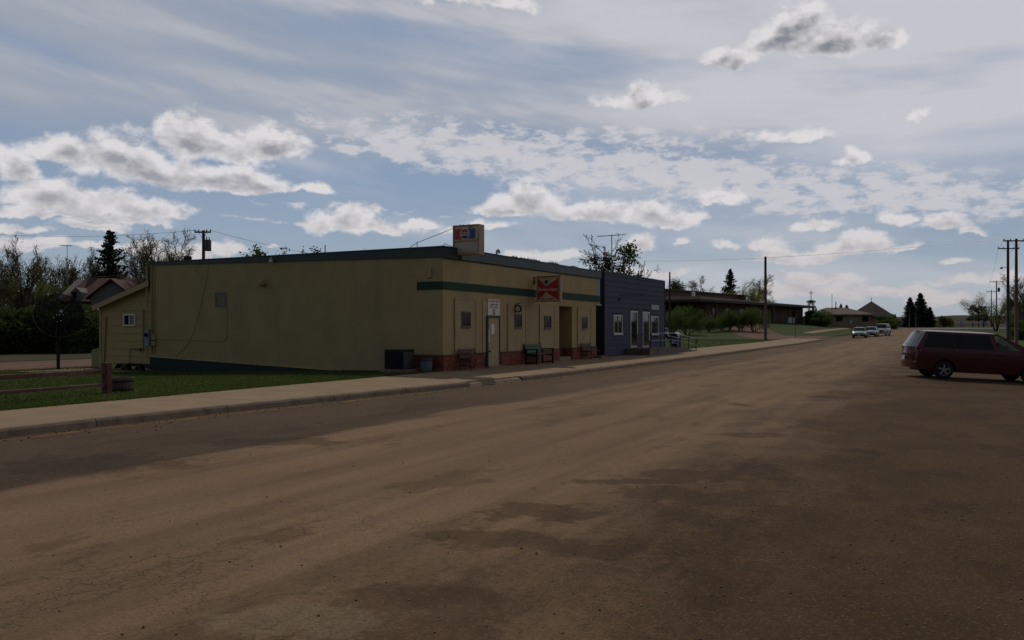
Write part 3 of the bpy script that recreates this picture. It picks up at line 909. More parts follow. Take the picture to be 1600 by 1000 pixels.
wl.box(xw + WT + .001, BX - WT - .001, y1 - WT, y1, z_low, zst + .02)
# overhanging upper part at the far end
wl.build('wall', M_STUCCO, bar)
ue = MB(); ue.box(BX - WT, BX + .004, y1 + .001, y1u, f(934, 476)[1], zst + .02)
ue.build('wall_return', mat('grey_shingle_return', (.33, .32, .27), (.27, .26, .22), 5, .9, .01, 20), bar)
lg = MB(); lg.box(BX - .2, BX + .06, y1 - .1, y1u + .06, f(934, 477.5)[1], f(934, 475)[1])
lg.build('bracket', M_PANEL, bar)
# recess door and floor
rd = MB(); rd.box(BX - RD - .06, BX - RD + .001, ra - .1, rb + .1, zb - .1, rz + .1)
rd.build('door', M_RUST, bar)
stp = MB(); stp.box(BX - RD, BX - .02, ra, rb, zb - .1, zb + .17); stp.build('doorstep', M_CONC, bar)
# roof
rf = MB(); rf.hexa([(xw, y0 + .02, ztop - .35), (BX - .02, y0 + .02, ztop - .35), (BX - .02, y1, ztop - .35), (xw, y1, ztop - .35), (xw, y0 + .02, zw - .02), (BX - .02, y0 + .02, ztop - .02), (BX - .02, y1, ztop - .05), (xw, y1, zw - .05)])
rf.build('roof', M_ROOF, bar)
# fascia: side (tapering towards the back) and front, in panels
nseg = 7
for i in range(nseg):
    a, b_ = i / nseg, (i + 1) / nseg
    g = .006
    def pt(t):
        x = BX + .05 + (xw - BX - .05) * t
        return x, zst + (zw - .10 - zst) * t, ztop + (zw - ztop) * t
    xa, la, ta = pt(a); xb_, lb, tb = pt(b_)
    MB().hexa([(xb_ + g, y0 - .05, lb), (xa - g, y0 - .05, la), (xa - g, y0 + .3, la), (xb_ + g, y0 + .3, lb), (xb_ + g, y0 - .05, tb), (xa - g, y0 - .05, ta), (xa - g, y0 + .3, ta), (xb_ + g, y0 + .3, tb)]).build('fascia_panel', M_TEAL, bar)
zt1, zl1 = f(931, 424.5)[1], f(931, 434)[1]
cuts = [692, 751, 803, 832, 868, 900, 938]
for a, b_ in zip(cuts[:-1], cuts[1:]):
    ya, yb = f(a, 400)[0], f(b_, 400)[0]
    ya = y0 - .049 if a == 692 else ya
    ta = (ya - y0) / (y1 - y0); tb = (yb - y0) / (y1 - y0)
    zl = lambda t: zst + (zl1 - zst) * t
    zt = lambda t: ztop + (zt1 - ztop) * t
    MB().hexa([(BX - .2, ya + .006, zl(ta)), (BX + .055, ya + .006, zl(ta)), (BX + .055, yb - .006, zl(tb)), (BX - .2, yb - .006, zl(tb)),
               (BX - .2, ya + .006, zt(ta)), (BX + .055, ya + .006, zt(ta)), (BX + .055, yb - .006, zt(tb)), (BX - .2, yb - .006, zt(tb))]).build('fascia_panel', M_TEAL, bar)
cap = MB()
cap.hexa([(BX - .25, y0 - .07, ztop), (BX + .08, y0 - .07, ztop), (BX + .08, y1u + .05, zt1 + .0), (BX - .25, y1u + .05, zt1), (BX - .25, y0 - .07, ztop + .05), (BX + .08, y0 - .07, ztop + .05), (BX + .08, y1u + .05, zt1 + .05), (BX - .25, y1u + .05, zt1 + .05)])
cap.hexa([(xw - .05, y0 - .07, zw + .001), (BX - .26, y0 - .07, ztop + .001), (BX - .26, y0 + .3, ztop + .001), (xw - .05, y0 + .3, zw + .001), (xw - .05, y0 - .07, zw + .045), (BX - .26, y0 - .07, ztop + .045), (BX - .26, y0 + .3, ztop + .045), (xw - .05, y0 + .3, zw + .045)])
cap.build('roof_edge', mat('dark_flashing', (.03, .045, .048), rough=.6), bar)
# drip moulding under the fascia
dm = MB(); dm.hexa([(BX, y0 - .02, zst - .05), (BX + .03, y0 - .02, zst - .05), (BX + .03, y1u, zl1 - .05), (BX, y1u, zl1 - .05), (BX, y0 - .02, zst - .006), (BX + .03, y0 - .02, zst - .006), (BX + .03, y1u, zl1 - .006), (BX, y1u, zl1 - .006)])
dm.build('moulding', M_GREEN, bar)
# green band
bz0, bz1 = f(692, 452)[1], f(692, 439.5)[1]
cz0, cz1 = f(933, 472)[1], f(933, 462)[1]
gb = MB(); gb.hexa([(BX, y0 - .03, bz0), (BX + .03, y0 - .03, bz0), (BX + .03, y1u - .1, cz0), (BX, y1u - .1, cz0), (BX, y0 - .03, bz1), (BX + .03, y0 - .03, bz1), (BX + .03, y1u - .1, cz1), (BX, y1u - .1, cz1)])
gb.build('green_band', M_GREEN, bar)
xg = s_(652, 445)[0]
gb = MB(); gb.box(xg, BX - .001, y0 - .031, y0 - .001, bz0, bz1); gb.build('green_band', M_GREEN, bar)
# brick foot
bt = f(692, 549.5)[1]; bt2 = f(931, 545.5)[1]
bt = (bt + bt2) / 2
da, db = f(756.5, 500)[0], f(781.5, 500)[0]
xs0 = s_(648, 560)[0]
bb = MB()
bb.box(BX + .001, BX + .05, y0 - .05, da, z_low + .2, bt); bb.box(BX + .001, BX + .05, db, ra - .02, z_low + .2, bt); bb.box(BX + .001, BX + .05, rb + .02, y1, z_low + .2, bt)
bb.box(xs0, BX + .0, y0 - .05, y0 - .001, z_low + .2, bt)
bb.box(BX - RD, BX + .045, rb - .05, rb - .001, zb, bt)
for (u0, u1, sd) in ((y0 - .05, da, 1), (db, ra - .02, 2), (rb + .02, y1, 3)):
    bricks(bb, 'x', BX + .05, 1, u0, u1, zb - .02, bt - .05, sd)
bricks(bb, 'y', y0 - .05, -1, xs0, BX + .05, zb - .02, bt - .05, 4)
bricks(bb, 'y', rb - .05, -1, BX - RD, BX + .04, zb, bt - .05, 5)
tag(bb.build('brick_foot', BRM, bar), kind='stuff')
cp = MB()
for (u0, u1) in ((y0 - .07, da), (db, ra - .02), (rb + .02, y1)):
    cp.box(BX + .002, BX + .08, u0, u1, bt - .048, bt + .01)
cp.box(xs0, BX + .0, y0 - .08, y0 - .002, bt - .048, bt + .01)
cp.build('brick_sill', mat('brick_sill_course', (.13, .06, .04), (.09, .045, .03), 6, .9, .003, 20), bar)
# board panels with small windows
def panel(px0, px1, pyt, win, sd, name='wall_panel'):
    ya, zt_ = f(px0, pyt); yb, _ = f(px1, pyt)
    r = random.Random(sd)
    b = MB(); n = max(4, int((yb - ya) / .135)); w = (yb - ya) / n
    for i in range(n):
        b.box(BX + .001, BX + .034 + r.uniform(-.001, .001), ya + i * w + .005, ya + (i + 1) * w - .005, bt + .011, zt_ - .001)
    b.box(BX + .0005, BX + .024, ya, yb, bt + .011, zt_ - .002)
    p = b.build(name, M_PANEL, bar)
    tr = MB().box(BX + .001, BX + .052, ya - .05, ya, bt + .011, zt_ + .05).box(BX + .001, BX + .052, yb, yb + .05, bt + .011, zt_ + .05).box(BX + .001, BX + .05, ya, yb, zt_, zt_ + .05)
    tr.build('panel_trim', M_PANEL, bar)
    if win:
        a, zt2 = f(win[0], win[2]); c_, zb2 = f(win[1], win[3])
        fr = MB().ring(a, c_, zb2, zt2, .045, BX + .035, BX + .075).build('window', M_WFRAME, bar)
        pn = MB().box(BX + .036, BX + .055, a + .045, c_ - .045, zb2 + .045, zt2 - .045).build('pane', M_GLASSD, fr)
        MB().box(BX + .036, BX + .10, a - .03, c_ + .03, zb2 - .03, zb2).build('sill', M_WFRAME, fr)
panel(710.5, 742, 467.5, (720, 733.5, 486.5, 511), 1)
panel(793.5, 820, 476, (803, 813.5, 490.5, 512), 2)
panel(843, 865, 477.5, (849.5, 859.5, 493, 513), 3)
panel(902.5, 922, 481.5, (908.3, 916, 495, 513.5), 4)
# door panel
ya, zt_ = f(753.5, 470); yb, _ = f(784, 470)
MB().box(BX + .001, BX + .03, ya, yb, bt + .02, zt_).build('wall_panel', M_PANEL, bar)
dza, dzt = f(759, 493); dya, dyb = f(758.6, 500)[0], f(779, 500)[0]
dr = MB().box(BX + .031, BX + .075, dya + .10, dyb - .10, zb + .06, dzt - .10).build('door', M_PANEL, bar)
MB().box(BX + .076, BX + .079, f(765, 500)[0], f(770, 500)[0], f(767, 522)[1], f(767, 506)[1]).build('paper_notice', M_SWHITE, dr)
MB().box(BX + .076, BX + .079, f(761, 500)[0], f(762.2, 500)[0], f(761, 535)[1], f(761, 515)[1]).build('sticker_strip', M_SWHITE, dr)
MB().lathe([(0, .0), (.03, .0), (.035, .04), (.02, .06), (0, .06)], 10, (BX + .09, f(761.6, 550)[0], f(761.6, 549)[1]), 'x').build('handle', M_BLACK, dr)
MB().box(BX + .031, BX + .095, dya, dya + .10, zb + .02, dzt).box(BX + .031, BX + .095, dyb - .10, dyb, zb + .02, dzt).box(BX + .031, BX + .094, dya + .10, dyb - .10, dzt - .10, dzt).build('door_frame', M_TRIM, bar)
MB().box(BX + .001, BX + .18, dya - .03, dyb + .03, zb - .02, zb + .058).build('threshold', M_CONC, bar)
# green foundation on the side (top edge falls towards the street)
fa, fz = s_(235, 557.5); fb, fz2 = s_(590, 580)
fo = MB(); fo.hexa([(fa, y0 - .045, z_low - .6), (fb, y0 - .045, z_low - .6), (fb, y0 - .001, z_low - .6), (fa, y0 - .001, z_low - .6), (fa, y0 - .045, fz), (fb, y0 - .045, fz2 - .1), (fb, y0 - .001, fz2 - .1), (fa, y0 - .001, fz)])
fo.build('foundation', M_FOUND, bar)
ldg = MB(); ldg.hexa([(fa, y0 - .08, fz), (fb, y0 - .06, fz2 - .1), (fb, y0 - .002, fz2 - .1), (fa, y0 - .002, fz), (fa, y0 - .05, fz + .03), (fb, y0 - .05, fz2 - .08), (fb, y0 - .002, fz2 - .08), (fa, y0 - .002, fz + .03)])
ldg.build('foundation_ledge', M_STUCCO, bar)
# fittings of the long side wall
a, zt_ = s_(337, 457); b_, z2_ = s_(353.5, 479)
vn = MB(); vn.ring(a, b_, z2_, zt_, .03, y0 - .03, y0 - .001, 'y')
for i in range(9):
    z = z2_ + .04 + i * (zt_ - z2_ - .08) / 9
    vn.hexa([(a + .03, y0 - .012, z), (b_ - .03, y0 - .012, z), (b_ - .03, y0 - .002, z + .03), (a + .03, y0 - .002, z + .03), (a + .03, y0 - .012, z + .01), (b_ - .03, y0 - .012, z + .01), (b_ - .03, y0 - .002, z + .04), (a + .03, y0 - .002, z + .04)])
vn.build('wall_vent', mat('weathered_vent', (.21, .19, .15), (.16, .145, .12), 5, .8), bar)
cx, cz = s_(412, 442.5)
MB().lathe([(0, -.26), (.07, -.25), (.13, -.2), (.15, -.12), (.155, 0)], 14, (cx, y0, cz), 'y').build('round_vent_hood', M_STUCCO, bar, smooth=True)
cx, cz = s_(428, 407)
fl = MB().tube([(cx, y0, cz - .05), (cx, y0 - .12, cz - .02), (cx, y0 - .18, cz)], .02).lathe([(.02, -.02), (.05, .0), (.05, .06), (.0, .07)], 10, (cx, y0 - .18, cz + .05)).build('flood_lamp', M_GREYMET, bar)
MB().lathe([(.02, .05), (.06, .0), (.10, -.12), (.0, -.13)], 12, (cx, y0 - .18, cz + .02)).build('lamp_glass', mat('lamp_glass', (.65, .60, .58), rough=.2), fl, smooth=True)
xa, za = s_(668, 417); xb_, zb_ = s_(674.5, 433.5)
MB().box(xa, xb_, y0 - .05, y0 - .001, zb_, za).build('junction_box', M_PANEL, bar)
c0 = s_(355.5, 478); c1 = s_(354.5, 529); c2 = s_(349, 533); c3 = s_(247, 530)
MB().tube([(c0[0], y0 - .015, c0[1]), (c1[0], y0 - .015, c1[1]), (c2[0], y0 - .015, c2[1]), (c3[0], y0 - .015, c3[1])], .011, 5).build('conduit', M_STUCCO, bar)
pts = [s_(*p) for p in ((327, 413), (322, 440), (314, 480), (303, 520), (292, 540), (275, 556))]
MB().tube([(p[0], y0 - .012, p[1]) for p in pts], .008, 5).build('cable', mat('faded_cable', (.24, .20, .14), rough=.8), bar)
for (p, r_, m_) in ((230.5, .035, M_PANEL), (238, .03, M_STUCCO), (241.5, .022, M_STUCCO)):
    t_ = s_(p, 415); b2 = s_(p, 552 if p > 235 else 560)
    MB().tube([(t_[0], y0 - .05, t_[1]), (b2[0], y0 - .05, b2[1])], r_, 6).build('conduit', m_, bar)
mb = MB(); xa, za = s_(231, 514.5); xb_, zb_ = s_(238, 540)
mb.box(xa, xb_, y0 - .20, y0 - .08, zb_, za)
mm = mb.build('electric_meter', mat('meter_box_blue_grey', (.20, .24, .32), (.17, .20, .26), 6, .5, metal=.3), bar)
MB().lathe([(0, -.34), (.07, -.33), (.085, -.28), (.085, -.20)], 12, ((xa + xb_) / 2, y0, (za + zb_) / 2 + .12), 'y').build('meter_dial', M_GLASSD, mm, smooth=True)
MB().tube([((xa + xb_) / 2, y0 - .12, zb_), ((xa + xb_) / 2, y0 - .12, zb_ - .3)], .025, 6).build('meter_pipe', M_GREYMET, mm)
for (p0, q0, p1, q1) in ((239, 522, 244.5, 531), (239, 533, 245, 540)):
    xa, za = s_(p0, q0); xb_, zb_ = s_(p1, q1)
    MB().box(xa, xb_, y0 - .12, y0 - .001, zb_, za).build('junction_box', mat('yellowed_box', (.36, .29, .13), rough=.7), bar)
# pipe lying along the foundation ledge
p0 = s_(243, 556); p1 = s_(318, 562)
# roof gooseneck
gy, gz = on_x(776, 397, BX - .6)
MB().tube([(BX - .6, gy, gz - .3), (BX - .6, gy, gz + .05), (BX - .6, gy + .05, gz + .16), (BX - .6, gy + .14, gz + .20), (BX - .6, gy + .22, gz + .14), (BX - .6, gy + .24, gz + .05)], .05, 8).build('roof_vent_pipe', M_GREYMET, bar, smooth=True)
# windblown clumps on the roof edge
r = random.Random(4)
cl = MB()
for px in (801, 806, 813, 818, 822, 827, 833, 836, 840, 858, 862, 864, 867, 870, 893, 896, 900):
    yy, zz = on_x(px, 400, BX - .1)
    tt = (yy - y0) / (y1 - y0); zz = ztop + (zt1 - ztop) * tt + .04
    for k_ in range(7):
        a_ = r.uniform(0, 6.28); h = r.uniform(.04, .16)
        bx, by = BX - .1 + r.uniform(-.1, .1), yy + r.uniform(-.15, .15)
        cl.face([(bx - .015, by - .015, zz), (bx + .015, by + .015, zz), (bx + h * .5 * math.cos(a_), by + h * .5 * math.sin(a_), zz + h)])
    w_ = r.uniform(.1, .22)
    cl.hexa([(BX - .25, yy - w_, zz - .02), (BX, yy - w_, zz - .02), (BX, yy + w_, zz - .02), (BX - .25, yy + w_, zz - .02), (BX - .18, yy - w_ * .4, zz + .06), (BX - .06, yy - w_ * .5, zz + .05), (BX - .06, yy + w_ * .4, zz + .07), (BX - .18, yy + w_ * .3, zz + .05)])
tag(cl.build('debris', mat('dry_debris', (.06, .05, .04), (.03, .03, .025), 9, .95), origin=(BX, y0 + 8, ztop)), 'dry leaves and small weeds caught along the roof edge', 'debris', kind='stuff')

# ---- sign above the door
sg0 = f(760.8, 467); sg1 = f(779, 493.5)
sgo = wempty('door_sign', (BX + .03, (sg0[0] + sg1[0]) / 2, sg1[1]), 'small white board with red heading and black words above the cream door', 'sign')
MB().box(BX + .031, BX + .055, sg0[0], sg1[0], sg1[1] + .01, sg0[1]).build('board', M_SWHITE, sgo)
cy_ = (sg0[0] + sg1[0]) / 2; H_ = sg0[1] - sg1[1]; W_ = sg1[0] - sg0[0]
text_on('lettering', 'GOLDEN BAR', .1, M_SRED, sgo, (BX + .057, cy_, sg0[1] - H_ * .13), '+x', W_ * .9, H_ * .14)
text_on('lettering', 'ALARM DOOR', .1, M_SBLACK, sgo, (BX + .057, cy_, sg0[1] - H_ * .33), '+x', W_ * .68, H_ * .11)
text_on('lettering', 'EXIT ONLY', .1, M_SBLACK, sgo, (BX + .057, cy_, sg0[1] - H_ * .50), '+x', W_ * .68, H_ * .11)
MB().lathe([(.06, 0), (.10, 0), (.10, .006), (.06, .006), (.06, 0)], 14, (BX + .056, cy_, sg0[1] - H_ * .74), 'x').box(BX + .056, BX + .062, cy_ - .09, cy_ + .09, sg0[1] - H_ * .93, sg0[1] - H_ * .87).build('emblem', M_SBLACK, sgo)

# ---- rooftop cola sign, projecting over the front
YP = y0 + .95
def sp(px, py): return on_y(px, py, YP)
xl, zt_ = sp(708.3, 353); xr, zb_ = sp(748.5, 396.5)
ps = wempty('soda_sign', ((xl + xr) / 2, YP + .2, zb_), 'cream box sign with red and blue bars beside a roundel, above the roof edge', 'sign')
MB().box(xl, xr, YP, YP + .36, zb_, zt_).build('cabinet', M_SIGNCREAM, ps)
MB().ring(xl - .012, xr + .012, zb_ - .012, zt_ + .012, .05, YP - .025, YP + .38, 'y').build('cabinet_edge', M_SIGNEDGE, ps)
w = xr - xl; h = zt_ - zb_
ix = lambda t: xl + w * t
iz = lambda t: zt_ - h * t
MB().box(ix(.07), ix(.32), YP - .012, YP - .001, iz(.47), iz(.13)).build('red_bar', M_SRED, ps)
MB().box(ix(.60), ix(.85), YP - .012, YP - .001, iz(.47), iz(.13)).build('blue_bar', M_SBLUE, ps)
cx, cz, R_ = ix(.46), iz(.30), w * .185
def disc(b, cx, cz, R_, y, t0=0, t1=2 * math.pi, n=28, cut=None, th=.006, mi=0):
    pts = [(cx + R_ * math.cos(t0 + (t1 - t0) * k / n), cz + R_ * math.sin(t0 + (t1 - t0) * k / n)) for k in range(n + (0 if cut is None else 1))]
    return b.prism(pts, y - th, y, 'y', mi)
disc(MB(), cx, cz, R_, YP - .013).build('roundel', M_SWHITE, ps)
sg_r = .87 * R_
disc(MB(), cx, cz, sg_r, YP - .020, math.radians(24), math.radians(156), 16, 1).build('roundel_cap', M_SRED, ps)
disc(MB(), cx, cz, sg_r, YP - .020, math.radians(204), math.radians(336), 16, 1).build('roundel_base', M_SBLACK, ps)
text_on('lettering', 'PEPSI', .2, M_SBLACK, ps, (cx, YP - .024, cz), '-y', R_ * 1.62, R_ * .48)
MB().box(ix(.03), ix(.97), YP - .035, YP - .001, iz(.56), iz(.50)).build('ledge', M_SIGNEDGE, ps)
MB().box(ix(.05), ix(.95), YP - .012, YP - .001, iz(.94), iz(.59)).build('blank_panel', mat('sign_blank_panel', (.50, .44, .36), (.44, .38, .31), 2, .5), ps)
MB().tube([(ix(.2), YP + .18, zb_), (ix(.2), YP + .18, zb_ - .18)], .03, 6).tube([(ix(.05), YP + .3, zb_ + .1), (BX - .5, YP + .3, ztop - .1)], .03, 6).build('bracket', M_BLACK, ps)
for t in (.22, .33, .55):
    MB().box(ix(t) - .015, ix(t) + .015, YP + .1, YP + .14, zt_ + .012, zt_ + .05).build('bolt', M_BLACK, ps)
g0 = Vector((ix(.02), YP + .1, iz(.05)))
a_ = at(660, 390, 36); 
wr = MB().tube([g0, Vector((BX - 1.9, y0 + 1.1, ztop + .35)), Vector((BX - 3.6, y0 + 2.2, ztop + .0))], .012, 5)
wr.tube([Vector((ix(.02), YP + .1, iz(.75))), Vector((BX - .6, YP + .1, ztop + .25)), Vector((BX - .75, YP + .1, ztop))], .015, 5)
wr.tube([Vector((BX - 1.9, y0 + 1.1, ztop - .1)), Vector((BX - 1.9, y0 + 1.1, ztop + .38))], .015, 5)
wr.build('guy_wire', M_BLACK, ps)
MB().tube([(ix(.62), YP - .03, iz(.12)), (ix(.70), YP - .045, iz(.05)), (ix(.82), YP + .02, zt_ + .02)], .013, 5).build('cord', M_BLACK, ps)

# ---- projecting beer sign
YB = on_x(838, 450, BX + .15)[0]
xl, zt_ = on_y(838.8, 433, YB); xr, zb_ = on_y(875.5, 471, YB)
bs = wempty('beer_sign', (BX, YB + .1, zb_), 'square box sign with a red bow tie shape on cream, bracketed out over the facade', 'sign')
w = xr - xl; h = zt_ - zb_
MB().box(xl, xr, YB, YB + .16, zb_, zt_).build('cabinet', M_SIGNCREAM, bs)
MB().ring(xl - .01, xr + .01, zb_ - .01, zt_ + .01, .045, YB - .02, YB + .17, 'y').build('cabinet_edge', M_SIGNEDGE, bs)
a0, a1, c0_, c1_ = xl + .05 * w, xr - .07 * w, zb_ + .05 * h, zt_ - .05 * h
mx = a0 + (a1 - a0) * .40; mt = c0_ + (c1_ - c0_) * .62; mbz = c0_ + (c1_ - c0_) * .38
MB().prism([(a0, c0_), (mx, mbz), (a1, c0_), (a1, c1_), (mx, mt), (a0, c1_)], YB - .012, YB - .002, 'y').build('bow_tie', M_SRED, bs)
text_on('lettering', 'Budweiser', .2, M_SWHITE, bs, ((a0 + a1) / 2, YB - .016, (mt + mbz) / 2), '-y', (a1 - a0) * .93, h * .145)
text_on('lettering', 'KING OF BEERS', .1, M_SBLACK, bs, ((a0 + a1) / 2 - .02, YB - .008, c0_ + h * .055), '-y', (a1 - a0) * .62, h * .05)
ecx, ecz = mx + .01, c1_ - h * .15
epts = []
for k in range(16):
    rr = (h * .105, h * .05)[k % 2] * (1 + .25 * math.sin(k * 1.7))
    epts.append((ecx + rr * math.cos(k * math.pi / 8 + .3), ecz + rr * math.sin(k * math.pi / 8 + .3)))
MB().prism(epts, YB - .014, YB - .003, 'y').build('emblem', M_SBLACK, bs)
kx = BX + .02
MB().tube([(kx, YB + .08, zt_ - .02), (xl + .02, YB + .08, zt_ + .02), (xr, YB + .08, zt_ + .03)], .018, 6).tube([(kx, YB + .08, zt_ - .35), (kx + .0, YB + .08, zt_ + .02)], .018, 6) \
    .tube([(kx + .02, YB + .08, zt_ - .30), (kx + .07, YB + .08, zt_ - .08), (kx + .13, YB + .08, zt_ - .06), (kx + .15, YB + .08, zt_ - .16)], .012, 5).build('bracket', M_BLACK, bs)
MB().tube([(BX, YB + .08, zb_ + .02), (xl, YB + .08, zb_ + .02)], .018, 6).build('bracket', M_BLACK, bs)

# ---- round hanging sign over the second small window
YC, _ = on_x(804, 480, BX)
zc_ = on_y(809.5, 482.5, YC)[1]
hc = wempty('hanging_round_sign', (BX, YC, zc_ - .15), 'small round white sign hanging from a black scroll bracket over a small window', 'sign')
xc_ = on_y(809.8, 482, YC)[0]
MB().lathe([(0, -.045), (.12, -.045), (.12, .045), (0, .045)], 20, (xc_, YC, zc_), 'y').build('disc', M_SWHITE, hc)
MB().lathe([(.12, -.06), (.155, -.06), (.155, .06), (.12, .06), (.12, -.06)], 20, (xc_, YC, zc_), 'y').build('rim', M_BLACK, hc)
MB().tube([(BX + .05, YC, zc_ - .15), (BX + .05, YC, zc_ + .22)], .016, 6).tube([(BX + .05, YC, zc_ + .18), (BX + .12, YC, zc_ + .23), (xc_, YC, zc_ + .20), (xc_ + .12, YC, zc_ + .25)], .016, 6).tube([(BX + .05, YC, zc_ + .02), (BX + .12, YC, zc_ + .12), (BX + .16, YC, zc_ + .21)], .012, 5).tube([(xc_, YC, zc_ + .20), (xc_, YC, zc_ + .12)], .012, 5).build('bracket', M_BLACK, hc)

# ------------------------------------------------------------------ benches
def bench_iron(name, y_a, y_b, m_w, label):
    zf = walk_z(BX, y_a)
    L = y_b - y_a
    o = empty(name, (BX + .12, y_a, zf), label, 'bench', 'benches along the bar front')
    for i in range(4):
        z = .46 + i * .085; x = .10 - i * .022
        MB().obox((x, L / 2, z + .04), (1, 0, .28), (0, 1, 0), (-.28, 0, 1), .012, L / 2, .034).build('back_slat', m_w, o)
    for i in range(4):
        MB().box(.13 + i * .105, .13 + i * .105 + .085, 0, L, .415 - (.012 if i == 3 else 0), .437).build('seat_slat', m_w, o)
    for y in (.06, L - .06):
        b = MB().tube([(.02, y, 0), (.06, y, .18), (.10, y, .38), (.12, y, .42), (.06, y, .62), (.02, y, .84)], .017, 6)
        b.tube([(.60, y, 0), (.52, y, .14), (.53, y, .30), (.50, y, .40), (.12, y, .41)], .017, 6)
        b.tube([(.53, y, .40), (.57, y, .55), (.52, y, .63), (.08, y, .62)], .015, 6)
        b.tube([(.10, y, .16), (.3, y, .22), (.52, y, .14)], .012, 5)
        b.build('leg_frame', M_BLACK, o)
    return o
def by(px, off): return on_x(px, 560, BX + off)[0]
bench_iron('park_bench', by(716, .15), by(742, .15), M_RUST, 'reddish slatted bench with black iron legs left of the cream door')
bench_iron('park_bench', by(908, .15), by(923, .15), M_BROWNW, 'brown slatted bench beside the far end of the brick foot')
ya_, yb_ = by(820, .15), by(846, .15)
zf = walk_z(BX, ya_); L = yb_ - ya_
gbn = empty('park_bench', (BX + .12, ya_, zf), 'green painted wooden bench with black square end frames below the red and cream sign', 'bench', 'benches along the bar front')
for i in range(3):
    MB().obox((.07 - i * .03, L / 2, .55 + i * .135), (1, 0, .25), (0, 1, 0), (-.25, 0, 1), .014, L / 2, .058).build('back_slat', M_WOODG, gbn)
for i in range(4):
    MB().box(.12 + i * .13, .12 + i * .13 + .115, 0, L, .43, .46).build('seat_slat', M_WOODG, gbn)
for y in (.02, L - .02):
    b = MB()
    b.box(.06, .13, y - .025, y + .025, 0, .62).box(.58, .65, y - .025, y + .025, 0, .64).box(.13, .58, y - .025, y + .025, .36, .43).box(.13, .58, y - .025, y + .025, .03, .09)
    b.box(.02, .68, y - .035, y + .035, .64, .68).obox((.02, y, .72), (1, 0, .25), (0, 1, 0), (-.25, 0, 1), .025, .022, .2)
    b.build('leg_frame', M_BLACK, gbn)

# ------------------------------------------------------------------ air conditioner, bin, block
YA = y0 - 1.1
xl, zt_ = on_y(600.5, 546, YA); xr, zz = on_y(629, 577, YA)
zg = tz((xl + xr) / 2, YA)
zbase = on_y(610, 577, YA)[1]
ac = wempty('air_conditioner', ((xl + xr) / 2, YA + .35, zg), 'black box air conditioner on a concrete pad against the cream side wall', 'air conditioner')
MB().box(xl, xr, YA + .02, YA + .72, zbase, zt_ - .03).build('casing', mat('black_ac_casing', (.010, .010, .012), rough=.8), ac)
MB().box(xl - .02, xr + .02, YA, YA + .74, zt_ - .029, zt_).build('lid', mat('ac_lid', (.05, .05, .05), rough=.5), ac)
b = MB()
n = 16
for i in range(n):
    z = zbase + .04 + i * (zt_ - zbase - .12) / n
    b.box(xl + .03, xr - .03, YA + .0, YA + .019, z, z + .014)
for i in range(9):
    x = xl + .03 + i * (xr - xl - .06) / 8
    b.box(x - .006, x + .006, YA - .008, YA - .001, zbase + .03, zt_ - .06)
b.build('grille', M_BLACK, ac)
b = MB()
for i in range(16):
    z = zbase + .04 + i * (zt_ - zbase - .12) / 16
    b.box(xr + .001, xr + .016, YA + .06, YA + .68, z, z + .014)
b.build('grille', M_GREYMET, ac)
MB().box(xl - .12, xr + .25, YA - .12, YA + .85, zg - .15, zbase - .001).build('pad', M_KERB, ac)
YN = y0 - .45
xl, zt_ = on_y(655, 560, YN); xr, _ = on_y(672.5, 560, YN)
zf = walk_z(BX, YN)
bn = wempty('litter_bin', ((xl + xr) / 2, YN, zf), 'pale blue grey bin with dark rim beside the brick foot', 'bin')
cxn, rn = (xl + xr) / 2, (xr - xl) / 2
Hn = on_y(664, 563, YN)[1] - zf
MB().lathe([(0, 0), (rn * .82, 0), (rn * .86, .02), (rn * .97, Hn - .03), (rn, Hn), (rn * .9, Hn)], 20, (cxn, YN + .1, zf)).build('bucket', mat('blue_grey_plastic', (.17, .20, .22), (.145, .17, .19), 5, .6), bn, smooth=True)
MB().lathe([(rn * 1.03, Hn - .03), (rn * 1.03, Hn + .05), (rn * .9, Hn + .09), (rn * .5, Hn + .1), (0, Hn + .1)], 20, (cxn, YN + .1, zf)).build('rim', mat('dark_bin_rim', (.022, .026, .035), rough=.6), bn, smooth=True)
gx_b, gy_b = on_x(936, 566, BX + .25)[0], 0
o = MB().box(BX + .12, BX + .5, gx_b - .22, gx_b + .22, walk_z(BX, gx_b) - .02, walk_z(BX, gx_b) + .12).build('concrete_block', M_CONC, origin=(BX + .3, gx_b, walk_z(BX, gx_b)))
tag(o, 'low pale concrete block at the gap between cream and blue buildings', 'block')

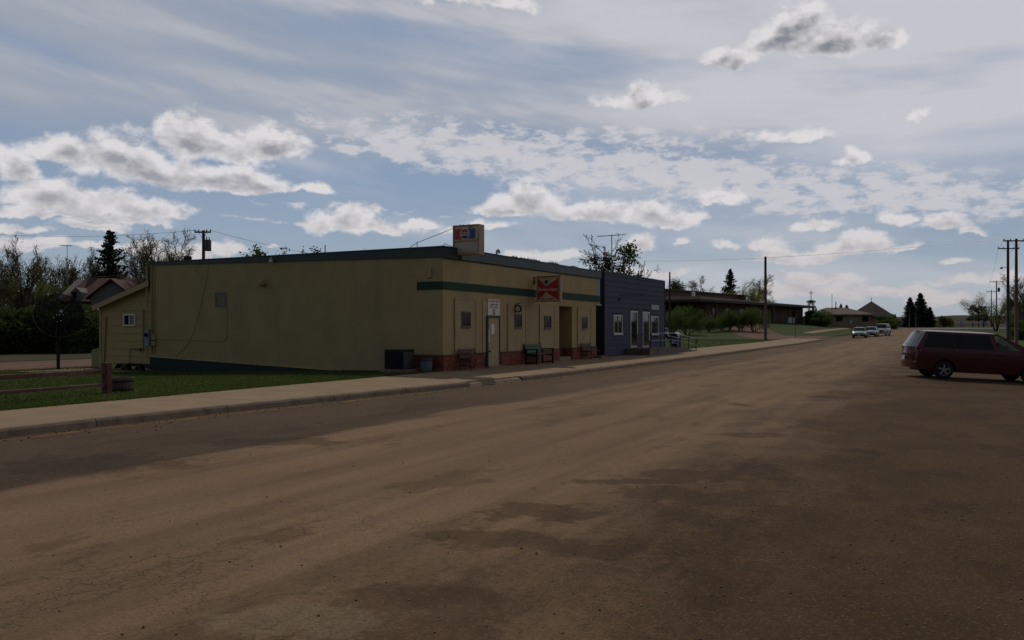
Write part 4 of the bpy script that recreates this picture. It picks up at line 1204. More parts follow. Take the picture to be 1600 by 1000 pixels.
# ------------------------------------------------------------------ lean-to shed behind
YS = y0 + .22
sx0, _ = on_y(157, 500, YS); sx1 = xw - .02
szb = tz(sx0, YS) - .1
szbr = szb
zr1 = on_y(232, 443, YS)[1]; zr0 = on_y(157, 480, YS)[1]
sh = wempty('lean_to_shed', ((sx0 + sx1) / 2, YS, szb), 'cream lap sided lean-to with sloping roof behind the stucco building', 'shed')
sl = (zr1 - zr0) / (sx1 - sx0)
M_SID = mat('cream_siding', (0.420, 0.344, 0.155), (0.377, 0.311, 0.138), 2, .8, .002, 20, dirt=((.24, .2, .12), 1.5, .4), spec=.3)
M_SIDG = mat('greenish_cream_siding', (0.312, 0.294, 0.138), (0.286, 0.263, 0.127), 2, .8, spec=.3)
zz = szb; i = 0
bh_ = .36
while zz < zr1:
    poly = [(sx0, zz), (sx1, zz), (sx1, zz + bh_), (sx0, zz + bh_)]
    poly = clip_poly(poly, -sl, 1.0, zr0 - sl * sx0 - .02)
    if len(poly) >= 3:
        bq = MB()
        n_ = len(poly)
        bot = min(p[1] for p in poly)
        bq.v = [(p[0], YS - (.034 if p[1] < bot + .02 else .012), p[1]) for p in poly] + [(p[0], YS + .002, p[1]) for p in poly]
        bq.f = [tuple(range(n_)), tuple(range(2 * n_ - 1, n_ - 1, -1))] + [(k, (k + 1) % n_, n_ + (k + 1) % n_, n_ + k) for k in range(n_)]
        bq.mi = [0] * len(bq.f)
        bq.build('siding_board', M_SID, sh)
    zz += bh_; i += 1
MB().prism([(sx0, szb - .3), (sx1, szb - .3), (sx1, zr1), (sx0, zr0)], YS + .003, YS + 5.5, 'y').build('wall', M_SID, sh)
ov = .14
MB().hexa([(sx0 - ov, YS - .30, zr0 - sl * ov + .02), (sx1, YS - .30, zr1 + .02), (sx1, YS + 5.6, zr1 + .02), (sx0 - ov, YS + 5.6, zr0 - sl * ov + .02), (sx0 - ov, YS - .30, zr0 - sl * ov + .09), (sx1, YS - .30, zr1 + .09), (sx1, YS + 5.6, zr1 + .09), (sx0 - ov, YS + 5.6, zr0 - sl * ov + .09)]).build('roof', M_ROOF, sh)
MB().hexa([(sx0 - ov - .02, YS - .335, zr0 - sl * ov - .13), (sx1, YS - .335, zr1 - .13), (sx1, YS - .301, zr1 - .13), (sx0 - ov - .02, YS - .301, zr0 - sl * ov - .13), (sx0 - ov - .02, YS - .335, zr0 - sl * ov + .11), (sx1, YS - .335, zr1 + .11), (sx1, YS - .301, zr1 + .11), (sx0 - ov - .02, YS - .301, zr0 - sl * ov + .11)]).build('bargeboard', M_PANEL, sh)
MB().box(sx0 - .03, sx0 + .09, YS - .05, YS - .012, szb, zr0).build('corner_board', M_PANEL, sh)
wx0, wz1 = on_y(194.5, 490.5, YS); wx1, wz0 = on_y(213, 509.5, YS)
wf = MB().ring(wx0, wx1, wz0, wz1, .07, YS - .08, YS - .012, 'y').build('window', M_WHITE, sh)
MB().box((wx0 + wx1) / 2 - .025, (wx0 + wx1) / 2 + .025, YS - .07, YS - .03, wz0 + .07, wz1 - .07).build('mullion', M_WHITE, wf)
MB().box(wx0 + .07, (wx0 + wx1) / 2 - .025, YS - .05, YS - .03, wz0 + .07, wz1 - .07).build('pane', M_GLASSD, wf)
MB().box((wx0 + wx1) / 2 + .025, wx1 - .07, YS - .045, YS - .025, wz0 + .07, wz1 - .07).build('pane', mat('glass_painted_reflection', (.20, .20, .19), rough=.15), wf)  # pale base colour stands in for a reflection on this pane
p_ = [on_y(*q, YS) for q in ((167.5, 495), (164, 573))]
MB().tube([(p_[0][0], YS - .06, p_[0][1]), (p_[1][0], YS - .06, p_[1][1])], .03, 6).build('downpipe', mat('brownish_pipe', (.22, .18, .12), rough=.7), sh)
p_ = [on_y(*q, YS) for q in ((225.5, 484), (225.5, 548))]
MB().tube([(p_[0][0], YS - .05, p_[0][1]), (p_[1][0], YS - .05, p_[1][1])], .022, 6).build('downpipe', MATS['brownish_pipe'], sh)
# lower side box of the shed
lx0, lz = on_y(143, 547, YS + .3)
lz2 = on_y(157, 540, YS + .3)[1]
MB().prism([(lx0, szb - .3), (sx0 - .005, szb - .3), (sx0 - .005, lz2), (lx0, lz)], YS + .3, YS + 2.4, 'y').build('low_annex', M_SIDG, sh)
# tandem wheels with a long fender standing at the shed
YT = y0 - .75
tx0, tz1 = on_y(183.5, 567.2, YT); tx1, _ = on_y(234, 567, YT)
tg = tz((tx0 + tx1) / 2, YT)
tr = wempty('tandem_axle', ((tx0 + tx1) / 2, YT, tg), 'pair of low black wheels under one rounded fender at the foot of the shed', 'trailer axle')
M_TYRE = mat('old_tyre', (.016, .015, .014), (.026, .023, .02), 8, .9)
wcx = [tx0 + (tx1 - tx0) * .28, tx0 + (tx1 - tx0) * .70]
rr = .27
for cxx in wcx:
    w_o = MB().lathe([(rr * .55, -.10), (rr * .95, -.11), (rr, -.07), (rr, .07), (rr * .95, .11), (rr * .55, .10)], 20, (cxx, YT, tz1 - .05 - rr), 'y').build('wheel', M_TYRE, tr, smooth=True)
    MB().lathe([(0, -.05), (rr * .25, -.06), (rr * .5, -.03), (rr * .56, -.09), (rr * .56, .09)], 16, (cxx, YT, tz1 - .05 - rr), 'y').build('hub', mat('dull_dark_rim', (.012, .013, .012), rough=.8), w_o, smooth=True)
fp = [(tx0, tg + .12), (tx0 + .08, tz1 - .12), (tx0 + .22, tz1 - .02), (tx0 + .4, tz1), (tx1 - .4, tz1), (tx1 - .22, tz1 - .03), (tx1 - .06, tz1 - .14), (tx1 + .06, tg + .14)]
b = MB()
for (p, q) in zip(fp[:-1], fp[1:]):
    b.hexa([(p[0], YT - .16, p[1] - .02), (q[0], YT - .16, q[1] - .02), (q[0], YT + .16, q[1] - .02), (p[0], YT + .16, p[1] - .02), (p[0], YT - .16, p[1]), (q[0], YT - .16, q[1]), (q[0], YT + .16, q[1]), (p[0], YT + .16, p[1])])
b.box(wcx[0] - .2, wcx[1] + .2, YT + .17, YT + .25, tg + .22, tg + .30)
b.build('fender', M_TYRE, tr)
h0 = on_y(203.5, 567, YS - .05); h1 = on_y(203.5, 545, YS - .05); h2 = on_y(221, 546, YS - .05)
hb = MB().tube([(h0[0], YS - .07, h0[1] - .3), (h1[0], YS - .07, h1[1]), (h2[0], YS - .07, h2[1])], .018, 6).lathe([(0, -.03), (.06, -.03), (.06, .03), (0, .03)], 10, (h2[0], YS - .1, h2[1]), 'y')
hb.build('water_pipe', M_BLACK, sh)

# ------------------------------------------------------------------ fence with rails, and half barrel
M_FRED = mat('weathered_red_wood', (.14, .048, .036), (.10, .035, .026), 5, .85, .004, 12, stretch=(1, .25, 1), dirt=((.30, .25, .2), 2.5, .5))
fx1, fy1 = gnd(167, 615, tz(-19.6, 14.3))
fx0, fy0 = gnd(0, 636, 0.08)
fx0 = fx1 + .75; fy0 = fy1 - 5.0
hf_ = .78
fn = wempty('rail_fence', (fx1, fy1, tz(fx1, fy1)), 'low weathered red rail fence ending in a square post on the lawn', 'fence')
r = random.Random(2)
dv = Vector((fx0 - fx1, fy0 - fy1, 0)).normalized()
pv = Vector((-dv.y, dv.x, 0))
for k in range(4):
    p = Vector((fx1, fy1, 0)) + dv * (4.3 * k)
    z = tz(p.x, p.y)
    MB().obox((p.x, p.y, z + hf_ / 2 - .1), dv, pv, (0, 0, 1), .082, .082, hf_ / 2 + .1).build('post', M_FRED, fn)
for k in range(3):
    for (zc, th) in ((.56, .052), (.22, .036)):
        a = Vector((fx1, fy1, 0)) + dv * (4.3 * k + .085); c_ = Vector((fx1, fy1, 0)) + dv * (4.3 * (k + 1) - .085)
        za, zc2 = tz(a.x, a.y) + zc, tz(c_.x, c_.y) + zc + r.uniform(-.03, .02)
        mid = (a + c_) / 2; L = (c_ - a).length
        dd = Vector((dv.x * L, dv.y * L, zc2 - za)).normalized()
        MB().obox((mid.x, mid.y, (za + zc2) / 2), dd, pv, dd.cross(pv) * -1, L / 2, .045, th).build('rail', M_FRED, fn)
bx_, by_ = gnd(190, 612, tz(-19.3, 15))
brz = tz(bx_, by_)
hb = wempty('half_barrel', (bx_, by_, brz), 'weathered half barrel planter on the lawn beside the fence post', 'planter')
M_STAVE = mat('grey_brown_stave', (.15, .105, .085), (.10, .07, .058), 6, .9, .003, 20)
Rb, Hb = .30, .37
ns = 22
for k in range(ns):
    a0, a1 = 2 * math.pi * k / ns + .012, 2 * math.pi * (k + 1) / ns - .012
    p = []
    for (z, rm) in ((-.03, .86), (Hb, 1.03)):
        for (a, rr_) in ((a0, Rb * rm - .03), (a1, Rb * rm - .03), (a1, Rb * rm), (a0, Rb * rm)):
            p.append((bx_ + rr_ * math.cos(a), by_ + rr_ * math.sin(a), brz + z))
    MB().hexa(p).build('stave', M_STAVE, hb)
for z, rm in ((.07, .905), (.28, .985)):
    MB().lathe([(Rb * rm, z - .02), (Rb * rm + .012, z - .02), (Rb * rm + .014, z + .02), (Rb * rm, z + .02)], 24, (bx_, by_, brz)).build('hoop', M_BLACK, hb)
MB().lathe([(0, Hb - .08), (Rb * .95, Hb - .08)], 20, (bx_, by_, brz)).build('soil', mat('soil', (.03, .02, .014), rough=1), hb)

# ------------------------------------------------------------------ satellite dish
dxg, dyg = gnd(91, 577.5, tz(-34.5, 20.5))
dgz = tz(dxg, dyg)
Dd = dyg * CT - dxg * ST
dish = wempty('satellite_dish', (dxg, dyg, dgz), 'large black mesh satellite dish on a pole standing on the left lawn', 'satellite dish')
cz_ = at(91, 498, Dd).z
MB().tube([(dxg, dyg, dgz - .2), (dxg, dyg, cz_ - .1)], .075, 10).build('pole', M_BLACK, dish)
ax = Vector((.86, -.42, .36)).normalized()       # where it looks
ctr = Vector((dxg, dyg, cz_)) + ax * .12
ua = ax.cross(Vector((0, 0, 1))).normalized(); va = ua.cross(ax).normalized()
Rd = 1.08
def dp(r_, a): return ctr + (ua * math.cos(a) + va * math.sin(a)) * r_ + ax * (.30 * (r_ / Rd) ** 2)
b = MB()
for k in range(12):
    a = k * math.pi / 6 + .2
    b.tube([dp(Rd * t, a) for t in (.04, .3, .55, .8, 1.0)], .016, 5)
b.build('ribs', M_BLACK, dish)
b = MB()
for t, w_ in ((.45, .010), (.75, .010), (1.0, .022)):
    b.tube([dp(Rd * t, k * math.pi / 18) for k in range(37)], w_, 5, caps=False)
b.build('hoops', mat('worn_black_rim', (.035, .033, .032), rough=.7), dish)
V = []; Fc = []
for i in range(9):
    for k in range(36):
        V.append(dp(Rd * (.03 + .97 * i / 8), k * math.pi / 18))
for i in range(8):
    for k in range(36):
        Fc.append((i * 36 + k, i * 36 + (k + 1) % 36, (i + 1) * 36 + (k + 1) % 36, (i + 1) * 36 + k))
M_MESH = mat('black_wire_mesh', (.008, .008, .008), rough=.95, trans=.30, spec=0)
ms = npmesh('mesh', [tuple(v - Vector((dxg, dyg, dgz))) for v in V], Fc)
link('mesh_panel', ms, M_MESH, dish)
fc = ctr + ax * .72
b = MB()
for k in range(4):
    b.tube([dp(Rd * .98, k * math.pi / 2 + .7), fc], .010, 5)
b.build('feed_struts', M_BLACK, dish)
MB().tube([fc - ax * .04, fc + ax * .14], .07, 12).build('feed_horn', M_GREYMET, dish)
MB().obox(ctr - ax * .12, ua, va, ax, .16, .2, .12).build('mount', M_BLACK, dish)
b = MB()
for k, (a, q) in enumerate(((2.5, .22), (.9, .14), (-.1, .22), (-2.0, .2), (1.8, .12), (-1.2, .24))):
    b.obox(ctr + ua * q * math.cos(a) + va * q * math.sin(a) + ax * .08, ua, va, ax, .016, .016, .01)
b.build('bolts', mat('bright_bolt', (.8, .8, .8), rough=.25, metal=1.0), dish)
# ------------------------------------------------------------------ blue building
M_BLUE = mat('faded_blue_siding', (.050, .060, .100), (.043, .051, .086), 2.5, .8, .002, 18, dirt=((.08, .085, .10), 2, .4), spec=.35)
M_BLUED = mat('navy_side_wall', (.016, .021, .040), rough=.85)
M_ALU = mat('off_white_frame', (.52, .50, .49), (.46, .44, .43), 5, .55)
gy0, _ = on_x(943.7, 500, BX); gy1, _ = on_x(1038, 500, BX)
gz = walk_z(BX, gy0)
zt0 = on_x(943.7, 424.7, BX)[1]; zt1b = on_x(1038, 438.5, BX)[1]
zt_ = (zt0 + zt1b) / 2
bl = wempty('blue_building', (BX, (gy0 + gy1) / 2, gz), 'small flat fronted shop with faded blue siding, two glass doors and two windows', 'building')
MB().box(BX - 9, BX - .03, gy0 + .01, gy1 - .01, gz - .3, zt_ - .45).build('wall', M_BLUED, bl)
MB().box(BX - .3, BX - .025, gy0 + .004, gy1 - .004, gz - .3, zt_ - .02).build('false_front', M_BLUED, bl)
MB().box(BX - 9.1, BX - .31, gy0 - .1, gy1 + .1, zt_ - .44, zt_ - .36).build('roof', M_ROOF, bl)
F2 = lambda px, py: on_x(px, py, BX)
opens = [(957.8, 971.6, 491.5, 522.2), (984.2, 995.6, 485.2, 543), (1003.2, 1013.9, 486.8, 543), (1016.2, 1027.6, 493.5, 522.6)]
rects = []
for (a, b_, t, bo) in opens:
    ya, z1 = F2(a, t); yb, _ = F2(b_, t); _, z0 = F2((a + b_) / 2, bo)
    rects.append((ya, yb, z0, z1))
zz = gz + .02; row = 0
bh_ = .30
r = random.Random(3)
while zz < zt_ - .05:
    ztp = min(zz + bh_ - .004, zt_ - .03)
    segs = [(gy0, gy1)]
    cuts_ = [gy0 + (gy1 - gy0) * (.22 + .27 * i) + (.35 if row % 2 else 0) for i in range(3)]
    iv = []
    last = gy0
    for c_ in cuts_ + [gy1]:
        iv.append((last, c_)); last = c_
    for (ya, yb) in iv:
        parts = [(ya + .003, yb - .003)]
        for (ra_, rb_, rz0, rz1) in rects:
            if rz0 < ztp - .02 and rz1 > zz + .02:
                nx_ = []
                for (p, q) in parts:
                    if q <= ra_ or p >= rb_: nx_.append((p, q)); continue
                    if p < ra_: nx_.append((p, ra_))
                    if q > rb_: nx_.append((rb_, q))
                parts = nx_
        for (p, q) in parts:
            if q - p > .05:
                e = r.uniform(0, .004)
                MB().hexa([(BX - .024, p, zz), (BX + .026 + e, p, zz), (BX + .026 + e, q, zz), (BX - .024, q, zz), (BX - .024, p, ztp), (BX + .006 + e, p, ztp), (BX + .006 + e, q, ztp), (BX - .024, q, ztp)]).build('siding_board', M_BLUE, bl)
    zz += bh_; row += 1
MB().box(BX - .32, BX + .04, gy0 - .02, gy1 + .02, zt_ - .029, zt_ + .02).build('roof_cap', mat('dark_cap', (.02, .024, .04), rough=.6), bl)
MB().box(BX - .02, BX + .045, gy0 - .04, gy0 + .04, gz - .1, zt_ - .03).build('corner_board', M_BLUED, bl)
MB().box(BX - .02, BX + .045, gy1 - .02, gy1 + .04, gz - .1, zt_ - .03).build('corner_board', M_BLUED, bl)
M_CURT = mat('pale_pink_curtain', (.34, .24, .20), (.26, .17, .15), 12, .9, stretch=(1, 6, .3))
for i, (ya, yb, z0, z1) in enumerate(rects):
    isdoor = i in (1, 2)
    w_ = .11 if isdoor else .085
    fr = MB().ring(ya, yb, z0, z1, w_, BX - .024, BX + .05).build('door' if isdoor else 'window', M_ALU, bl)
    MB().box(BX - .020, BX - .012, ya + w_, yb - w_, z0 + w_, z1 - w_).build('backing', M_DARK, fr)
    MB().box(BX + .015, BX + .022, ya + w_, yb - w_, z0 + w_, z1 - w_).build('pane', M_GLASS, fr)
    if isdoor:
        MB().tube([(BX + .075, ya + w_ * .5, z0 + .9), (BX + .10, ya + w_ * .5, z0 + .93), (BX + .10, ya + w_ * .5, z0 + 1.2), (BX + .075, ya + w_ * .5, z0 + 1.23)], .014, 6).build('handle', M_ALU, fr)
    elif i == 0:
        m_ = (ya + yb) / 2
        MB().box(BX - .011, BX - .004, ya + w_, ya + w_ + .22 * (yb - ya), z0 + w_, z1 - w_).box(BX - .011, BX - .004, yb - w_ - .3 * (yb - ya), yb - w_, z0 + w_, z1 - w_).build('curtain', M_CURT, fr)
        MB().box(BX + .023, BX + .045, m_ - .02, m_ + .02, z0 + w_, z1 - w_).build('mullion', M_ALU, fr)
        MB().box(BX + .051, BX + .09, ya - .04, yb + .04, z0 - .05, z0 + .0).build('sill', M_ALU, fr)
    else:
        MB().box(BX + .051, BX + .09, ya - .04, yb + .04, z0 - .05, z0 + .0).build('sill', M_ALU, fr)
s0 = F2(1016.8, 476.4); s1 = F2(1028.3, 484.3)
nb = MB().box(BX + .035, BX + .055, s0[0], s1[0], s1[1], s0[1]).build('name_board', mat('grey_white_board', (.46, .45, .44), (.38, .37, .36), 6, .7), bl)
b = MB()
for i in range(2):
    zc = s1[1] + (s0[1] - s1[1]) * (.68 - .38 * i)
    for k in range(7):
        y = s0[0] + (s1[0] - s0[0]) * (.1 + .12 * k)
        b.box(BX + .0551, BX + .058, y, y + .05, zc - .03, zc + .03)
b.build('faded_marks', mat('faded_grey_marks', (.24, .23, .23), rough=.8), nb)
a = F2(966.5, 460.6); c_ = F2(1007.5, 459.8)
MB().tube([(BX + .12, a[0], a[1]), (BX + .12, c_[0], c_[1] + .02)], .022, 6).tube([(BX, a[0] + .2, a[1]), (BX + .12, a[0] + .2, a[1])], .015, 5).tube([(BX, c_[0] - .2, c_[1]), (BX + .12, c_[0] - .2, c_[1])], .015, 5).build('awning_rod', M_BLACK, bl)
a = F2(966.5, 468)
MB().lathe([(0, -.06), (.05, -.05), (.055, .05), (0, .06)], 8, (BX + .07, a[0], a[1])).build('small_lamp', M_BLACK, bl)

# stoop, steps, ramp and railings
zl = rects[1][2] - .015
SX = BX + 1.45
M_RAMP = mat('stained_ramp_concrete', (.17, .135, .115), (.13, .10, .085), 2, .9, .004, 20, dirt=((.06, .045, .04), 2, .7))
sty0, sty1 = on_x(979, 545, BX + .1)[0], on_x(1015, 545, SX)[0]
sto = wempty('entrance_ramp', (BX + .8, sty1, gz), 'concrete steps and sloping ramp with railings in front of the blue shop', 'ramp')
hstep = (zl - gz)
MB().box(BX + .05, BX + .85, sty0, sty1 - .003, gz - .05, zl).build('landing', M_RAMP, sto)
for k in (1, 2):
    MB().box(BX + .851 + (.28 * (2 - k)) * 0, BX + .85 + .28 * k, sty0, sty1 - .003, gz - .05, zl - hstep * k / 3).build('step', M_RAMP, sto) if k == 1 else MB().box(BX + .851 + .28, BX + .85 + .56, sty0, sty1 - .003, gz - .05, zl - hstep * 2 / 3).build('step', M_RAMP, sto)
ye = on_x(1089, 550, SX)[0]; ym = on_x(1053, 545, SX)[0]
b = MB()
b.box(BX + .05, SX, sty1, ym, gz - .05, zl)
b.hexa([(BX + .05, ym + .001, gz - .05), (SX, ym + .001, gz - .05), (SX, ye, gz - .05), (BX + .05, ye, gz - .05), (BX + .05, ym + .001, zl), (SX, ym + .001, zl), (SX, ye, gz + .02), (BX + .05, ye, gz + .02)])
b.build('ramp', M_RAMP, sto)
M_RAIL = mat('navy_railing', (.02, .03, .075), rough=.5)
M_RAILT = mat('grey_handrail', (.25, .24, .23), rough=.5, metal=.4)
rt = lambda y: zl + .86 if y < ym else zl + .86 - (zl - gz) * (y - ym) / (ye - ym)
for side, X in enumerate((SX - .08, BX + .2)):
    pys = [on_x(p, 530, SX - .08)[0] for p in (1017.5, 1032.5, 1049, 1063, 1076, 1087.5)]
    for y in pys:
        if side and y < gy1 + .1: continue
        base = rt(y) - .86
        MB().box(X - .028, X + .028, y - .028, y + .028, base - .02, rt(y)).build('post', M_RAIL, sto)
    ya, yb = (pys[0], pys[-1] + .25)
    if side: ya = gy1 + .15
    for (dz1, m_, th) in ((.0, M_RAILT, .024), (-.42, M_RAILT if side == 0 else M_RAIL, .018)):
        pts = [(X, ya, rt(ya) + dz1), (X, max(ym, ya), rt(max(ym, ya)) + dz1), (X, yb, rt(min(yb, ye)) + dz1 - .03)]
        MB().tube(pts, th, 6).build('handrail', m_, sto)
    if side == 0:
        MB().tube([(X, yb, rt(ye) - .03), (X, yb + .02, rt(ye) - .42)], .024, 6).build('rail_end', M_RAIL, sto)
lx = BX + .8
MB().tube([(BX + .75, sty0 + .1, zl), (BX + .75, sty0 + .1, zl + .85), (BX + 1.0, sty0 + .1, zl + .86), (BX + 1.45, sty0 + .1, gz + .82), (BX + 1.45, sty0 + .1, gz)], .022, 6).build('handrail', M_RAIL, sto)

# collection mailbox behind the ramp
mx_, my_ = gnd(1056, 545.8, .22)
mz = tz(mx_, my_)
mbx = empty('mailbox', (mx_, my_, mz), 'blue street mailbox with rounded top behind the ramp railing', 'mailbox', rz=-.15)
M_MB = mat('mailbox_blue', (.015, .028, .13), (.013, .024, .11), 5, .35, coat=.6)
pr = [(-.27, .12), (.27, .12), (.27, .98)] + [(.27 * math.cos(a), .98 + .27 * math.sin(a)) for a in np.linspace(.15, math.pi - .15, 9)] + [(-.27, .98)]
MB().prism(pr, -.32, .32, 'y').build('body', M_MB, mbx)
for sx in (-.22, .22):
    for sy in (-.26, .26):
        MB().box(sx - .03, sx + .03, sy - .03, sy + .03, 0, .119).build('leg', M_MB, mbx)
MB().box(.271, .285, -.24, .24, .85, 1.0).build('pull_handle', M_GREYMET, mbx)
MB().box(-.18, .18, -.328, -.321, .45, .75).build('decal', mat('pale_decal', (.45, .47, .55), rough=.5), mbx)

# ------------------------------------------------------------------ utility poles, wires, antennas
M_POLE = mat('weathered_pole_wood', (.15, .095, .068), (.11, .07, .052), 3, .9, .004, 20, stretch=(1, 1, .15))
M_POLED = mat('creosoted_pole', (.045, .030, .028), (.06, .04, .035), 3, .9, stretch=(1, 1, .15))
M_INS = mat('insulator_grey', (.05, .05, .06), rough=.4)
def upole(px, py_top, D, arms, label, m_, base_py=None, r0=.15, group='utility poles beside the street', extra=None, yaw=None):
    T = at(px, py_top, D)
    zg = tz(T.x, T.y)
    o = empty('utility_pole', (T.x, T.y, zg), label, 'utility pole', group, rz=TH if yaw is None else yaw)
    H = T.z - zg
    MB().tube([(0, 0, -.5), (0, 0, H * .5), (0, 0, H)], [r0, r0 * .85, r0 * .65], 10).build('pole', m_, o, smooth=True)
    for (py, half, off) in arms:
        z = at(px, py, D).z - zg
        MB().box(-half + off, half + off, -.17, -.06, z - .06, z + .06).build('crossarm', m_, o)
        MB().tube([(-.5 * half + off, -.1, z - .05), (0, -.1, z - .55)], .015, 5).tube([(.5 * half + off, -.1, z - .05), (0, -.1, z - .55)], .015, 5).build('brace', M_INS, o)
        for u in (-.95, -.5, .5, .95):
            MB().lathe([(.03, 0), (.055, .03), (.04, .08), (.055, .11), (.03, .15), (0, .16)], 8, (u * half + off, -.115, z + .061)).build('insulator', M_INS, o)
    if extra: extra(o, H, zg, D)
    return o, T
def transformer(dx_, zc):
    def fn(o, H, zg, D):
        z = H - zc
        MB().lathe([(0, -.45), (.24, -.45), (.25, -.40), (.25, .35), (.20, .42), (0, .43)], 14, (dx_, -.1, z)).build('transformer', mat('transformer_grey', (.05, .05, .055), rough=.6), o, smooth=True)
        MB().tube([(dx_ - .1, -.1, z + .42), (dx_ - .1, -.1, z + .66)], .04, 6).tube([(dx_ + .1, -.1, z + .42), (dx_ + .1, -.1, z + .6)], .04, 6).box(dx_ * .3, dx_, -.12, -.06, z - .2, z - .14).build('bushing', M_INS, o)
    return fn
o1, T1 = upole(318, 360, 64, [(363, .62, -.02)], 'pole with short crossarm and a transformer rising behind the cream building', M_POLE, extra=transformer(.38, 1.15), r0=.17)
def lamp_arm(o, H, zg, D):
    z = at(1575, 418, D).z - zg
    MB().tube([(0, -.1, z - .15), (-.4, -.1, z + .03), (-.75, -.1, z)], .03, 6).build('lamp_arm', M_INS, o)
    MB().lathe([(0, .12), (.09, .1), (.13, -.05), (.20, -.14), (.0, -.17)], 12, (-.85, -.1, z - .02)).build('lamp_head', M_GREYMET, o, smooth=True)
o2, T2 = upole(1588, 373, 80, [(376.5, 1.3, 0)], 'brown pole nearest the right edge of the road with one high crossarm', M_POLE, r0=.17)
o3, T3 = upole(1575, 375, 98, [(388.5, 1.25, 0)], 'dark pole carrying a crossarm and a small street lamp on an arm', M_POLED, r0=.19, extra=lamp_arm)
o4, T4 = upole(1557, 438.5, 182, [(440.5, 1.5, 0)], 'thin far pole with wide crossarm and a small transformer above the pale trees', M_POLED, extra=transformer(.45, 2.0))
o5, T5 = upole(1549, 453, 235, [(455.5, 1.5, 0)], 'farthest thin pole with a crossarm above the pale trees', M_POLED)
def plain_pole(name, px, pyt, D, r_, label, m_, cat, r1=None):
    T = at(px, pyt, D); zg = tz(T.x, T.y)
    o = MB().tube([(T.x, T.y, zg - .4), (T.x, T.y, zg + (T.z - zg) * .5), (T.x, T.y, T.z)], [r_, r_ * .85, (r1 or r_ * .7)], 10).build(name, m_, origin=(T.x, T.y, zg), smooth=True)
    return tag(o, label, cat)
plain_pole('wooden_pole', 1196, 401, 96, .19, 'tall bare wooden pole on the lawn beside the sidewalk', M_POLE, 'pole')
plain_pole('wooden_post', 1046.5, 425, 82, .11, 'short thin bare pole just right of the blue shop', M_POLED, 'pole')
plain_pole('sign_post', 1243, 497, 112, .035, 'thin dark post at the end of the sidewalk', M_POLED, 'post')
plain_pole('antenna_mast', 1300, 459, 186, .07, 'slender mast in front of the hip roofed house', M_INS, 'mast')
plain_pole('mast', 508, 383, 60, .05, 'short thin mast poking above the cream building roof', M_INS, 'mast')
plain_pole('pale_post', 1421, 480, 225, .13, 'left of two pale posts in front of the dark spruces', M_POLE, 'post')
plain_pole('pale_post', 1431, 487, 225, .13, 'right of two pale posts in front of the dark spruces', M_POLE, 'post')
def wire(p, q, sag, label, r_=.012, n=14):
    p, q = Vector(p), Vector(q)
    pts = [p.lerp(q, i / n) - Vector((0, 0, sag * 4 * (i / n) * (1 - i / n))) for i in range(n + 1)]
    o = MB().tube(pts, r_, 4).build('power_line', M_INS, origin=tuple(p))
    return tag(o, label, 'power line', 'power lines overhead')
def armpt(o, T, dx_, dz_=.2):
    return Vector((T.x + dx_ * CT, T.y + dx_ * ST, T.z + dz_))
wire(armpt(o1, T1, -.55, -.0), at(-120, 352, 90), .8, 'thin line running left from the pole behind the cream building', .012)
wire(armpt(o1, T1, .55, -.0), at(700, 396, 60) + Vector((0, 0, -1.2)), .5, 'thin line running right from the pole behind the cream building', .010)
wire(at(-60, 437, 52), at(262, 424, 60), .2, 'lower dark line crossing in front of the left trees', .016)
wire(armpt(o2, T2, -1.2, 0), at(1010, 408, 150), .6, 'thin line running left from the high crossarm of the right pole', .016)
wire(armpt(o2, T2, -1.2, 0), armpt(o3, T3, -1.2, -1.0), .15, 'left line between the two large right poles', .010)
wire(armpt(o2, T2, 1.2, 0), armpt(o3, T3, 1.2, -1.0), .15, 'right line between the two large right poles', .010)
wire(armpt(o3, T3, -1.2, -1.0), armpt(o4, T4, -1.4, 0), .8, 'left line from the dark pole to the far poles', .010)
wire(armpt(o3, T3, 1.2, -1.0), armpt(o4, T4, 1.4, 0), .8, 'right line from the dark pole to the far poles', .010)
wire(armpt(o4, T4, -1.4, 0), armpt(o5, T5, -1.4, 0), .5, 'left line between the two farthest poles', .010)

def tv_antenna(px, pyt, D, half_px, label, tilt=0.0, yaw=0.0, zbase=None):
    T = at(px, pyt, D)
    zg = zbase if zbase is not None else tz(T.x, T.y)
    o = empty('tv_antenna', (T.x, T.y, zg), label, 'antenna', rz=TH + yaw)
    H = T.z - zg; L = half_px / F * D
    MB().tube([(0, 0, 0), (0, 0, H + .05)], .03, 6).build('mast', M_GREYMET, o)
    MB().tube([(-L, 0, H - tilt), (L, 0, H + tilt)], .022, 5).build('boom', M_GREYMET, o)
    for k in range(9):
        t = -1 + 2 * k / 8
        e = .75 - .04 * k
        MB().tube([(t * L, -e, H + t * tilt + .02), (t * L, e, H + t * tilt + .02)], .010, 4).build('rod', M_GREYMET, o)
    return o
tv_antenna(955.8, 368, 52, 22, 'wide tv antenna on a mast above the blue building', .06, zbase=3.5)
tv_antenna(105, 384, 84, 9, 'small tv antenna above the red roofed house on the left', .0)
# ------------------------------------------------------------------ far buildings
def local_frame(D0, px0, ang):
    """Empty at ground under the ray px0 at depth D0; local x turned by ang from the camera's right"""
    T = at(px0, 510, D0)
    return T.x, T.y, tz(T.x, T.y)
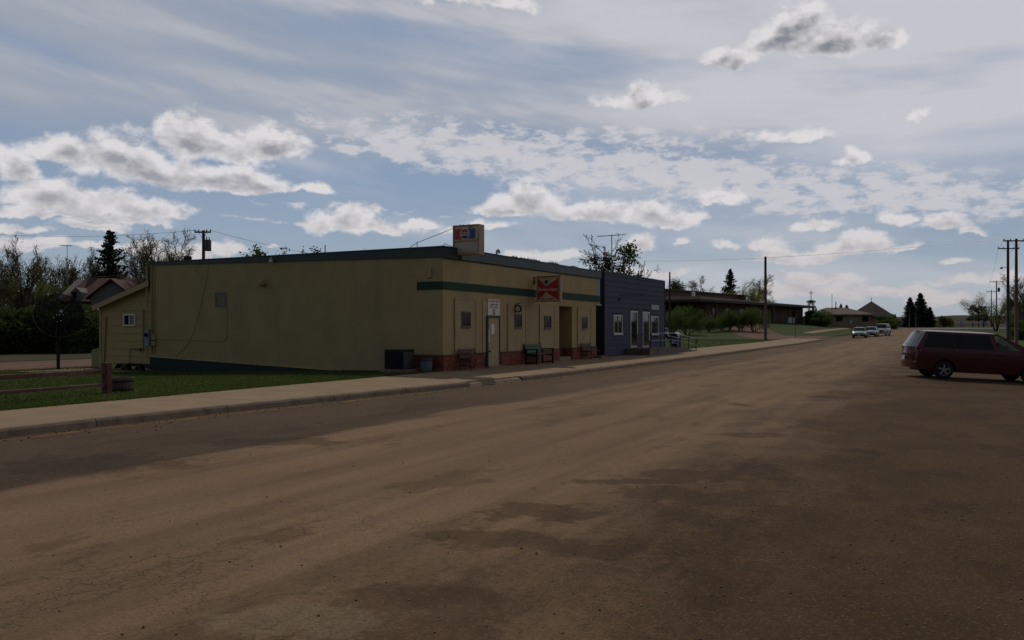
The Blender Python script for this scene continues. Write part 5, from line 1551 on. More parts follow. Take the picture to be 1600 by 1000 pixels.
# low brick hall on the rise
A = at(1120, 510, 146); B = at(1276, 510, 192)
ang = math.atan2(B.y - A.y, B.x - A.x)
LH = math.hypot(B.x - A.x, B.y - A.y)
zgA = 3.15
zE = 6.55 - zgA
M_HBR = mat('dark_brown_brick', (.115, .060, .042), (.085, .045, .034), .8, .9)
M_HROOF = mat('tan_roof_edge', (.30, .235, .175), (.25, .195, .145), .4, .8)
M_HDARK = mat('dark_brown_fascia', (.045, .028, .022), rough=.8)
hall = empty('church_hall', (A.x, A.y, zgA), 'long low brown brick hall with deep flat eaves on the grassy rise', 'building', rz=ang)
MB().box(0, LH - 3.0, 2.2, 22, -2.5, zE - .5).build('wall', M_HBR, hall)
MB().box(-6.5, LH, .2, 24, zE - .45, zE - .06).build('eaves', M_HDARK, hall)
MB().hexa([(-6.6, .1, zE - .059), (LH * .36, .1, zE - .059), (LH * .36, 24.1, zE - .059), (-6.6, 24.1, zE - .059), (-6.6, .1, zE + .42), (LH * .36, .1, zE + .18), (LH * .36, 24.1, zE + .9), (-6.6, 24.1, zE + .9)]).build('roof', M_HROOF, hall)
MB().hexa([(LH * .36 + .01, .1, zE - .059), (LH + .1, .1, zE - .059), (LH + .1, 24.1, zE - .059), (LH * .36 + .01, 24.1, zE - .059), (LH * .36 + .01, .1, zE + .18), (LH + .1, .1, zE + .0), (LH + .1, 24.1, zE + .1), (LH * .36 + .01, 24.1, zE + .8)]).build('roof', mat('pale_roof_sheet', (.36, .33, .30), rough=.6), hall)
MB().box(-6, LH * .60, 8, 22, zE - .3, zE + 1.75).build('upper_storey', M_HBR, hall)
MB().box(-6.4, LH * .60 + .3, 7.6, 22.4, zE + 1.751, zE + 2.0).build('roof', M_HDARK, hall)
MB().box(1.6, 2.0, 5, 5.5, zE, zE + 1.6).build('chimney', M_WHITE, hall)
for x in (3, 9, 16, 26, 47):
    w_ = MB().ring(x, x + 1.6, .9, 2.1, .09, 2.1, 2.2, 'y').build('window', M_HDARK, hall)
    MB().box(x + .09, x + 1.51, 2.14, 2.18, .99, 2.01).build('pane', M_GLASSD, w_)
MB().box(19, 20.1, 2.08, 2.2, 1.9, 2.5).build('wall_plate', mat('grey_plate', (.22, .2, .19), rough=.7), hall)
for x in (1, 30, 40, LH - .6):
    MB().box(x, x + .35, .5, .85, -2.5, zE - .45).build('column', M_HBR, hall)
MB().box(36, 38.4, -.6, .4, -.6, .62).build('utility_cabinet', M_GREYMET, hall)
MB().box(39.0, 40.2, -.6, .4, -.6, .5).build('utility_cabinet', M_GREYMET, hall)
# bell frame with cross
T = at(1267.3, 510, 197); zg = tz(T.x, T.y)
bt_ = empty('bell_tower', (T.x, T.y, zg), 'thin open bell frame topped with a cross beside the brick hall', 'bell tower', rz=TH)
zz_ = lambda py: at(1267, py, 197).z - zg
for sx in (-.5, .5):
    for sy in (-.5, .5):
        MB().box(sx - .09, sx + .09, sy - .09, sy + .09, -1, zz_(469)).build('post', M_HDARK, bt_)
MB().box(-.85, .85, -.8, .8, zz_(472.5), zz_(470.5)).build('platform', M_HDARK, bt_)
MB().box(-.65, .65, -.6, .6, zz_(475.5), zz_(474.5)).build('platform', M_HDARK, bt_)
MB().lathe([(0, .8), (.2, .75), (.3, .3), (.45, 0)], 12, (0, 0, zz_(473.9))).build('bell', M_BLACK, bt_)
MB().box(-.06, .06, -.06, .06, zz_(470.5), zz_(454)).box(-.55, .55, -.05, .05, zz_(458.3), zz_(457.3)).build('cross', M_HDARK, bt_)
# chain link panel beside it
T = at(1275, 510, 185)
# hip roofed house
T = at(1324, 510, 195); zg = 2.35
hz = empty('hip_roof_house', (T.x, T.y, zg), 'tan bungalow with brown hipped roof and pale blue door', 'house', rz=TH)
k_ = 195 / F
X = lambda px: (px - 1324) * k_
Z = lambda py: EYE + (510 - py) * k_ - zg
M_TANW = mat('tan_stucco_far', (.30, .22, .14), (.26, .19, .12), .6, .9)
M_BROOF = mat('brown_shingle', (.185, .135, .105), (.15, .11, .085), 1.2, .9)
MB().box(X(1284), X(1360), 0, 9, -1.5, Z(491)).build('wall', M_TANW, hz)
e0, e1, r0_, r1_ = X(1281), X(1364), X(1302), X(1333)
b = MB(); ez, rz_ = Z(491.2), Z(480)
b.v = [(e0, -.7, ez), (e1, -.7, ez), (e1, 9.7, ez), (e0, 9.7, ez), (r0_, 4.5, rz_), (r1_, 4.5, rz_), (e0, -.7, ez - .18), (e1, -.7, ez - .18), (e1, 9.7, ez - .18), (e0, 9.7, ez - .18)]
b.f = [(0, 1, 5, 4), (1, 2, 5), (2, 3, 4, 5), (3, 0, 4), (6, 7, 1, 0), (7, 8, 2, 1), (8, 9, 3, 2), (9, 6, 0, 3), (9, 8, 7, 6)]
b.build('roof', M_BROOF, hz)
MB().box(X(1363), X(1373), 1, 8, -1.5, Z(494.5)).build('side_wing', M_TANW, hz)
MB().hexa([(X(1361), .3, Z(495)), (X(1376), .3, Z(496)), (X(1376), 8.6, Z(496)), (X(1361), 8.6, Z(495)), (X(1361), .3, Z(492)), (X(1376), .3, Z(495)), (X(1376), 8.6, Z(495)), (X(1361), 8.6, Z(492))]).build('roof', M_BROOF, hz)
dd = MB().box(X(1327.3), X(1331.6), -.06, -.001, Z(506), Z(493.5)).build('door', mat('pale_blue_door', (.42, .46, .55), rough=.6), hz)
MB().box(X(1328.5), X(1330.2), -.08, -.061, Z(500), Z(495.5)).build('pane', M_GLASSD, dd)
for (a, c_, t, bo) in ((1306, 1317, 494, 502), (1347, 1357, 494, 502.5), (1296, 1301, 496, 506)):
    w_ = MB().ring(X(a), X(c_), Z(bo), Z(t), .09, -.08, -.001, 'y').build('window', mat('brown_far_frame', (.13, .10, .08), rough=.7), hz)
    MB().box(X(a) + .09, X(c_) - .09, -.05, -.01, Z(bo) + .09, Z(t) - .09).build('pane', M_GLASSD, w_)
MB().tube([(X(1319), 5, rz_ - 1), (X(1319), 5, Z(470.5))], .13, 8).build('flue', M_GREYMET, hz)
MB().box(X(1313.5), X(1316), 3.5, 4.2, rz_ - .6, Z(480)).build('roof_vent', M_HDARK, hz)
# pyramid roofed church
T = at(1361.5, 510, 245); zg = 1.9
pc = empty('pyramid_roof_church', (T.x, T.y, zg), 'church with steep dark brown pyramid roof and small cross behind the bungalow', 'church', rz=TH + math.radians(38))
k_ = 245 / F
zA, zB = EYE + 39.4 * k_ - zg, EYE + 8 * k_ - zg
h = 6.4
MB().box(-h + .6, h - .6, -h + .6, h - .6, -2, zB + .05).build('wall', M_HBR, pc)
b = MB()
b.v = [(-h, -h, zB), (h, -h, zB), (h, h, zB), (-h, h, zB), (0, 0, zA), (-h, -h, zB - .25), (h, -h, zB - .25), (h, h, zB - .25), (-h, h, zB - .25)]
b.f = [(0, 1, 4), (1, 2, 4), (2, 3, 4), (3, 0, 4), (5, 6, 1, 0), (6, 7, 2, 1), (7, 8, 3, 2), (8, 5, 0, 3)]
b.build('roof', mat('dark_brown_shake', (.055, .034, .026), (.045, .028, .022), .7, .9), pc)
MB().box(-.05, .05, -.05, .05, zA - .1, zA + 1.0).box(-.3, .3, -.04, .04, zA + .6, zA + .7).build('cross', M_HDARK, pc)
MB().tube([(3.2, -1, zB), (3.2, -1, zB + 3.6)], .12, 6).build('flue', M_GREYMET, pc)
T = at(1398, 510, 232); zg = tz(T.x, T.y)
mo = empty('pale_pillar', (T.x, T.y, zg), 'pale pillar with a dark lantern top near the far crossroads', 'pillar', rz=TH)
MB().box(-.42, .42, -.42, .42, -.3, 2.6).build('shaft', mat('pale_stone', (.36, .33, .30), rough=.8), mo)
MB().box(-.52, .52, -.52, .52, -.3, 1.1).build('base', mat('pale_stone', ()) if False else MATS['pale_stone'], mo)
MB().box(-.3, .3, -.3, .3, 2.6, 3.5).prism([(-.35, 3.5), (.35, 3.5), (0, 4.1)], -.35, .35, 'y').build('lantern', M_HDARK, mo)
# small far sheds and signs near the highway on the right
for i, (px, py, w_, h_, D, lab) in enumerate(((1483, 508.5, 1.3, 1.5, 290, 'tiny pale board by the highway below the round bush'), (1502, 507.5, 1.3, 2.0, 300, 'tiny pale board by the highway right of the round bush'), (1538, 508.5, 1.8, 1.6, 280, 'tiny pale board by the highway below the dark pines'))):
    T = at(px, py, D); zg = tz(T.x, T.y)
    o = empty('roadside_board', (T.x, T.y, zg), lab, 'sign', 'small boards along the highway', rz=TH)
    MB().box(-w_ / 2, w_ / 2, -.05, .05, .5, .5 + h_).build('board', mat('far_pale_board', (.40, .40, .42), rough=.7), o)
    MB().box(-.07, .07, .051, .12, -.2, .5 + h_).build('post', M_HDARK, o)
# low guard rail / fence line along the highway
T0, T1_ = at(1490, 509, 282), at(1548, 509, 272)
gf = wempty('field_fence', (T0.x, T0.y, tz(T0.x, T0.y)), 'low dark post fence in front of the far pines', 'fence')
nn = 20
for i in range(nn + 1):
    p = T0.lerp(T1_, i / nn); z = tz(p.x, p.y)
    MB().box(p.x - .06, p.x + .06, p.y - .06, p.y + .06, z - .2, z + 1.3).build('post', M_HDARK, gf)
for h in (.5, .85, 1.2):
    MB().tube([(T0.x, T0.y, tz(T0.x, T0.y) + h), (T1_.x, T1_.y, tz(T1_.x, T1_.y) + h)], .03, 4).build('rail', M_HDARK, gf)

# red roofed house on the left
T = at(100, 510, 80); zg = tz(T.x, T.y)
rh = empty('red_roof_house', (T.x, T.y, zg), 'old white house with rust red roof and cross gable half hidden by bare trees', 'house', rz=TH)
k_ = 80 / F
X = lambda px: (px - 100) * k_
Z = lambda py: EYE + (510 - py) * k_ - zg
M_WALLW = mat('dull_white_wall', (.19, .18, .165), (.155, .15, .14), 1, .9)
M_RROOF = mat('rust_red_roof', (.090, .028, .019), (.072, .025, .018), 1.5, .9, dirt=((.08, .04, .03), 1, .6))
MB().prism([(0, -.5), (7.4, -.5), (7.4, Z(467)), (3.7, Z(434)), (0, Z(467))], X(88), X(205), 'x').build('wall', M_WALLW, rh)
for (v0, v1, z0, z1) in ((-.5, 3.7, Z(471), Z(431)), (7.9, 3.7, Z(471), Z(431))):
    MB().hexa([(X(97), v0, z0 - .12), (X(208), v0, z0 - .12), (X(200), v1, z1 - .12), (X(104), v1, z1 - .12), (X(97), v0, z0), (X(208), v0, z0), (X(200), v1, z1), (X(104), v1, z1)]).build('roof', M_RROOF, rh)
MB().prism([(X(160), -.5), (X(226), -.5), (X(226), Z(463)), (X(193), Z(441)), (X(160), Z(463))], -2.2, 3, 'y').build('gable_wall', M_WALLW, rh)
for (u0, u1) in ((155, 193), (231, 193)):
    MB().hexa([(X(u0), -2.6, Z(467) - .12), (X(u1), -2.6, Z(437.5) - .12), (X(u1), 4, Z(437.5) - .12), (X(u0), 4, Z(467) - .12), (X(u0), -2.6, Z(467)), (X(u1), -2.6, Z(437.5)), (X(u1), 4, Z(437.5)), (X(u0), 4, Z(467))]).build('roof', M_RROOF, rh)
MB().prism([(X(112), Z(470)), (X(129), Z(470)), (X(129), Z(457)), (X(120), Z(449)), (X(112), Z(457))], -.2, 2.6, 'y').build('dormer', M_WALLW, rh)
MB().box(X(115.5), X(121), -.25, -.201, Z(467), Z(456)).build('window', M_GLASSD, rh)
MB().box(X(158), X(163), 3.2, 4.2, Z(440), Z(424)).build('chimney', M_HBR, rh)
T = at(135, 510, 74); zg = tz(T.x, T.y)
k_ = 74 / F
X = lambda px: (px - 135) * k_
Z = lambda py: EYE + (510 - py) * k_ - zg
gr = empty('small_white_shed', (T.x, T.y, zg), 'small white gabled shed in front of the red roofed house', 'shed', rz=TH)
MB().prism([(X(126), -.4), (X(155), -.4), (X(155), Z(488)), (X(140), Z(479)), (X(126), Z(488))], 0, 3.6, 'y').build('wall', M_WALLW, gr)
for (u0, u1) in ((123, 140), (158, 140)):
    MB().hexa([(X(u0), -.3, Z(490) - .08), (X(u1), -.3, Z(478) - .08), (X(u1), 3.8, Z(478) - .08), (X(u0), 3.8, Z(490) - .08), (X(u0), -.3, Z(490)), (X(u1), -.3, Z(478)), (X(u1), 3.8, Z(478)), (X(u0), 3.8, Z(490))]).build('roof', mat('grey_shed_roof', (.13, .125, .12), rough=.8), gr)

# ------------------------------------------------------------------ trees
M_BARK = mat('grey_brown_bark', (.085, .062, .048), (.055, .042, .034), 6, .95)
M_BARKD = mat('dark_bark', (.035, .026, .020), (.05, .038, .03), 6, .95)
M_LBUD = mat('olive_bud_leaf', (.115, .110, .045), (.090, .085, .040), 3, .8, spec=.2, transl=.4)
M_LGRN = mat('spring_green_leaf', (.095, .135, .034), (.070, .095, .026), 2, .75, spec=.2, transl=.25)
M_LPALE = mat('pale_willow_leaf', (.140, .150, .055), (.110, .120, .045), 2, .8, spec=.2, transl=.45)
M_LDARK = mat('deep_green_leaf', (.036, .050, .018), (.052, .068, .024), 2, .75, spec=.2, transl=.35)
M_SPR = mat('spruce_needles', (.020, .034, .018), (.032, .050, .026), 3, .8, spec=.2)
M_SPRB = mat('blue_grey_pine_needles', (.032, .042, .036), (.045, .055, .046), 3, .8, spec=.2)

def tubes(segs, n):
    """segs: (m,8) x0 y0 z0 x1 y1 z1 r0 r1"""
    S = np.asarray(segs, float)
    p0, p1, r0, r1 = S[:, :3], S[:, 3:6], S[:, 6], S[:, 7]
    t = p1 - p0; t /= np.linalg.norm(t, axis=1, keepdims=True) + 1e-9
    ref = np.where(np.abs(t[:, 2:3]) > .9, np.array([[1., 0, 0]]), np.array([[0., 0, 1.]]))
    a = np.cross(t, ref); a /= np.linalg.norm(a, axis=1, keepdims=True) + 1e-9
    b = np.cross(t, a)
    w = 2 * np.pi * np.arange(n) / n
    ring = a[:, None] * np.cos(w)[None, :, None] + b[:, None] * np.sin(w)[None, :, None]
    V = np.concatenate([p0[:, None] + ring * r0[:, None, None], p1[:, None] + ring * r1[:, None, None]], 1)
    i = np.arange(n); j = (i + 1) % n
    Fq = np.stack([i, j, j + n, i + n], 1)
    Fc = (Fq[None] + (2 * n * np.arange(len(S)))[:, None, None]).reshape(-1, 4)
    return V.reshape(-1, 3), Fc
def leaf_quads(P, size, rg, up=.3):
    n = len(P)
    u = rg.normal(size=(n, 3)); u /= np.linalg.norm(u, axis=1, keepdims=True)
    v = rg.normal(size=(n, 3)); v -= u * (u * v).sum(1, keepdims=True); v /= np.linalg.norm(v, axis=1, keepdims=True)
    s = size * rg.uniform(.5, 1.3, (n, 1))
    V = np.stack([P - u * s, P - v * s * .55, P + u * s, P + v * s * .55], 1)
    return V.reshape(-1, 3), np.arange(4 * n).reshape(-1, 4)

def grow(seed, H, r0, lean=(0, 0), fork=.28, lv=4, kids=(6, 5, 4, 4), spread=.75, lrat=(.62, .55, .5, .45), trop=.10, wob=.16, nfork=1):
    rnd = random.Random(seed)
    thick, thin, tips = [], [], []
    def branch(p, d, L, r, lev):
        n = 5 if lev == 0 else (4 if lev < 3 else 3)
        nodes = [(p, d, r)]
        q = p; dd = d
        for i in range(n):
            dd = (dd + Vector((rnd.gauss(0, wob), rnd.gauss(0, wob), rnd.gauss(0, wob) + trop * (0 if lev == 0 else 1)))).normalized()
            q2 = q + dd * L / n
            ra, rb = r * (1 - .72 * i / n), r * (1 - .72 * (i + 1) / n)
            (thick if ra > .028 else thin).append((*q, *q2, max(ra, .006), max(rb, .005)))
            q = q2
            nodes.append((q, dd, rb))
        if lev >= lv:
            tips.append(tuple(q)); tips.append(tuple((nodes[len(nodes) // 2][0])))
            return
        K = kids[min(lev, len(kids) - 1)]
        for k in range(K):
            f = (fork + (1 - fork) * (k + rnd.random()) / K) if lev == 0 else (.22 + .78 * (k + rnd.random()) / K)
            i = min(n - 1, int(f * n)); u = f * n - i
            bp = nodes[i][0].lerp(nodes[i + 1][0], u); bd = nodes[i][1]; br = nodes[i][2] * (1 - u) + nodes[i + 1][2] * u
            ax = bd.cross(Vector((rnd.gauss(0, 1), rnd.gauss(0, 1), rnd.gauss(0, .5)))).normalized()
            an_ = spread * rnd.uniform(.6, 1.25)
            nd = (bd * math.cos(an_) + ax * math.sin(an_)).normalized()
            branch(bp, nd, L * lrat[min(lev, 3)] * rnd.uniform(.7, 1.2) * (1.12 - .45 * f), br * .68, lev + 1)
        if lev > 0:
            tips.append(tuple(q))
    for k in range(nfork):
        a = rnd.uniform(0, 6.28)
        off = 0 if nfork == 1 else .35
        branch(Vector((math.cos(a) * off * .3, math.sin(a) * off * .3, -.2)), Vector((lean[0] + math.cos(a) * off, lean[1] + math.sin(a) * off, 1)).normalized(), H * .80 * (1 if k == 0 else rnd.uniform(.75, .95)), r0, 0)
    return thick, thin, tips
TREES = {}
def make_tree(key, seed, H, r0, leaf=None, nleaf=0, lsize=.1, lspread=.3, bark=None, twig_scale=1.0, **kw):
    thick, thin, tips = grow(seed, H, r0, **kw)
    allz = max(t[2] for t in tips)
    s = H / allz
    rg = np.random.default_rng(seed)
    V, Fc = tubes(thick, 6); V *= s
    a = npmesh(key + '_t', V, Fc)
    thin = np.asarray(thin); thin[:, 6:] *= twig_scale
    V, Fc = tubes(thin, 3); V *= s
    b = npmesh(key + '_w', V, Fc)
    c_ = None
    if nleaf:
        T = np.asarray(tips)[rg.integers(0, len(tips), nleaf)] * s + rg.normal(0, lspread, (nleaf, 3))
        V, Fc = leaf_quads(T, lsize, rg)
        c_ = npmesh(key + '_l', V, Fc); c_.materials.append(leaf)
    a.materials.append(bark or M_BARK); b.materials.append(bark or M_BARK)
    a.polygons.foreach_set('use_smooth', [True] * len(a.polygons))
    TREES[key] = (a, b, c_, H)
def put_tree(key, px, base_or_none, D, label, cat='tree', group=None, H=None, pytop=None, rz=0.0, name='bare_tree', sink=0):
    a, b, c_, H0 = TREES[key]
    T = at(px, 510, D); zg = tz(T.x, T.y) - sink
    if pytop is not None:
        H = at(px, pytop, D).z - zg
    o = empty(name, (T.x, T.y, zg), label, cat, group, rz=rz)
    s = (H or H0) / H0
    o.scale = (s, s, s)
    link('trunk', a, None, o)
    link('twigs', b, None, o)
    if c_: link('crown', c_, None, o)
    return o
make_tree('bareA', 11, 10, .18, M_LBUD, 9000, .06, .18, lv=4, kids=(9, 7, 6, 5), spread=.60, twig_scale=2.8, fork=.16, nfork=2, lrat=(.66, .58, .52, .5))
make_tree('bareB', 23, 12, .24, M_LBUD, 6000, .06, .18, lv=4, kids=(8, 7, 6, 5), spread=.66, twig_scale=2.8, fork=.18, lrat=(.68, .6, .55, .5))
make_tree('bareC', 37, 9, .18, M_LPALE, 9000, .07, .2, lv=4, kids=(8, 6, 5, 4), spread=.8, twig_scale=2.0, fork=.15, nfork=2)
make_tree('willow', 41, 10, .24, M_LPALE, 9000, .085, .4, lv=3, kids=(9, 7, 6, 4), spread=.75, fork=.15, nfork=2)
make_tree('leafy', 53, 8, .18, M_LGRN, 12000, .11, .38, lv=3, kids=(9, 6, 6, 4), spread=.8, fork=.15, bark=M_BARKD)
make_tree('lilac', 61, 4.4, .07, M_LGRN, 10500, .085, .28, lv=3, kids=(6, 5, 5), spread=.62, fork=.12, nfork=6, trop=.05, bark=M_BARKD)
make_tree('lilacB', 62, 4.0, .06, M_LGRN, 5500, .085, .26, lv=3, kids=(6, 5, 5), spread=.68, fork=.1, nfork=7, trop=.05, bark=M_BARKD)
make_tree('half', 71, 6, .13, M_LDARK, 2600, .085, .13, lv=3, kids=(7, 5, 5), spread=.62, fork=.35, bark=M_BARKD, twig_scale=1.5)
make_tree('slim', 75, 6, .12, M_LDARK, 2200, .085, .13, lv=3, kids=(7, 5, 5), spread=.40, fork=.4, bark=M_BARKD, twig_scale=1.5, lrat=(.45, .5, .5, .45))
make_tree('dead', 73, 6, .12, None, 0, lv=4, kids=(6, 5, 4, 4), spread=.70, fork=.3, bark=M_BARKD, twig_scale=1.7)

def make_spruce(key, seed, H, R, m, full=1.0, top=.0):
    rg = np.random.default_rng(seed)
    P = []; B = []
    z = H * .06
    while z < H * .985:
        f = (z / H)
        rr = R * (1 - f) ** .85 * rg.uniform(.85, 1.12) + .12
        nb = int(11 * full)
        for k in range(nb):
            a = rg.uniform(0, 6.28); L = rr * rg.uniform(.62, 1.15)
            n = max(4, int(L / .16))
            t = np.linspace(.08, 1, n)
            dr = -.10 - .22 * (1 - f)
            x = np.cos(a) * L * t; y = np.sin(a) * L * t
            zz = z + L * (dr * t + .28 * t ** 2.2) + rg.normal(0, .03, n)
            q = np.stack([x, y, zz], 1)
            reps = 4
            for _ in range(reps):
                w = (.26 * L * (1.05 - t) + .10)[:, None]
                P.append(q + rg.normal(0, 1, (n, 3)) * w * np.array([[.55, .55, .30]]))
            B.append((0, 0, z, q[-1][0] * .9, q[-1][1] * .9, q[-1][2], .03, .008))
        z += .30 * (1 - .35 * f)
    P = np.concatenate(P)
    V, Fc = leaf_quads(P, .16, rg)
    b = npmesh(key + '_l', V, Fc); b.materials.append(m)
    V, Fc = tubes([(0, 0, -.3, 0, 0, H * .5, .18, .11), (0, 0, H * .5, 0, 0, H, .11, .01)], 8)
    a = npmesh(key + '_t', V, Fc); a.materials.append(M_BARKD)
    V, Fc = tubes(B, 3)
    c_ = npmesh(key + '_w', V, Fc); c_.materials.append(M_BARKD)
    TREES[key] = (a, c_, b, H)
make_spruce('spruceA', 5, 11, 3.3, M_SPR, .62)
make_spruce('spruceB', 6, 11, 4.1, M_SPR, 1.2)
def make_pine(key, seed, H, R, m):
    rg = np.random.default_rng(seed)
    P = []; S = [(0, 0, -.3, 0, 0, H * .6, .17, .12), (0, 0, H * .6, 0, 0, H * .97, .12, .03)]
    for k in range(26):
        z = H * rg.uniform(.28, .97); a = rg.uniform(0, 6.28)
        L = R * rg.uniform(.4, 1.0) * (1.15 - .7 * (z / H))
        e = np.array([math.cos(a) * L, math.sin(a) * L, z + .15 * L])
        S.append((0, 0, z - .2, *e, .05, .02))
        for _ in range(3):
            c_ = e * np.array([rg.uniform(.5, 1.05)] * 2 + [1]) + rg.normal(0, .2, 3)
            P.append(c_ + rg.normal(0, 1, (75, 3)) * np.array([[.42, .42, .22]]))
    P = np.concatenate(P)
    V, Fc = leaf_quads(P, .15, rg)
    b = npmesh(key + '_l', V, Fc); b.materials.append(m)
    V, Fc = tubes(S, 6); a = npmesh(key + '_t', V, Fc); a.materials.append(M_BARKD)
    V, Fc = tubes(S[2:], 3); c_ = npmesh(key + '_w', V, Fc); c_.materials.append(M_BARKD)
    TREES[key] = (a, c_, b, H)
make_pine('pine', 9, 10, 2.6, M_SPRB)

def make_bush(key, seed, R, H, n, m, lsize=.12):
    rg = np.random.default_rng(seed)
    L = []
    nl = 16
    cs = np.stack([rg.uniform(-.6, .6, nl) * R, rg.uniform(-.6, .6, nl) * R, rg.uniform(.25, .72, nl) * H], 1)
    rs = rg.uniform(.28, .45, nl) * min(R, H)
    for c_, r_ in zip(cs, rs):
        q = rg.normal(size=(n // nl, 3)); q /= np.linalg.norm(q, axis=1, keepdims=True)
        L.append(c_ + q * r_ * (rg.random((n // nl, 1)) ** .35) * np.array([[1, 1, .9]]))
    low = rg.uniform(-1, 1, (n // 3, 3)) * np.array([[R * .85, R * .85, H * .28]]) + np.array([[0, 0, H * .28]])
    L.append(low)
    P = np.concatenate(L); P[:, 2] = np.maximum(P[:, 2], .03)
    V, Fc = leaf_quads(P, lsize, rg)
    b = npmesh(key + '_l', V, Fc); b.materials.append(m)
    S = []
    for k in range(18):
        e = cs[k % nl]
        S.append((rg.uniform(-.3, .3) * R, rg.uniform(-.3, .3) * R, -.1, *e, .045, .015))
    V, Fc = tubes(S, 5); a = npmesh(key + '_t', V, Fc); a.materials.append(M_BARKD)
    V, Fc = tubes([(*s[3:6], s[3] * 1.1, s[4] * 1.1, s[5] + .4, .012, .005) for s in S], 3); c_ = npmesh(key + '_w', V, Fc); c_.materials.append(M_BARKD)
    TREES[key] = (a, c_, b, H)
make_bush('hedge', 3, 3.0, 3.4, 15000, M_LDARK, .13)
make_bush('shrub', 4, 1.3, 1.8, 4500, M_LGRN, .09)
make_bush('round', 8, 3.3, 4.6, 6500, M_LBUD, .17)

# left background
put_tree('bareA', 78, None, 76, 'bare budding tree left of the red roofed house, taller of the left pair', pytop=370, rz=.4)
put_tree('bareA', 112, None, 98, 'bare tree whose twigs reach over the small tv antenna', pytop=386, rz=2.6)
put_tree('bareB', 222, None, 82, 'bare leafless tree rising at the back corner of the cream building', pytop=350, rz=1.2)
put_tree('bareA', 56, None, 88, 'fuller bare tree left of the one by the red roofed house', pytop=378, rz=5.0)
put_tree('bareB', 240, None, 90, 'second leafless tree at the back corner of the cream building', pytop=362, rz=2.9)
put_tree('bareC', 262, None, 94, 'low pale budding tree just showing over the cream roof near the pole', pytop=386, rz=.2)
put_tree('bareB', 6, None, 70, 'dark bare tree at the left edge of the photo', pytop=400, rz=3.9)
put_tree('willow', 44, None, 84, 'pale green budding tree behind the hedge at the far left', pytop=412, rz=2.2, name='budding_tree')
put_tree('willow', 212, None, 96, 'pale budding tree between the spruce and the bare tree', pytop=398, rz=.7, name='budding_tree')
put_tree('willow', -20, None, 74, 'pale green tree cut by the left edge of the photo', pytop=408, rz=1.1, name='budding_tree')
put_tree('spruceA', 172, None, 88, 'dark spruce between the red roofed house and the bare tree', 'spruce', pytop=358, name='spruce_tree')
put_tree('spruceB', 293, None, 110, 'tip of a small dark conifer over the left end of the roof', 'spruce', pytop=398, name='spruce_tree')
put_tree('slim', 480, None, 72, 'light green tree top over the cream building roof', 'tree', pytop=386, rz=.3, name='leafy_tree')
put_tree('slim', 466, None, 80, 'lower green tree top over the cream building roof', 'tree', pytop=393, rz=2.3, name='leafy_tree')
put_tree('willow', 515, None, 84, 'faint budding tree top beside the short mast', 'tree', pytop=394, rz=4.3, name='budding_tree')
for i, (px, D, pt_) in enumerate(((-20, 62, 478), (28, 63, 476), (72, 66, 482), (118, 64, 486), (158, 67, 484), (100, 72, 470))):
    put_tree('hedge', px, None, D, ('dark shrub mass at the left edge under the bare tree', 'dark bushy shrub left of the satellite dish', 'dark bushy shrub behind the satellite dish', 'dark shrub right of the satellite dish', 'dark shrub touching the corner of the lean-to', 'taller dark shrub in front of the red roofed house')[i], 'shrub', 'dark hedge beyond the alley', pytop=pt_, rz=i * 1.1, name='hedge_shrub')
# behind the blue building
put_tree('half', 978, None, 60, 'dark green leafed tree behind the blue building', pytop=378, rz=.5, name='half_leafed_tree')
put_tree('dead', 940, None, 59, 'leafless branching tree behind the gap between the buildings', pytop=363, rz=1.9)
put_tree('half', 948, None, 61, 'thin leafed shoots over the end of the cream building', pytop=398, rz=2.9, name='half_leafed_tree')
put_tree('dead', 1003, None, 64, 'small leafless tree over the blue building roof', pytop=408, rz=.2)
put_tree('slim', 1020, None, 62, 'small green tree top over the right end of the blue building', pytop=424, rz=.9, name='leafy_tree')
# middle distance
put_tree('leafy', 1057, None, 175, 'small dense green tree left of the pale round tree', pytop=440, rz=.4, name='leafy_tree')
put_tree('bareC', 1090, None, 185, 'pale round budding tree behind the brick hall', pytop=432, rz=1.4, name='budding_tree')
put_tree('spruceA', 1141, None, 185, 'pointed dark spruce behind the brick hall', 'spruce', pytop=419, name='spruce_tree')
put_tree('willow', 1152, None, 178, 'olive tree in front of the pointed spruce', pytop=440, rz=3.0, name='budding_tree')
put_tree('bareC', 1176, None, 190, 'pale budding tree right of the pointed spruce', pytop=429, rz=2.4, name='budding_tree')
put_tree('bareC', 1192, None, 200, 'lower pale tree by the tall wooden pole', pytop=446, rz=5.0, name='budding_tree')
for i, (px, D, pt_, k_, lab) in enumerate(((1049, 118, 484, 'lilac', 'green shrub against the right corner of the blue shop'), (1074, 124, 480, 'lilac', 'large green shrub with dark stems left in the row'), (1108, 132, 494, 'lilacB', 'brownish green shrub second in the row'),
                                     (1127, 134, 490, 'lilacB', 'dense low shrub in the middle of the row'), (1140, 136, 492, 'lilacB', 'shrub right of the middle of the row'), (1158, 134, 484, 'lilac', 'tall open shrub with bare lower stems'), (1178, 134, 482, 'lilac', 'last green shrub of the row left of the tall pole'))):
    put_tree(k_, px, None, D, lab, 'shrub', 'row of shrubs at the back of the lot', pytop=pt_, rz=i * 1.3, name='lilac_shrub')
put_tree('shrub', 1282, None, 183, 'low green shrub between the hall and the tan bungalow', 'shrub', pytop=486, name='shrub')
put_tree('shrub', 1272, None, 188, 'taller green shrub under the bell frame', 'shrub', pytop=482, name='shrub')
put_tree('shrub', 1390, None, 205, 'green shrubbery right of the parked cars', 'shrub', pytop=497, name='shrub')
put_tree('shrub', 1383, None, 215, 'green bush in front of the pyramid roof', 'shrub', pytop=490, name='shrub')
put_tree('spruceA', 1314, None, 260, 'small conifer tip over the bungalow ridge by the flue', 'spruce', pytop=474, name='spruce_tree')
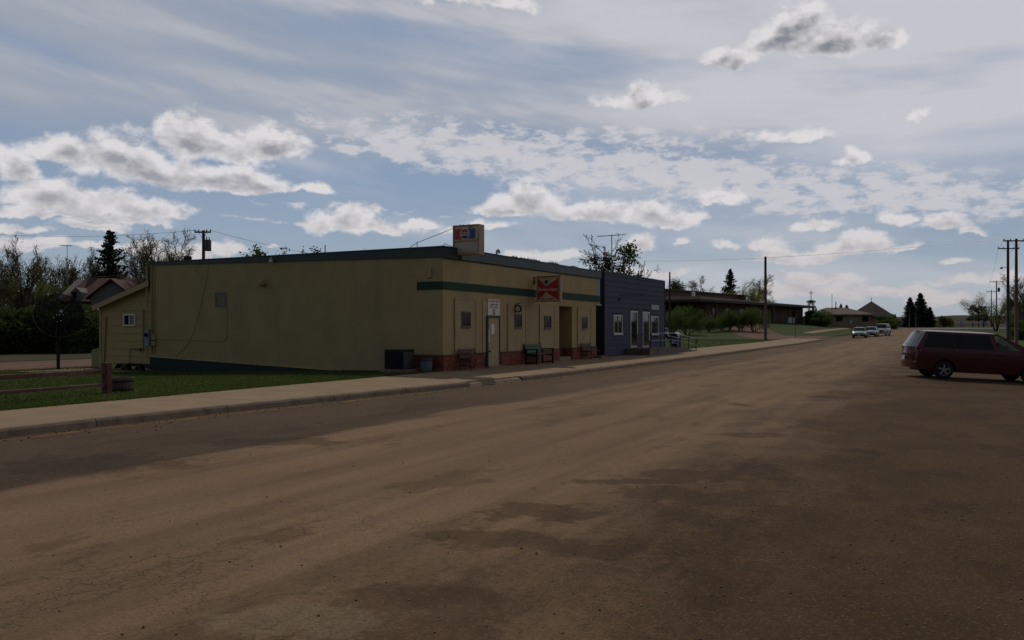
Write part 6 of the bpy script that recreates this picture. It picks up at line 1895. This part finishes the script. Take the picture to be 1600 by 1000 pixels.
put_tree('spruceB', 1323, None, 270, 'lower conifer tip over the bungalow ridge', 'spruce', pytop=476, name='spruce_tree')
put_tree('spruceA', 1275, None, 230, 'dark conifer behind the bell frame', 'spruce', pytop=480, name='spruce_tree')
put_tree('spruceB', 1422, None, 262, 'left of the three dark spruces beyond the crossroads', 'spruce', 'spruces beyond the crossroads', pytop=464, name='spruce_tree')
put_tree('spruceB', 1438, None, 266, 'tallest of the three dark spruces beyond the crossroads', 'spruce', 'spruces beyond the crossroads', pytop=457, rz=1.0, name='spruce_tree')
put_tree('spruceB', 1453, None, 264, 'right and lowest of the three dark spruces beyond the crossroads', 'spruce', 'spruces beyond the crossroads', pytop=479, rz=2.0, name='spruce_tree')
put_tree('round', 1477, None, 285, 'round brownish tree alone before the far hills', 'tree', pytop=492, name='round_tree')
put_tree('pine', 1520, None, 275, 'left dark pine of the far group', 'pine', 'far pines beyond the highway', pytop=477, name='pine_tree')
put_tree('pine', 1529, None, 278, 'middle dark pine of the far group', 'pine', 'far pines beyond the highway', pytop=478, rz=1.3, name='pine_tree')
put_tree('pine', 1537, None, 274, 'right dark pine of the far group', 'pine', 'far pines beyond the highway', pytop=479, rz=2.5, name='pine_tree')
put_tree('willow', 1556, None, 165, 'pale yellow green tree behind the far poles', pytop=455, rz=.4, name='budding_tree')
put_tree('leafy', 1576, None, 160, 'darker green tree behind the two large poles', pytop=466, rz=1.4, name='leafy_tree')
put_tree('bareB', 1604, None, 112, 'dark bare tree at the right edge of the photo', pytop=424, rz=2.4)
put_tree('leafy', 1598, None, 150, 'green tree behind the bare tree at the right edge', pytop=468, rz=2.4, name='leafy_tree')
put_tree('shrub', 1598, None, 100, 'low yellow green shrub at the right edge beside the poles', 'shrub', pytop=497, name='shrub')
# ------------------------------------------------------------------ vehicles
M_RUB = mat('tyre_rubber', (.012, .012, .012), (.02, .02, .02), 20, .85)
M_RIM = mat('alloy_rim', (.30, .30, .31), rough=.45, metal=.5)
M_CARGL = mat('tinted_car_glass', (.006, .007, .008), rough=.05, spec=.30)
M_CARGC = mat('clear_car_glass', (.06, .09, .075), rough=.04, trans=.62, spec=.6)
M_TRIMB = mat('black_plastic', (.018, .018, .018), rough=.65)
M_LRED = mat('tail_lamp_red', (.50, .020, .015), rough=.15, coat=.8)
M_LAMP = mat('head_lamp', (.55, .56, .58), rough=.15, coat=.8)
M_INT = mat('car_interior', (.035, .030, .028), (.05, .045, .04), 5, .9)
M_PLATE = mat('number_plate', (.60, .60, .58), rough=.5)
M_CHROME = mat('chrome', (.6, .6, .6), rough=.15, metal=1.0)

def paint(name, c1, metal=.25):
    return mat(name, c1, tuple(v * .85 for v in c1), 2.0, .34, metal=metal, coat=.40, dirt=((.10, .06, .045), 2.5, .10))

def wheel_obj(o, x, y, r, side, detail=True):
    w = empty('wheel', (x, y, r)); w.parent = o
    MB().lathe([(r * .62, -.10), (r * .93, -.105), (r * .985, -.07), (r, 0), (r * .985, .07), (r * .93, .105), (r * .62, .10)], 28 if detail else 16, (0, 0, 0), 'y').build('tyre', M_RUB, w, smooth=True)
    b = MB()
    yo = side * .075
    b.lathe([(r * .66, side * .095), (r * .60, side * .085), (r * .56, side * .02)], 24, (0, 0, 0), 'y')
    if detail:
        for k in range(5):
            a = k * 2 * math.pi / 5 + .3
            ca, sa = math.cos(a), math.sin(a)
            b.obox((ca * r * .33, yo, sa * r * .33), (ca, 0, sa), (-sa, 0, ca), (0, 1, 0), r * .29, r * .085, .018)
        b.lathe([(0, yo + side * .02), (r * .15, yo + side * .018), (r * .17, yo)], 12, (0, 0, 0), 'y')
    else:
        b.lathe([(0, yo), (r * .5, yo - side * .01)], 14, (0, 0, 0), 'y')
    b.build('rim', M_RIM, w)
    MB().lathe([(0, side * .0), (r * .56, side * .0)], 16, (0, 0, 0), 'y').build('brake_disc', M_TRIMB, w)

def vehicle(name, loc, heading, label, cat, sp, pitch=0.0, group=None, detail=True):
    L, Wd = sp['L'], sp['W']
    o = empty(name, loc, label, cat, group)
    o.rotation_euler = (0, pitch, heading)
    P = sp['paint']
    rw, Ra = sp['rw'], sp['rw'] + .055
    wx = sp['wx']
    sill = sp.get('sill', .27)
    belt = lambda x: float(np.interp(x, *sp['belt']))
    step = .06 if detail else .12
    xs = list(np.arange(0, L, step)) + [L]
    for c_ in wx: xs += [c_ - Ra, c_ + Ra, c_ - Ra * .97, c_ + Ra * .97]
    xs = sorted(set(round(float(x), 4) for x in xs if 0 <= x <= L))
    def low(x):
        z = sill + (.10 * max(0, 1 - x / .5)) + (.05 * max(0, 1 - (L - x) / .5))
        for c_ in wx:
            if abs(x - c_) < Ra: z = max(z, rw + math.sqrt(max(0, Ra * Ra - (x - c_) ** 2)))
        return z
    def hw(x):
        e = 1 - .09 * max(0, 1 - x / .55) ** 2 - .16 * max(0, 1 - (L - x) / .8) ** 2
        return Wd / 2 * e
    prof_t = [0, .08, .25, .45, .62, .78, .90, 1.0]
    def wz(x, z):
        zb_ = belt(x)
        t = (z - sill) / (zb_ - sill)
        return hw(x) * (.955 + .045 * math.sin(math.pi * min(1, max(0, .12 + .62 * t))) - .03 * max(0, t - .8) / .2)
    R = len(prof_t)
    for part in ('body',):
        b = MB()
        for s in (-1, 1):
            base = len(b.v)
            for x in xs:
                zl_, zb_ = low(x), belt(x)
                for t in prof_t:
                    z = zl_ + (zb_ - zl_) * t
                    b.v.append((x, s * wz(x, z), z))
            for i in range(len(xs) - 1):
                for k in range(R - 1):
                    a = base + i * R + k
                    b.f.append((a, a + R, a + R + 1, a + 1) if s > 0 else (a, a + 1, a + R + 1, a + R)); b.mi.append(0)
        # top deck (bonnet, boot) across
        nc = 6
        base = len(b.v)
        for x in xs:
            zb_ = belt(x); w = wz(x, zb_)
            for k in range(nc + 1):
                u = -1 + 2 * k / nc
                b.v.append((x, u * w, zb_ + .045 * (1 - u * u)))
        for i in range(len(xs) - 1):
            for k in range(nc):
                a = base + i * (nc + 1) + k
                b.f.append((a, a + 1, a + nc + 2, a + nc + 1)); b.mi.append(0)
        # rounded ends
        for x, sg in ((xs[0], -1), (xs[-1], 1)):
            base = len(b.v)
            zl_, zb_ = low(x), belt(x)
            for t in prof_t:
                z = zl_ + (zb_ - zl_) * t; w = wz(x, z)
                for k in range(nc + 1):
                    u = -1 + 2 * k / nc
                    b.v.append((x + sg * (.10 * (1 - u * u) + .05 * math.sin(math.pi * min(1, t * 1.1)) * (1 - u ** 4)), u * w, z + (.045 * (1 - u * u) if t == 1 else 0)))
            for i in range(R - 1):
                for k in range(nc):
                    a = base + i * (nc + 1) + k
                    b.f.append((a, a + nc + 1, a + nc + 2, a + 1)); b.mi.append(0)
        body = b.build('body', P, o, fix=True, smooth=True)
    MB().box(.25, L - .3, -Wd / 2 + .28, Wd / 2 - .28, sill - .02, belt(L / 2) - .1).box(.3, L - .4, -Wd / 2 + .16, Wd / 2 - .16, sill + .0, sill + .12).build('underbody', M_TRIMB, o)
    for c_ in wx:
        MB().box(c_ - Ra - .02, c_ + Ra + .02, -Wd / 2 + .24, Wd / 2 - .24, rw * .9, rw + Ra + .02).build('wheel_well', M_TRIMB, o)
        for s in (-1, 1):
            wheel_obj(o, c_, s * (Wd / 2 - .13), rw, s, detail)
    # greenhouse
    xbr, xrr, xrf, xbf = sp['gh']; zr = sp['roof']
    wb, wt_ = Wd / 2 * .925, Wd / 2 * .77
    zbr, zbf = belt(max(xbr, .05)) - .005, belt(xbf) - .005
    def SP(fx, fz, s, outw=0.0):          # point on the side glass plane: fx along, fz up
        xb = xbr + (xbf - xbr) * fx; xt = xrr + (xrf - xrr) * fx
        zb_ = zbr + (zbf - zbr) * fx
        return Vector((xb + (xt - xb) * fz, s * (wb + (wt_ - wb) * fz + outw), zb_ + (zr - zb_) * fz))
    def patch(b, fx0, fx1, fz0, fz1, s, th=.012, ow=0.0, fx0t=None, fx1t=None):
        fx0t = fx0 if fx0t is None else fx0t; fx1t = fx1 if fx1t is None else fx1t
        q = [SP(fx0, fz0, s, ow), SP(fx1, fz0, s, ow), SP(fx1t, fz1, s, ow), SP(fx0t, fz1, s, ow)]
        q2 = [SP(fx0, fz0, s, ow - th), SP(fx1, fz0, s, ow - th), SP(fx1t, fz1, s, ow - th), SP(fx0t, fz1, s, ow - th)]
        b.hexa(q2 + q)
    for s in (-1, 1):
        cuts_ = sp['pillars']
        def topf(f_):
            if f_ < .06 or f_ > .9: return f_
            xb = xbr + (xbf - xbr) * f_
            return min(.995, max(.005, .25 * f_ + .75 * (xb - xrr) / (xrf - xrr)))
        for (a, c_, kind) in sp['windows']:
            b = MB(); patch(b, a, c_, .06, .90, s, .008, .0, topf(a), topf(c_))
            b.build('side_window', M_CARGC if kind == 'clear' else M_CARGL, o)
        for (a, c_, kind) in cuts_:
            b = MB(); patch(b, a, c_, .0, 1.0, s, .05, .006, topf(a), topf(c_))
            b.build('pillar', P if kind == 'paint' else M_TRIMB, o)
        b = MB(); patch(b, 0, 1, .88, 1.0, s, .05, .007); patch(b, 0, 1, 0, .07, s, .05, .005)
        b.build('window_rail', P, o)
    def across(b, x0, z0, w0, x1, z1, w1, bow, th, n=8, m=3, fr=(0, 1)):
        base = len(b.v)
        for j in range(m + 1):
            t = fr[0] + (fr[1] - fr[0]) * j / m
            x = x0 + (x1 - x0) * t; z = z0 + (z1 - z0) * t; w = w0 + (w1 - w0) * t
            for k in range(n + 1):
                u = -1 + 2 * k / n
                b.v.append((x + bow * (1 - u * u), u * w, z + .02 * (1 - u * u) * t))
        for j in range(m):
            for k in range(n):
                a = base + j * (n + 1) + k
                b.f.append((a, a + 1, a + n + 2, a + n + 1)); b.mi.append(0)
        return b
    across(MB(), xbf, zbf, wb * .97, xrf, zr, wt_ * .97, .10, .01, fr=(.02, .93)).build('windscreen', M_CARGC, o, smooth=True)
    across(MB(), xbr, zbr, wb * .97, xrr, zr, wt_ * .97, -.07, .01, fr=(.06, .9)).build('rear_window', M_CARGL, o, smooth=True)
    across(MB(), xbr, zbr, wb, xrr, zr, wt_, -.065, .01, fr=(.88, 1.0)).build('tailgate_top', P, o, smooth=True)
    # roof skin with crown and rounded edges
    b = MB(); nx_, ny_ = 12, 10; base = 0
    for i in range(nx_ + 1):
        fx = i / nx_
        x = xrr - .02 + (xrf - xrr + .04) * fx
        for k in range(ny_ + 1):
            u = -1 + 2 * k / ny_
            xx = x + (.10 * (1 - u * u) if i == nx_ else 0) - (.065 * (1 - u * u) if i == 0 else 0)
            b.v.append((xx, u * (wt_ + .012), zr + .055 * (1 - u ** 4) * (1 - .55 * abs(2 * fx - 1) ** 4) - (.02 if i in (0, nx_) else 0)))
    for i in range(nx_):
        for k in range(ny_):
            a = i * (ny_ + 1) + k
            b.f.append((a, a + ny_ + 1, a + ny_ + 2, a + 1)); b.mi.append(0)
    b.build('roof', P, o, smooth=True)
    for (x0, x1) in sp.get('seats', ()):
        for y in (-.36, .36):
            MB().box(x0, x1, y - .24, y + .24, belt(x0) - .4, belt(x0) + .16).box(x0 + .02, x1 - .02, y - .12, y + .12, belt(x0) + .17, belt(x0) + .38).build('seat', M_INT, o)
    MB().box(xbr + .15, xbf - .1, -wb + .06, wb - .06, belt(L / 2) + .046, belt(L / 2) + .052).build('cabin_floor', M_INT, o)
    MB().lathe([(.17, -.015), (.19, 0), (.17, .015), (.155, 0), (.17, -.015)], 16, (xbf - .75, .37, belt(L / 2) + .1), 'x').build('steering_wheel', M_TRIMB, o)
    # lights, bumpers, plate, mirrors, handles
    for s in (-1, 1):
        zt_ = belt(0)
        MB().hexa([(-.035, s * (hw(0) - .17), zt_ - sp['tail'][1]), (.13, s * (wz(.1, zt_ - .2) + .010), zt_ - sp['tail'][1]), (.13, s * (wz(.1, zt_ - .2) - .05), zt_ - sp['tail'][1]), (.0, s * (hw(0) - .2), zt_ - sp['tail'][1]),
                   (-.035, s * (hw(0) - .17), zt_ - sp['tail'][0]), (.13, s * (wz(.1, zt_ - .1) + .010), zt_ - sp['tail'][0]), (.13, s * (wz(.1, zt_ - .1) - .05), zt_ - sp['tail'][0]), (.0, s * (hw(0) - .2), zt_ - sp['tail'][0])]).build('tail_light', M_LRED, o)
        zf_ = belt(L)
        MB().hexa([(L + .03, s * (hw(L) - .30), zf_ - .20), (L - .12, s * (hw(L - .1) + .006), zf_ - .20), (L - .2, s * (hw(L - .1) - .1), zf_ - .20), (L - .02, s * (hw(L) - .3), zf_ - .20),
                   (L + .0, s * (hw(L) - .30), zf_ - .05), (L - .14, s * (hw(L - .1) + .004), zf_ - .05), (L - .22, s * (hw(L - .1) - .1), zf_ - .05), (L - .04, s * (hw(L) - .3), zf_ - .05)]).build('headlight', M_LAMP, o)
        xm = xbf - .32
        MB().obox((xm, s * (wb + .14), belt(xm) + .12), (1, 0, 0), (0, 1, 0), (0, 0, 1), .05, .10, .075).box(xm - .02, xm + .03, s * wb, s * (wb + .06), belt(xm) + .05, belt(xm) + .10).build('mirror', P if sp.get('mirror_paint') else M_TRIMB, o)
        for x in sp['handles']:
            z = belt(x) - .13
            MB().box(x - .09, x + .09, s * (wz(x, z) - .005), s * (wz(x, z) + .022), z - .018, z + .018).build('door_handle', P, o)
        for x in sp['seams']:
            b = MB()
            for i in range(6):
                za = sill + .1 + (belt(x) - sill - .12) * i / 6; zc = sill + .1 + (belt(x) - sill - .12) * (i + 1) / 6
                b.tube([(x, s * (wz(x, za) + .0005), za), (x, s * (wz(x, zc) + .0005), zc)], .004, 4)
            b.build('door_seam', M_TRIMB, o)
        b = MB(); nseg_ = 16
        for i in range(nseg_):
            xa = wx[0] + Ra + .05 + (wx[1] - wx[0] - 2 * Ra - .1) * i / nseg_; xb = wx[0] + Ra + .05 + (wx[1] - wx[0] - 2 * Ra - .1) * (i + 1) / nseg_
            b.hexa([(xa, s * (wz(xa, .48) - .01), .45), (xb, s * (wz(xb, .48) - .01), .45), (xb, s * (wz(xb, .48) + .014), .46), (xa, s * (wz(xa, .48) + .014), .46), (xa, s * (wz(xa, .48) - .01), .53), (xb, s * (wz(xb, .48) - .01), .53), (xb, s * (wz(xb, .48) + .014), .52), (xa, s * (wz(xa, .48) + .014), .52)])
        b.build('side_moulding', sp.get('mould', P), o)
    for x, sg, nm in ((0, -1, 'rear_bumper'), (L, 1, 'front_bumper')):
        b = MB(); n = 12
        zl_ = low(x) - .02; zh = zl_ + .22 if sg > 0 else .60
        for k in range(n):
            u0, u1 = -1 + 2 * k / n, -1 + 2 * (k + 1) / n
            fx_ = lambda u: x + sg * (.17 * (1 - u * u) + .02)
            w = hw(x) * 1.01
            b.hexa([(x - sg * .02, u0 * w, zl_), (x - sg * .02, u1 * w, zl_), (fx_(u1) - sg * .03, u1 * w, zl_), (fx_(u0) - sg * .03, u0 * w, zl_), (x - sg * .02, u0 * w, zh), (x - sg * .02, u1 * w, zh), (fx_(u1), u1 * w, zh - .02), (fx_(u0), u0 * w, zh - .02)])
        for s in (-1, 1):     # wrap along the sides
            xe = wx[0] - Ra - .04 if sg < 0 else wx[1] + Ra + .04
            m_ = 6
            for i in range(m_):
                xa, xb = x + (xe - x) * i / m_, x + (xe - x) * (i + 1) / m_
                b.hexa([(xa, s * (wz(xa, .45) - .02), zl_), (xb, s * (wz(xb, .45) - .02), zl_), (xb, s * (wz(xb, .45) + .018), zl_), (xa, s * (wz(xa, .45) + .018), zl_), (xa, s * (wz(xa, .45) - .02), zh), (xb, s * (wz(xb, .45) - .02), zh - .01), (xb, s * (wz(xb, .45) + .018), zh - .02), (xa, s * (wz(xa, .45) + .025), zh - .01)])
        b.build(nm, P if sp.get('bump_paint', True) else M_TRIMB, o)
    MB().box(-.20, -.19, -.16, .16, .62, .76).build('number_plate', M_PLATE, o)
    if sp.get('front'):
        MB().box(L + .155, L + .175, -.42, .42, .52, belt(L) - .07).build('grille', M_TRIMB, o)
        MB().box(L + .195, L + .205, -.16, .16, .34, .46).build('number_plate', M_PLATE, o)
    if sp.get('rails'):
        for s in (-1, 1):
            MB().tube([(xrr + .25, s * wt_ * .86, zr + .05), (xrr + .35, s * wt_ * .86, zr + .085), (xrf - .45, s * wt_ * .86, zr + .085), (xrf - .35, s * wt_ * .86, zr + .05)], .014, 6).build('roof_rail', M_TRIMB, o)
    if sp.get('wiper'):
        MB().tube([(xbr - .02, .0, zbr + .10), (xbr + .01, .35, zbr + .16)], .01, 5).build('rear_wiper', M_TRIMB, o)
        MB().box(xrr - .13, xrr - .06, -.2, .2, zr - .03, zr + .0).build('high_brake_light', M_LRED, o)
        MB().box(-.155, -.13, -.30, .30, .80, .86).build('tailgate_handle', P, o)
    return o

van = dict(L=4.85, W=1.86, rw=.33, wx=(.94, 3.85), sill=.27, roof=1.69, paint=paint('maroon_metallic', (.075, .004, .007)),
           belt=([0, .1, 3.2, 3.95, 4.5, 4.85], [1.07, 1.09, 1.07, 1.08, .97, .80]), gh=(-.03, .32, 2.72, 4.05), tail=(.02, .40),
           windows=[(.06, .31, 'dark'), (.33, .645, 'dark'), (.695, .87, 'clear')],
           pillars=[(0, .055, 'paint'), (.31, .335, 'black'), (.645, .69, 'paint'), (.875, 1.0, 'paint')], seats=[(2.15, 2.38), (1.2, 1.4)], handles=(2.32, 2.75), seams=(1.55, 2.55, 3.45), rails=False, wiper=True, mirror_paint=False)
gxv, gyv = gnd(1473, 592.0, 0.0)
for _ in range(6):
    gxv, gyv = gnd(1473, 592.0, float(hroad(gxv, gyv)))
hd = math.radians(19)
# near rear wheel of the van stands at this point; step back to the rear centre line
rcx = gxv - math.cos(hd) * .94 - math.sin(hd) * .80
rcy = gyv - math.sin(hd) * .94 + math.cos(hd) * .80
vz0 = float(hroad(gxv, gyv))
fxv, fyv = gxv + math.cos(hd) * 2.88, gyv + math.sin(hd) * 2.88
pit = math.atan2(vz0 - float(hroad(fxv, fyv)), 2.88)
vehicle('minivan', (rcx, rcy, vz0 + math.tan(pit) * .94), hd, 'dark maroon minivan parked across the right side of the road', 'van', van, pitch=pit)
print('VAN', gxv, gyv, math.degrees(pit))

def sedan(col, nm): return dict(L=4.6, W=1.76, rw=.31, wx=(1.0, 3.65), sill=.24, roof=1.36, paint=paint(nm, col, .5),
           belt=([0, .3, 1.0, 3.3, 4.1, 4.6], [.90, .95, .93, .90, .82, .66]), gh=(.55, 1.35, 2.45, 3.35), tail=(.03, .2),
           windows=[(.05, .45, 'clear'), (.50, .93, 'clear')], pillars=[(0, .05, 'paint'), (.455, .50, 'paint'), (.95, 1, 'paint')], seats=[(2.0, 2.2)], handles=(1.7, 2.5), seams=(1.4, 2.2, 3.2), front=True, bump_paint=False)
suv = dict(L=4.7, W=1.85, rw=.36, wx=(.95, 3.7), sill=.33, roof=1.74, paint=paint('silver_grey_paint', (.34, .33, .34), .5),
           belt=([0, .2, 3.4, 4.3, 4.7], [1.10, 1.12, 1.08, 1.02, .88]), gh=(.05, .35, 2.7, 3.45), tail=(.03, .35),
           windows=[(.05, .3, 'dark'), (.33, .62, 'dark'), (.66, .93, 'clear')], pillars=[(0, .05, 'paint'), (.3, .335, 'black'), (.62, .66, 'paint'), (.95, 1, 'paint')], seats=[(2.2, 2.4)], handles=(2.2, 2.9), seams=(1.6, 2.5, 3.3), front=True, rails=True, mould=paint('dull_red_paint', (.16, .03, .03), .2), bump_paint=True)
def park(px, D, spec, name, label, hdeg):
    T = at(px, 510, D)
    h = math.radians(hdeg)
    cx, cy = T.x - math.cos(h) * spec['L'] / 2, T.y - math.sin(h) * spec['L'] / 2
    vehicle(name, (cx, cy, float(hroad(T.x, T.y))), h, label, 'car', spec, group='cars parked at the far left kerb', detail=False)
park(1343, 111, sedan((.40, .46, .44), 'pale_green_silver_paint'), 'parked_car', 'nearest of the three parked cars, pale silver sedan facing the camera', -87)
park(1361, 118, sedan((.30, .34, .42), 'pale_blue_silver_paint'), 'parked_car', 'middle parked car, silver blue sedan partly behind the pale sedan', -93)
park(1378, 124, suv, 'parked_car', 'tallest and farthest parked car, silver and dark red utility vehicle', -96)
# car seen between the blue building and the shrubs
T = at(1043, 518, 104)
vehicle('parked_car', (T.x - 1.2, T.y + 2, tz(T.x, T.y) + .05), math.radians(-75), 'dark sedan half hidden behind the right corner of the blue building', 'car', sedan((.05, .03, .03), 'dark_brown_paint'), detail=False)

# tidy: helper property used only while building
for o in bpy.data.objects:
    if '_w' in o: del o['_w']
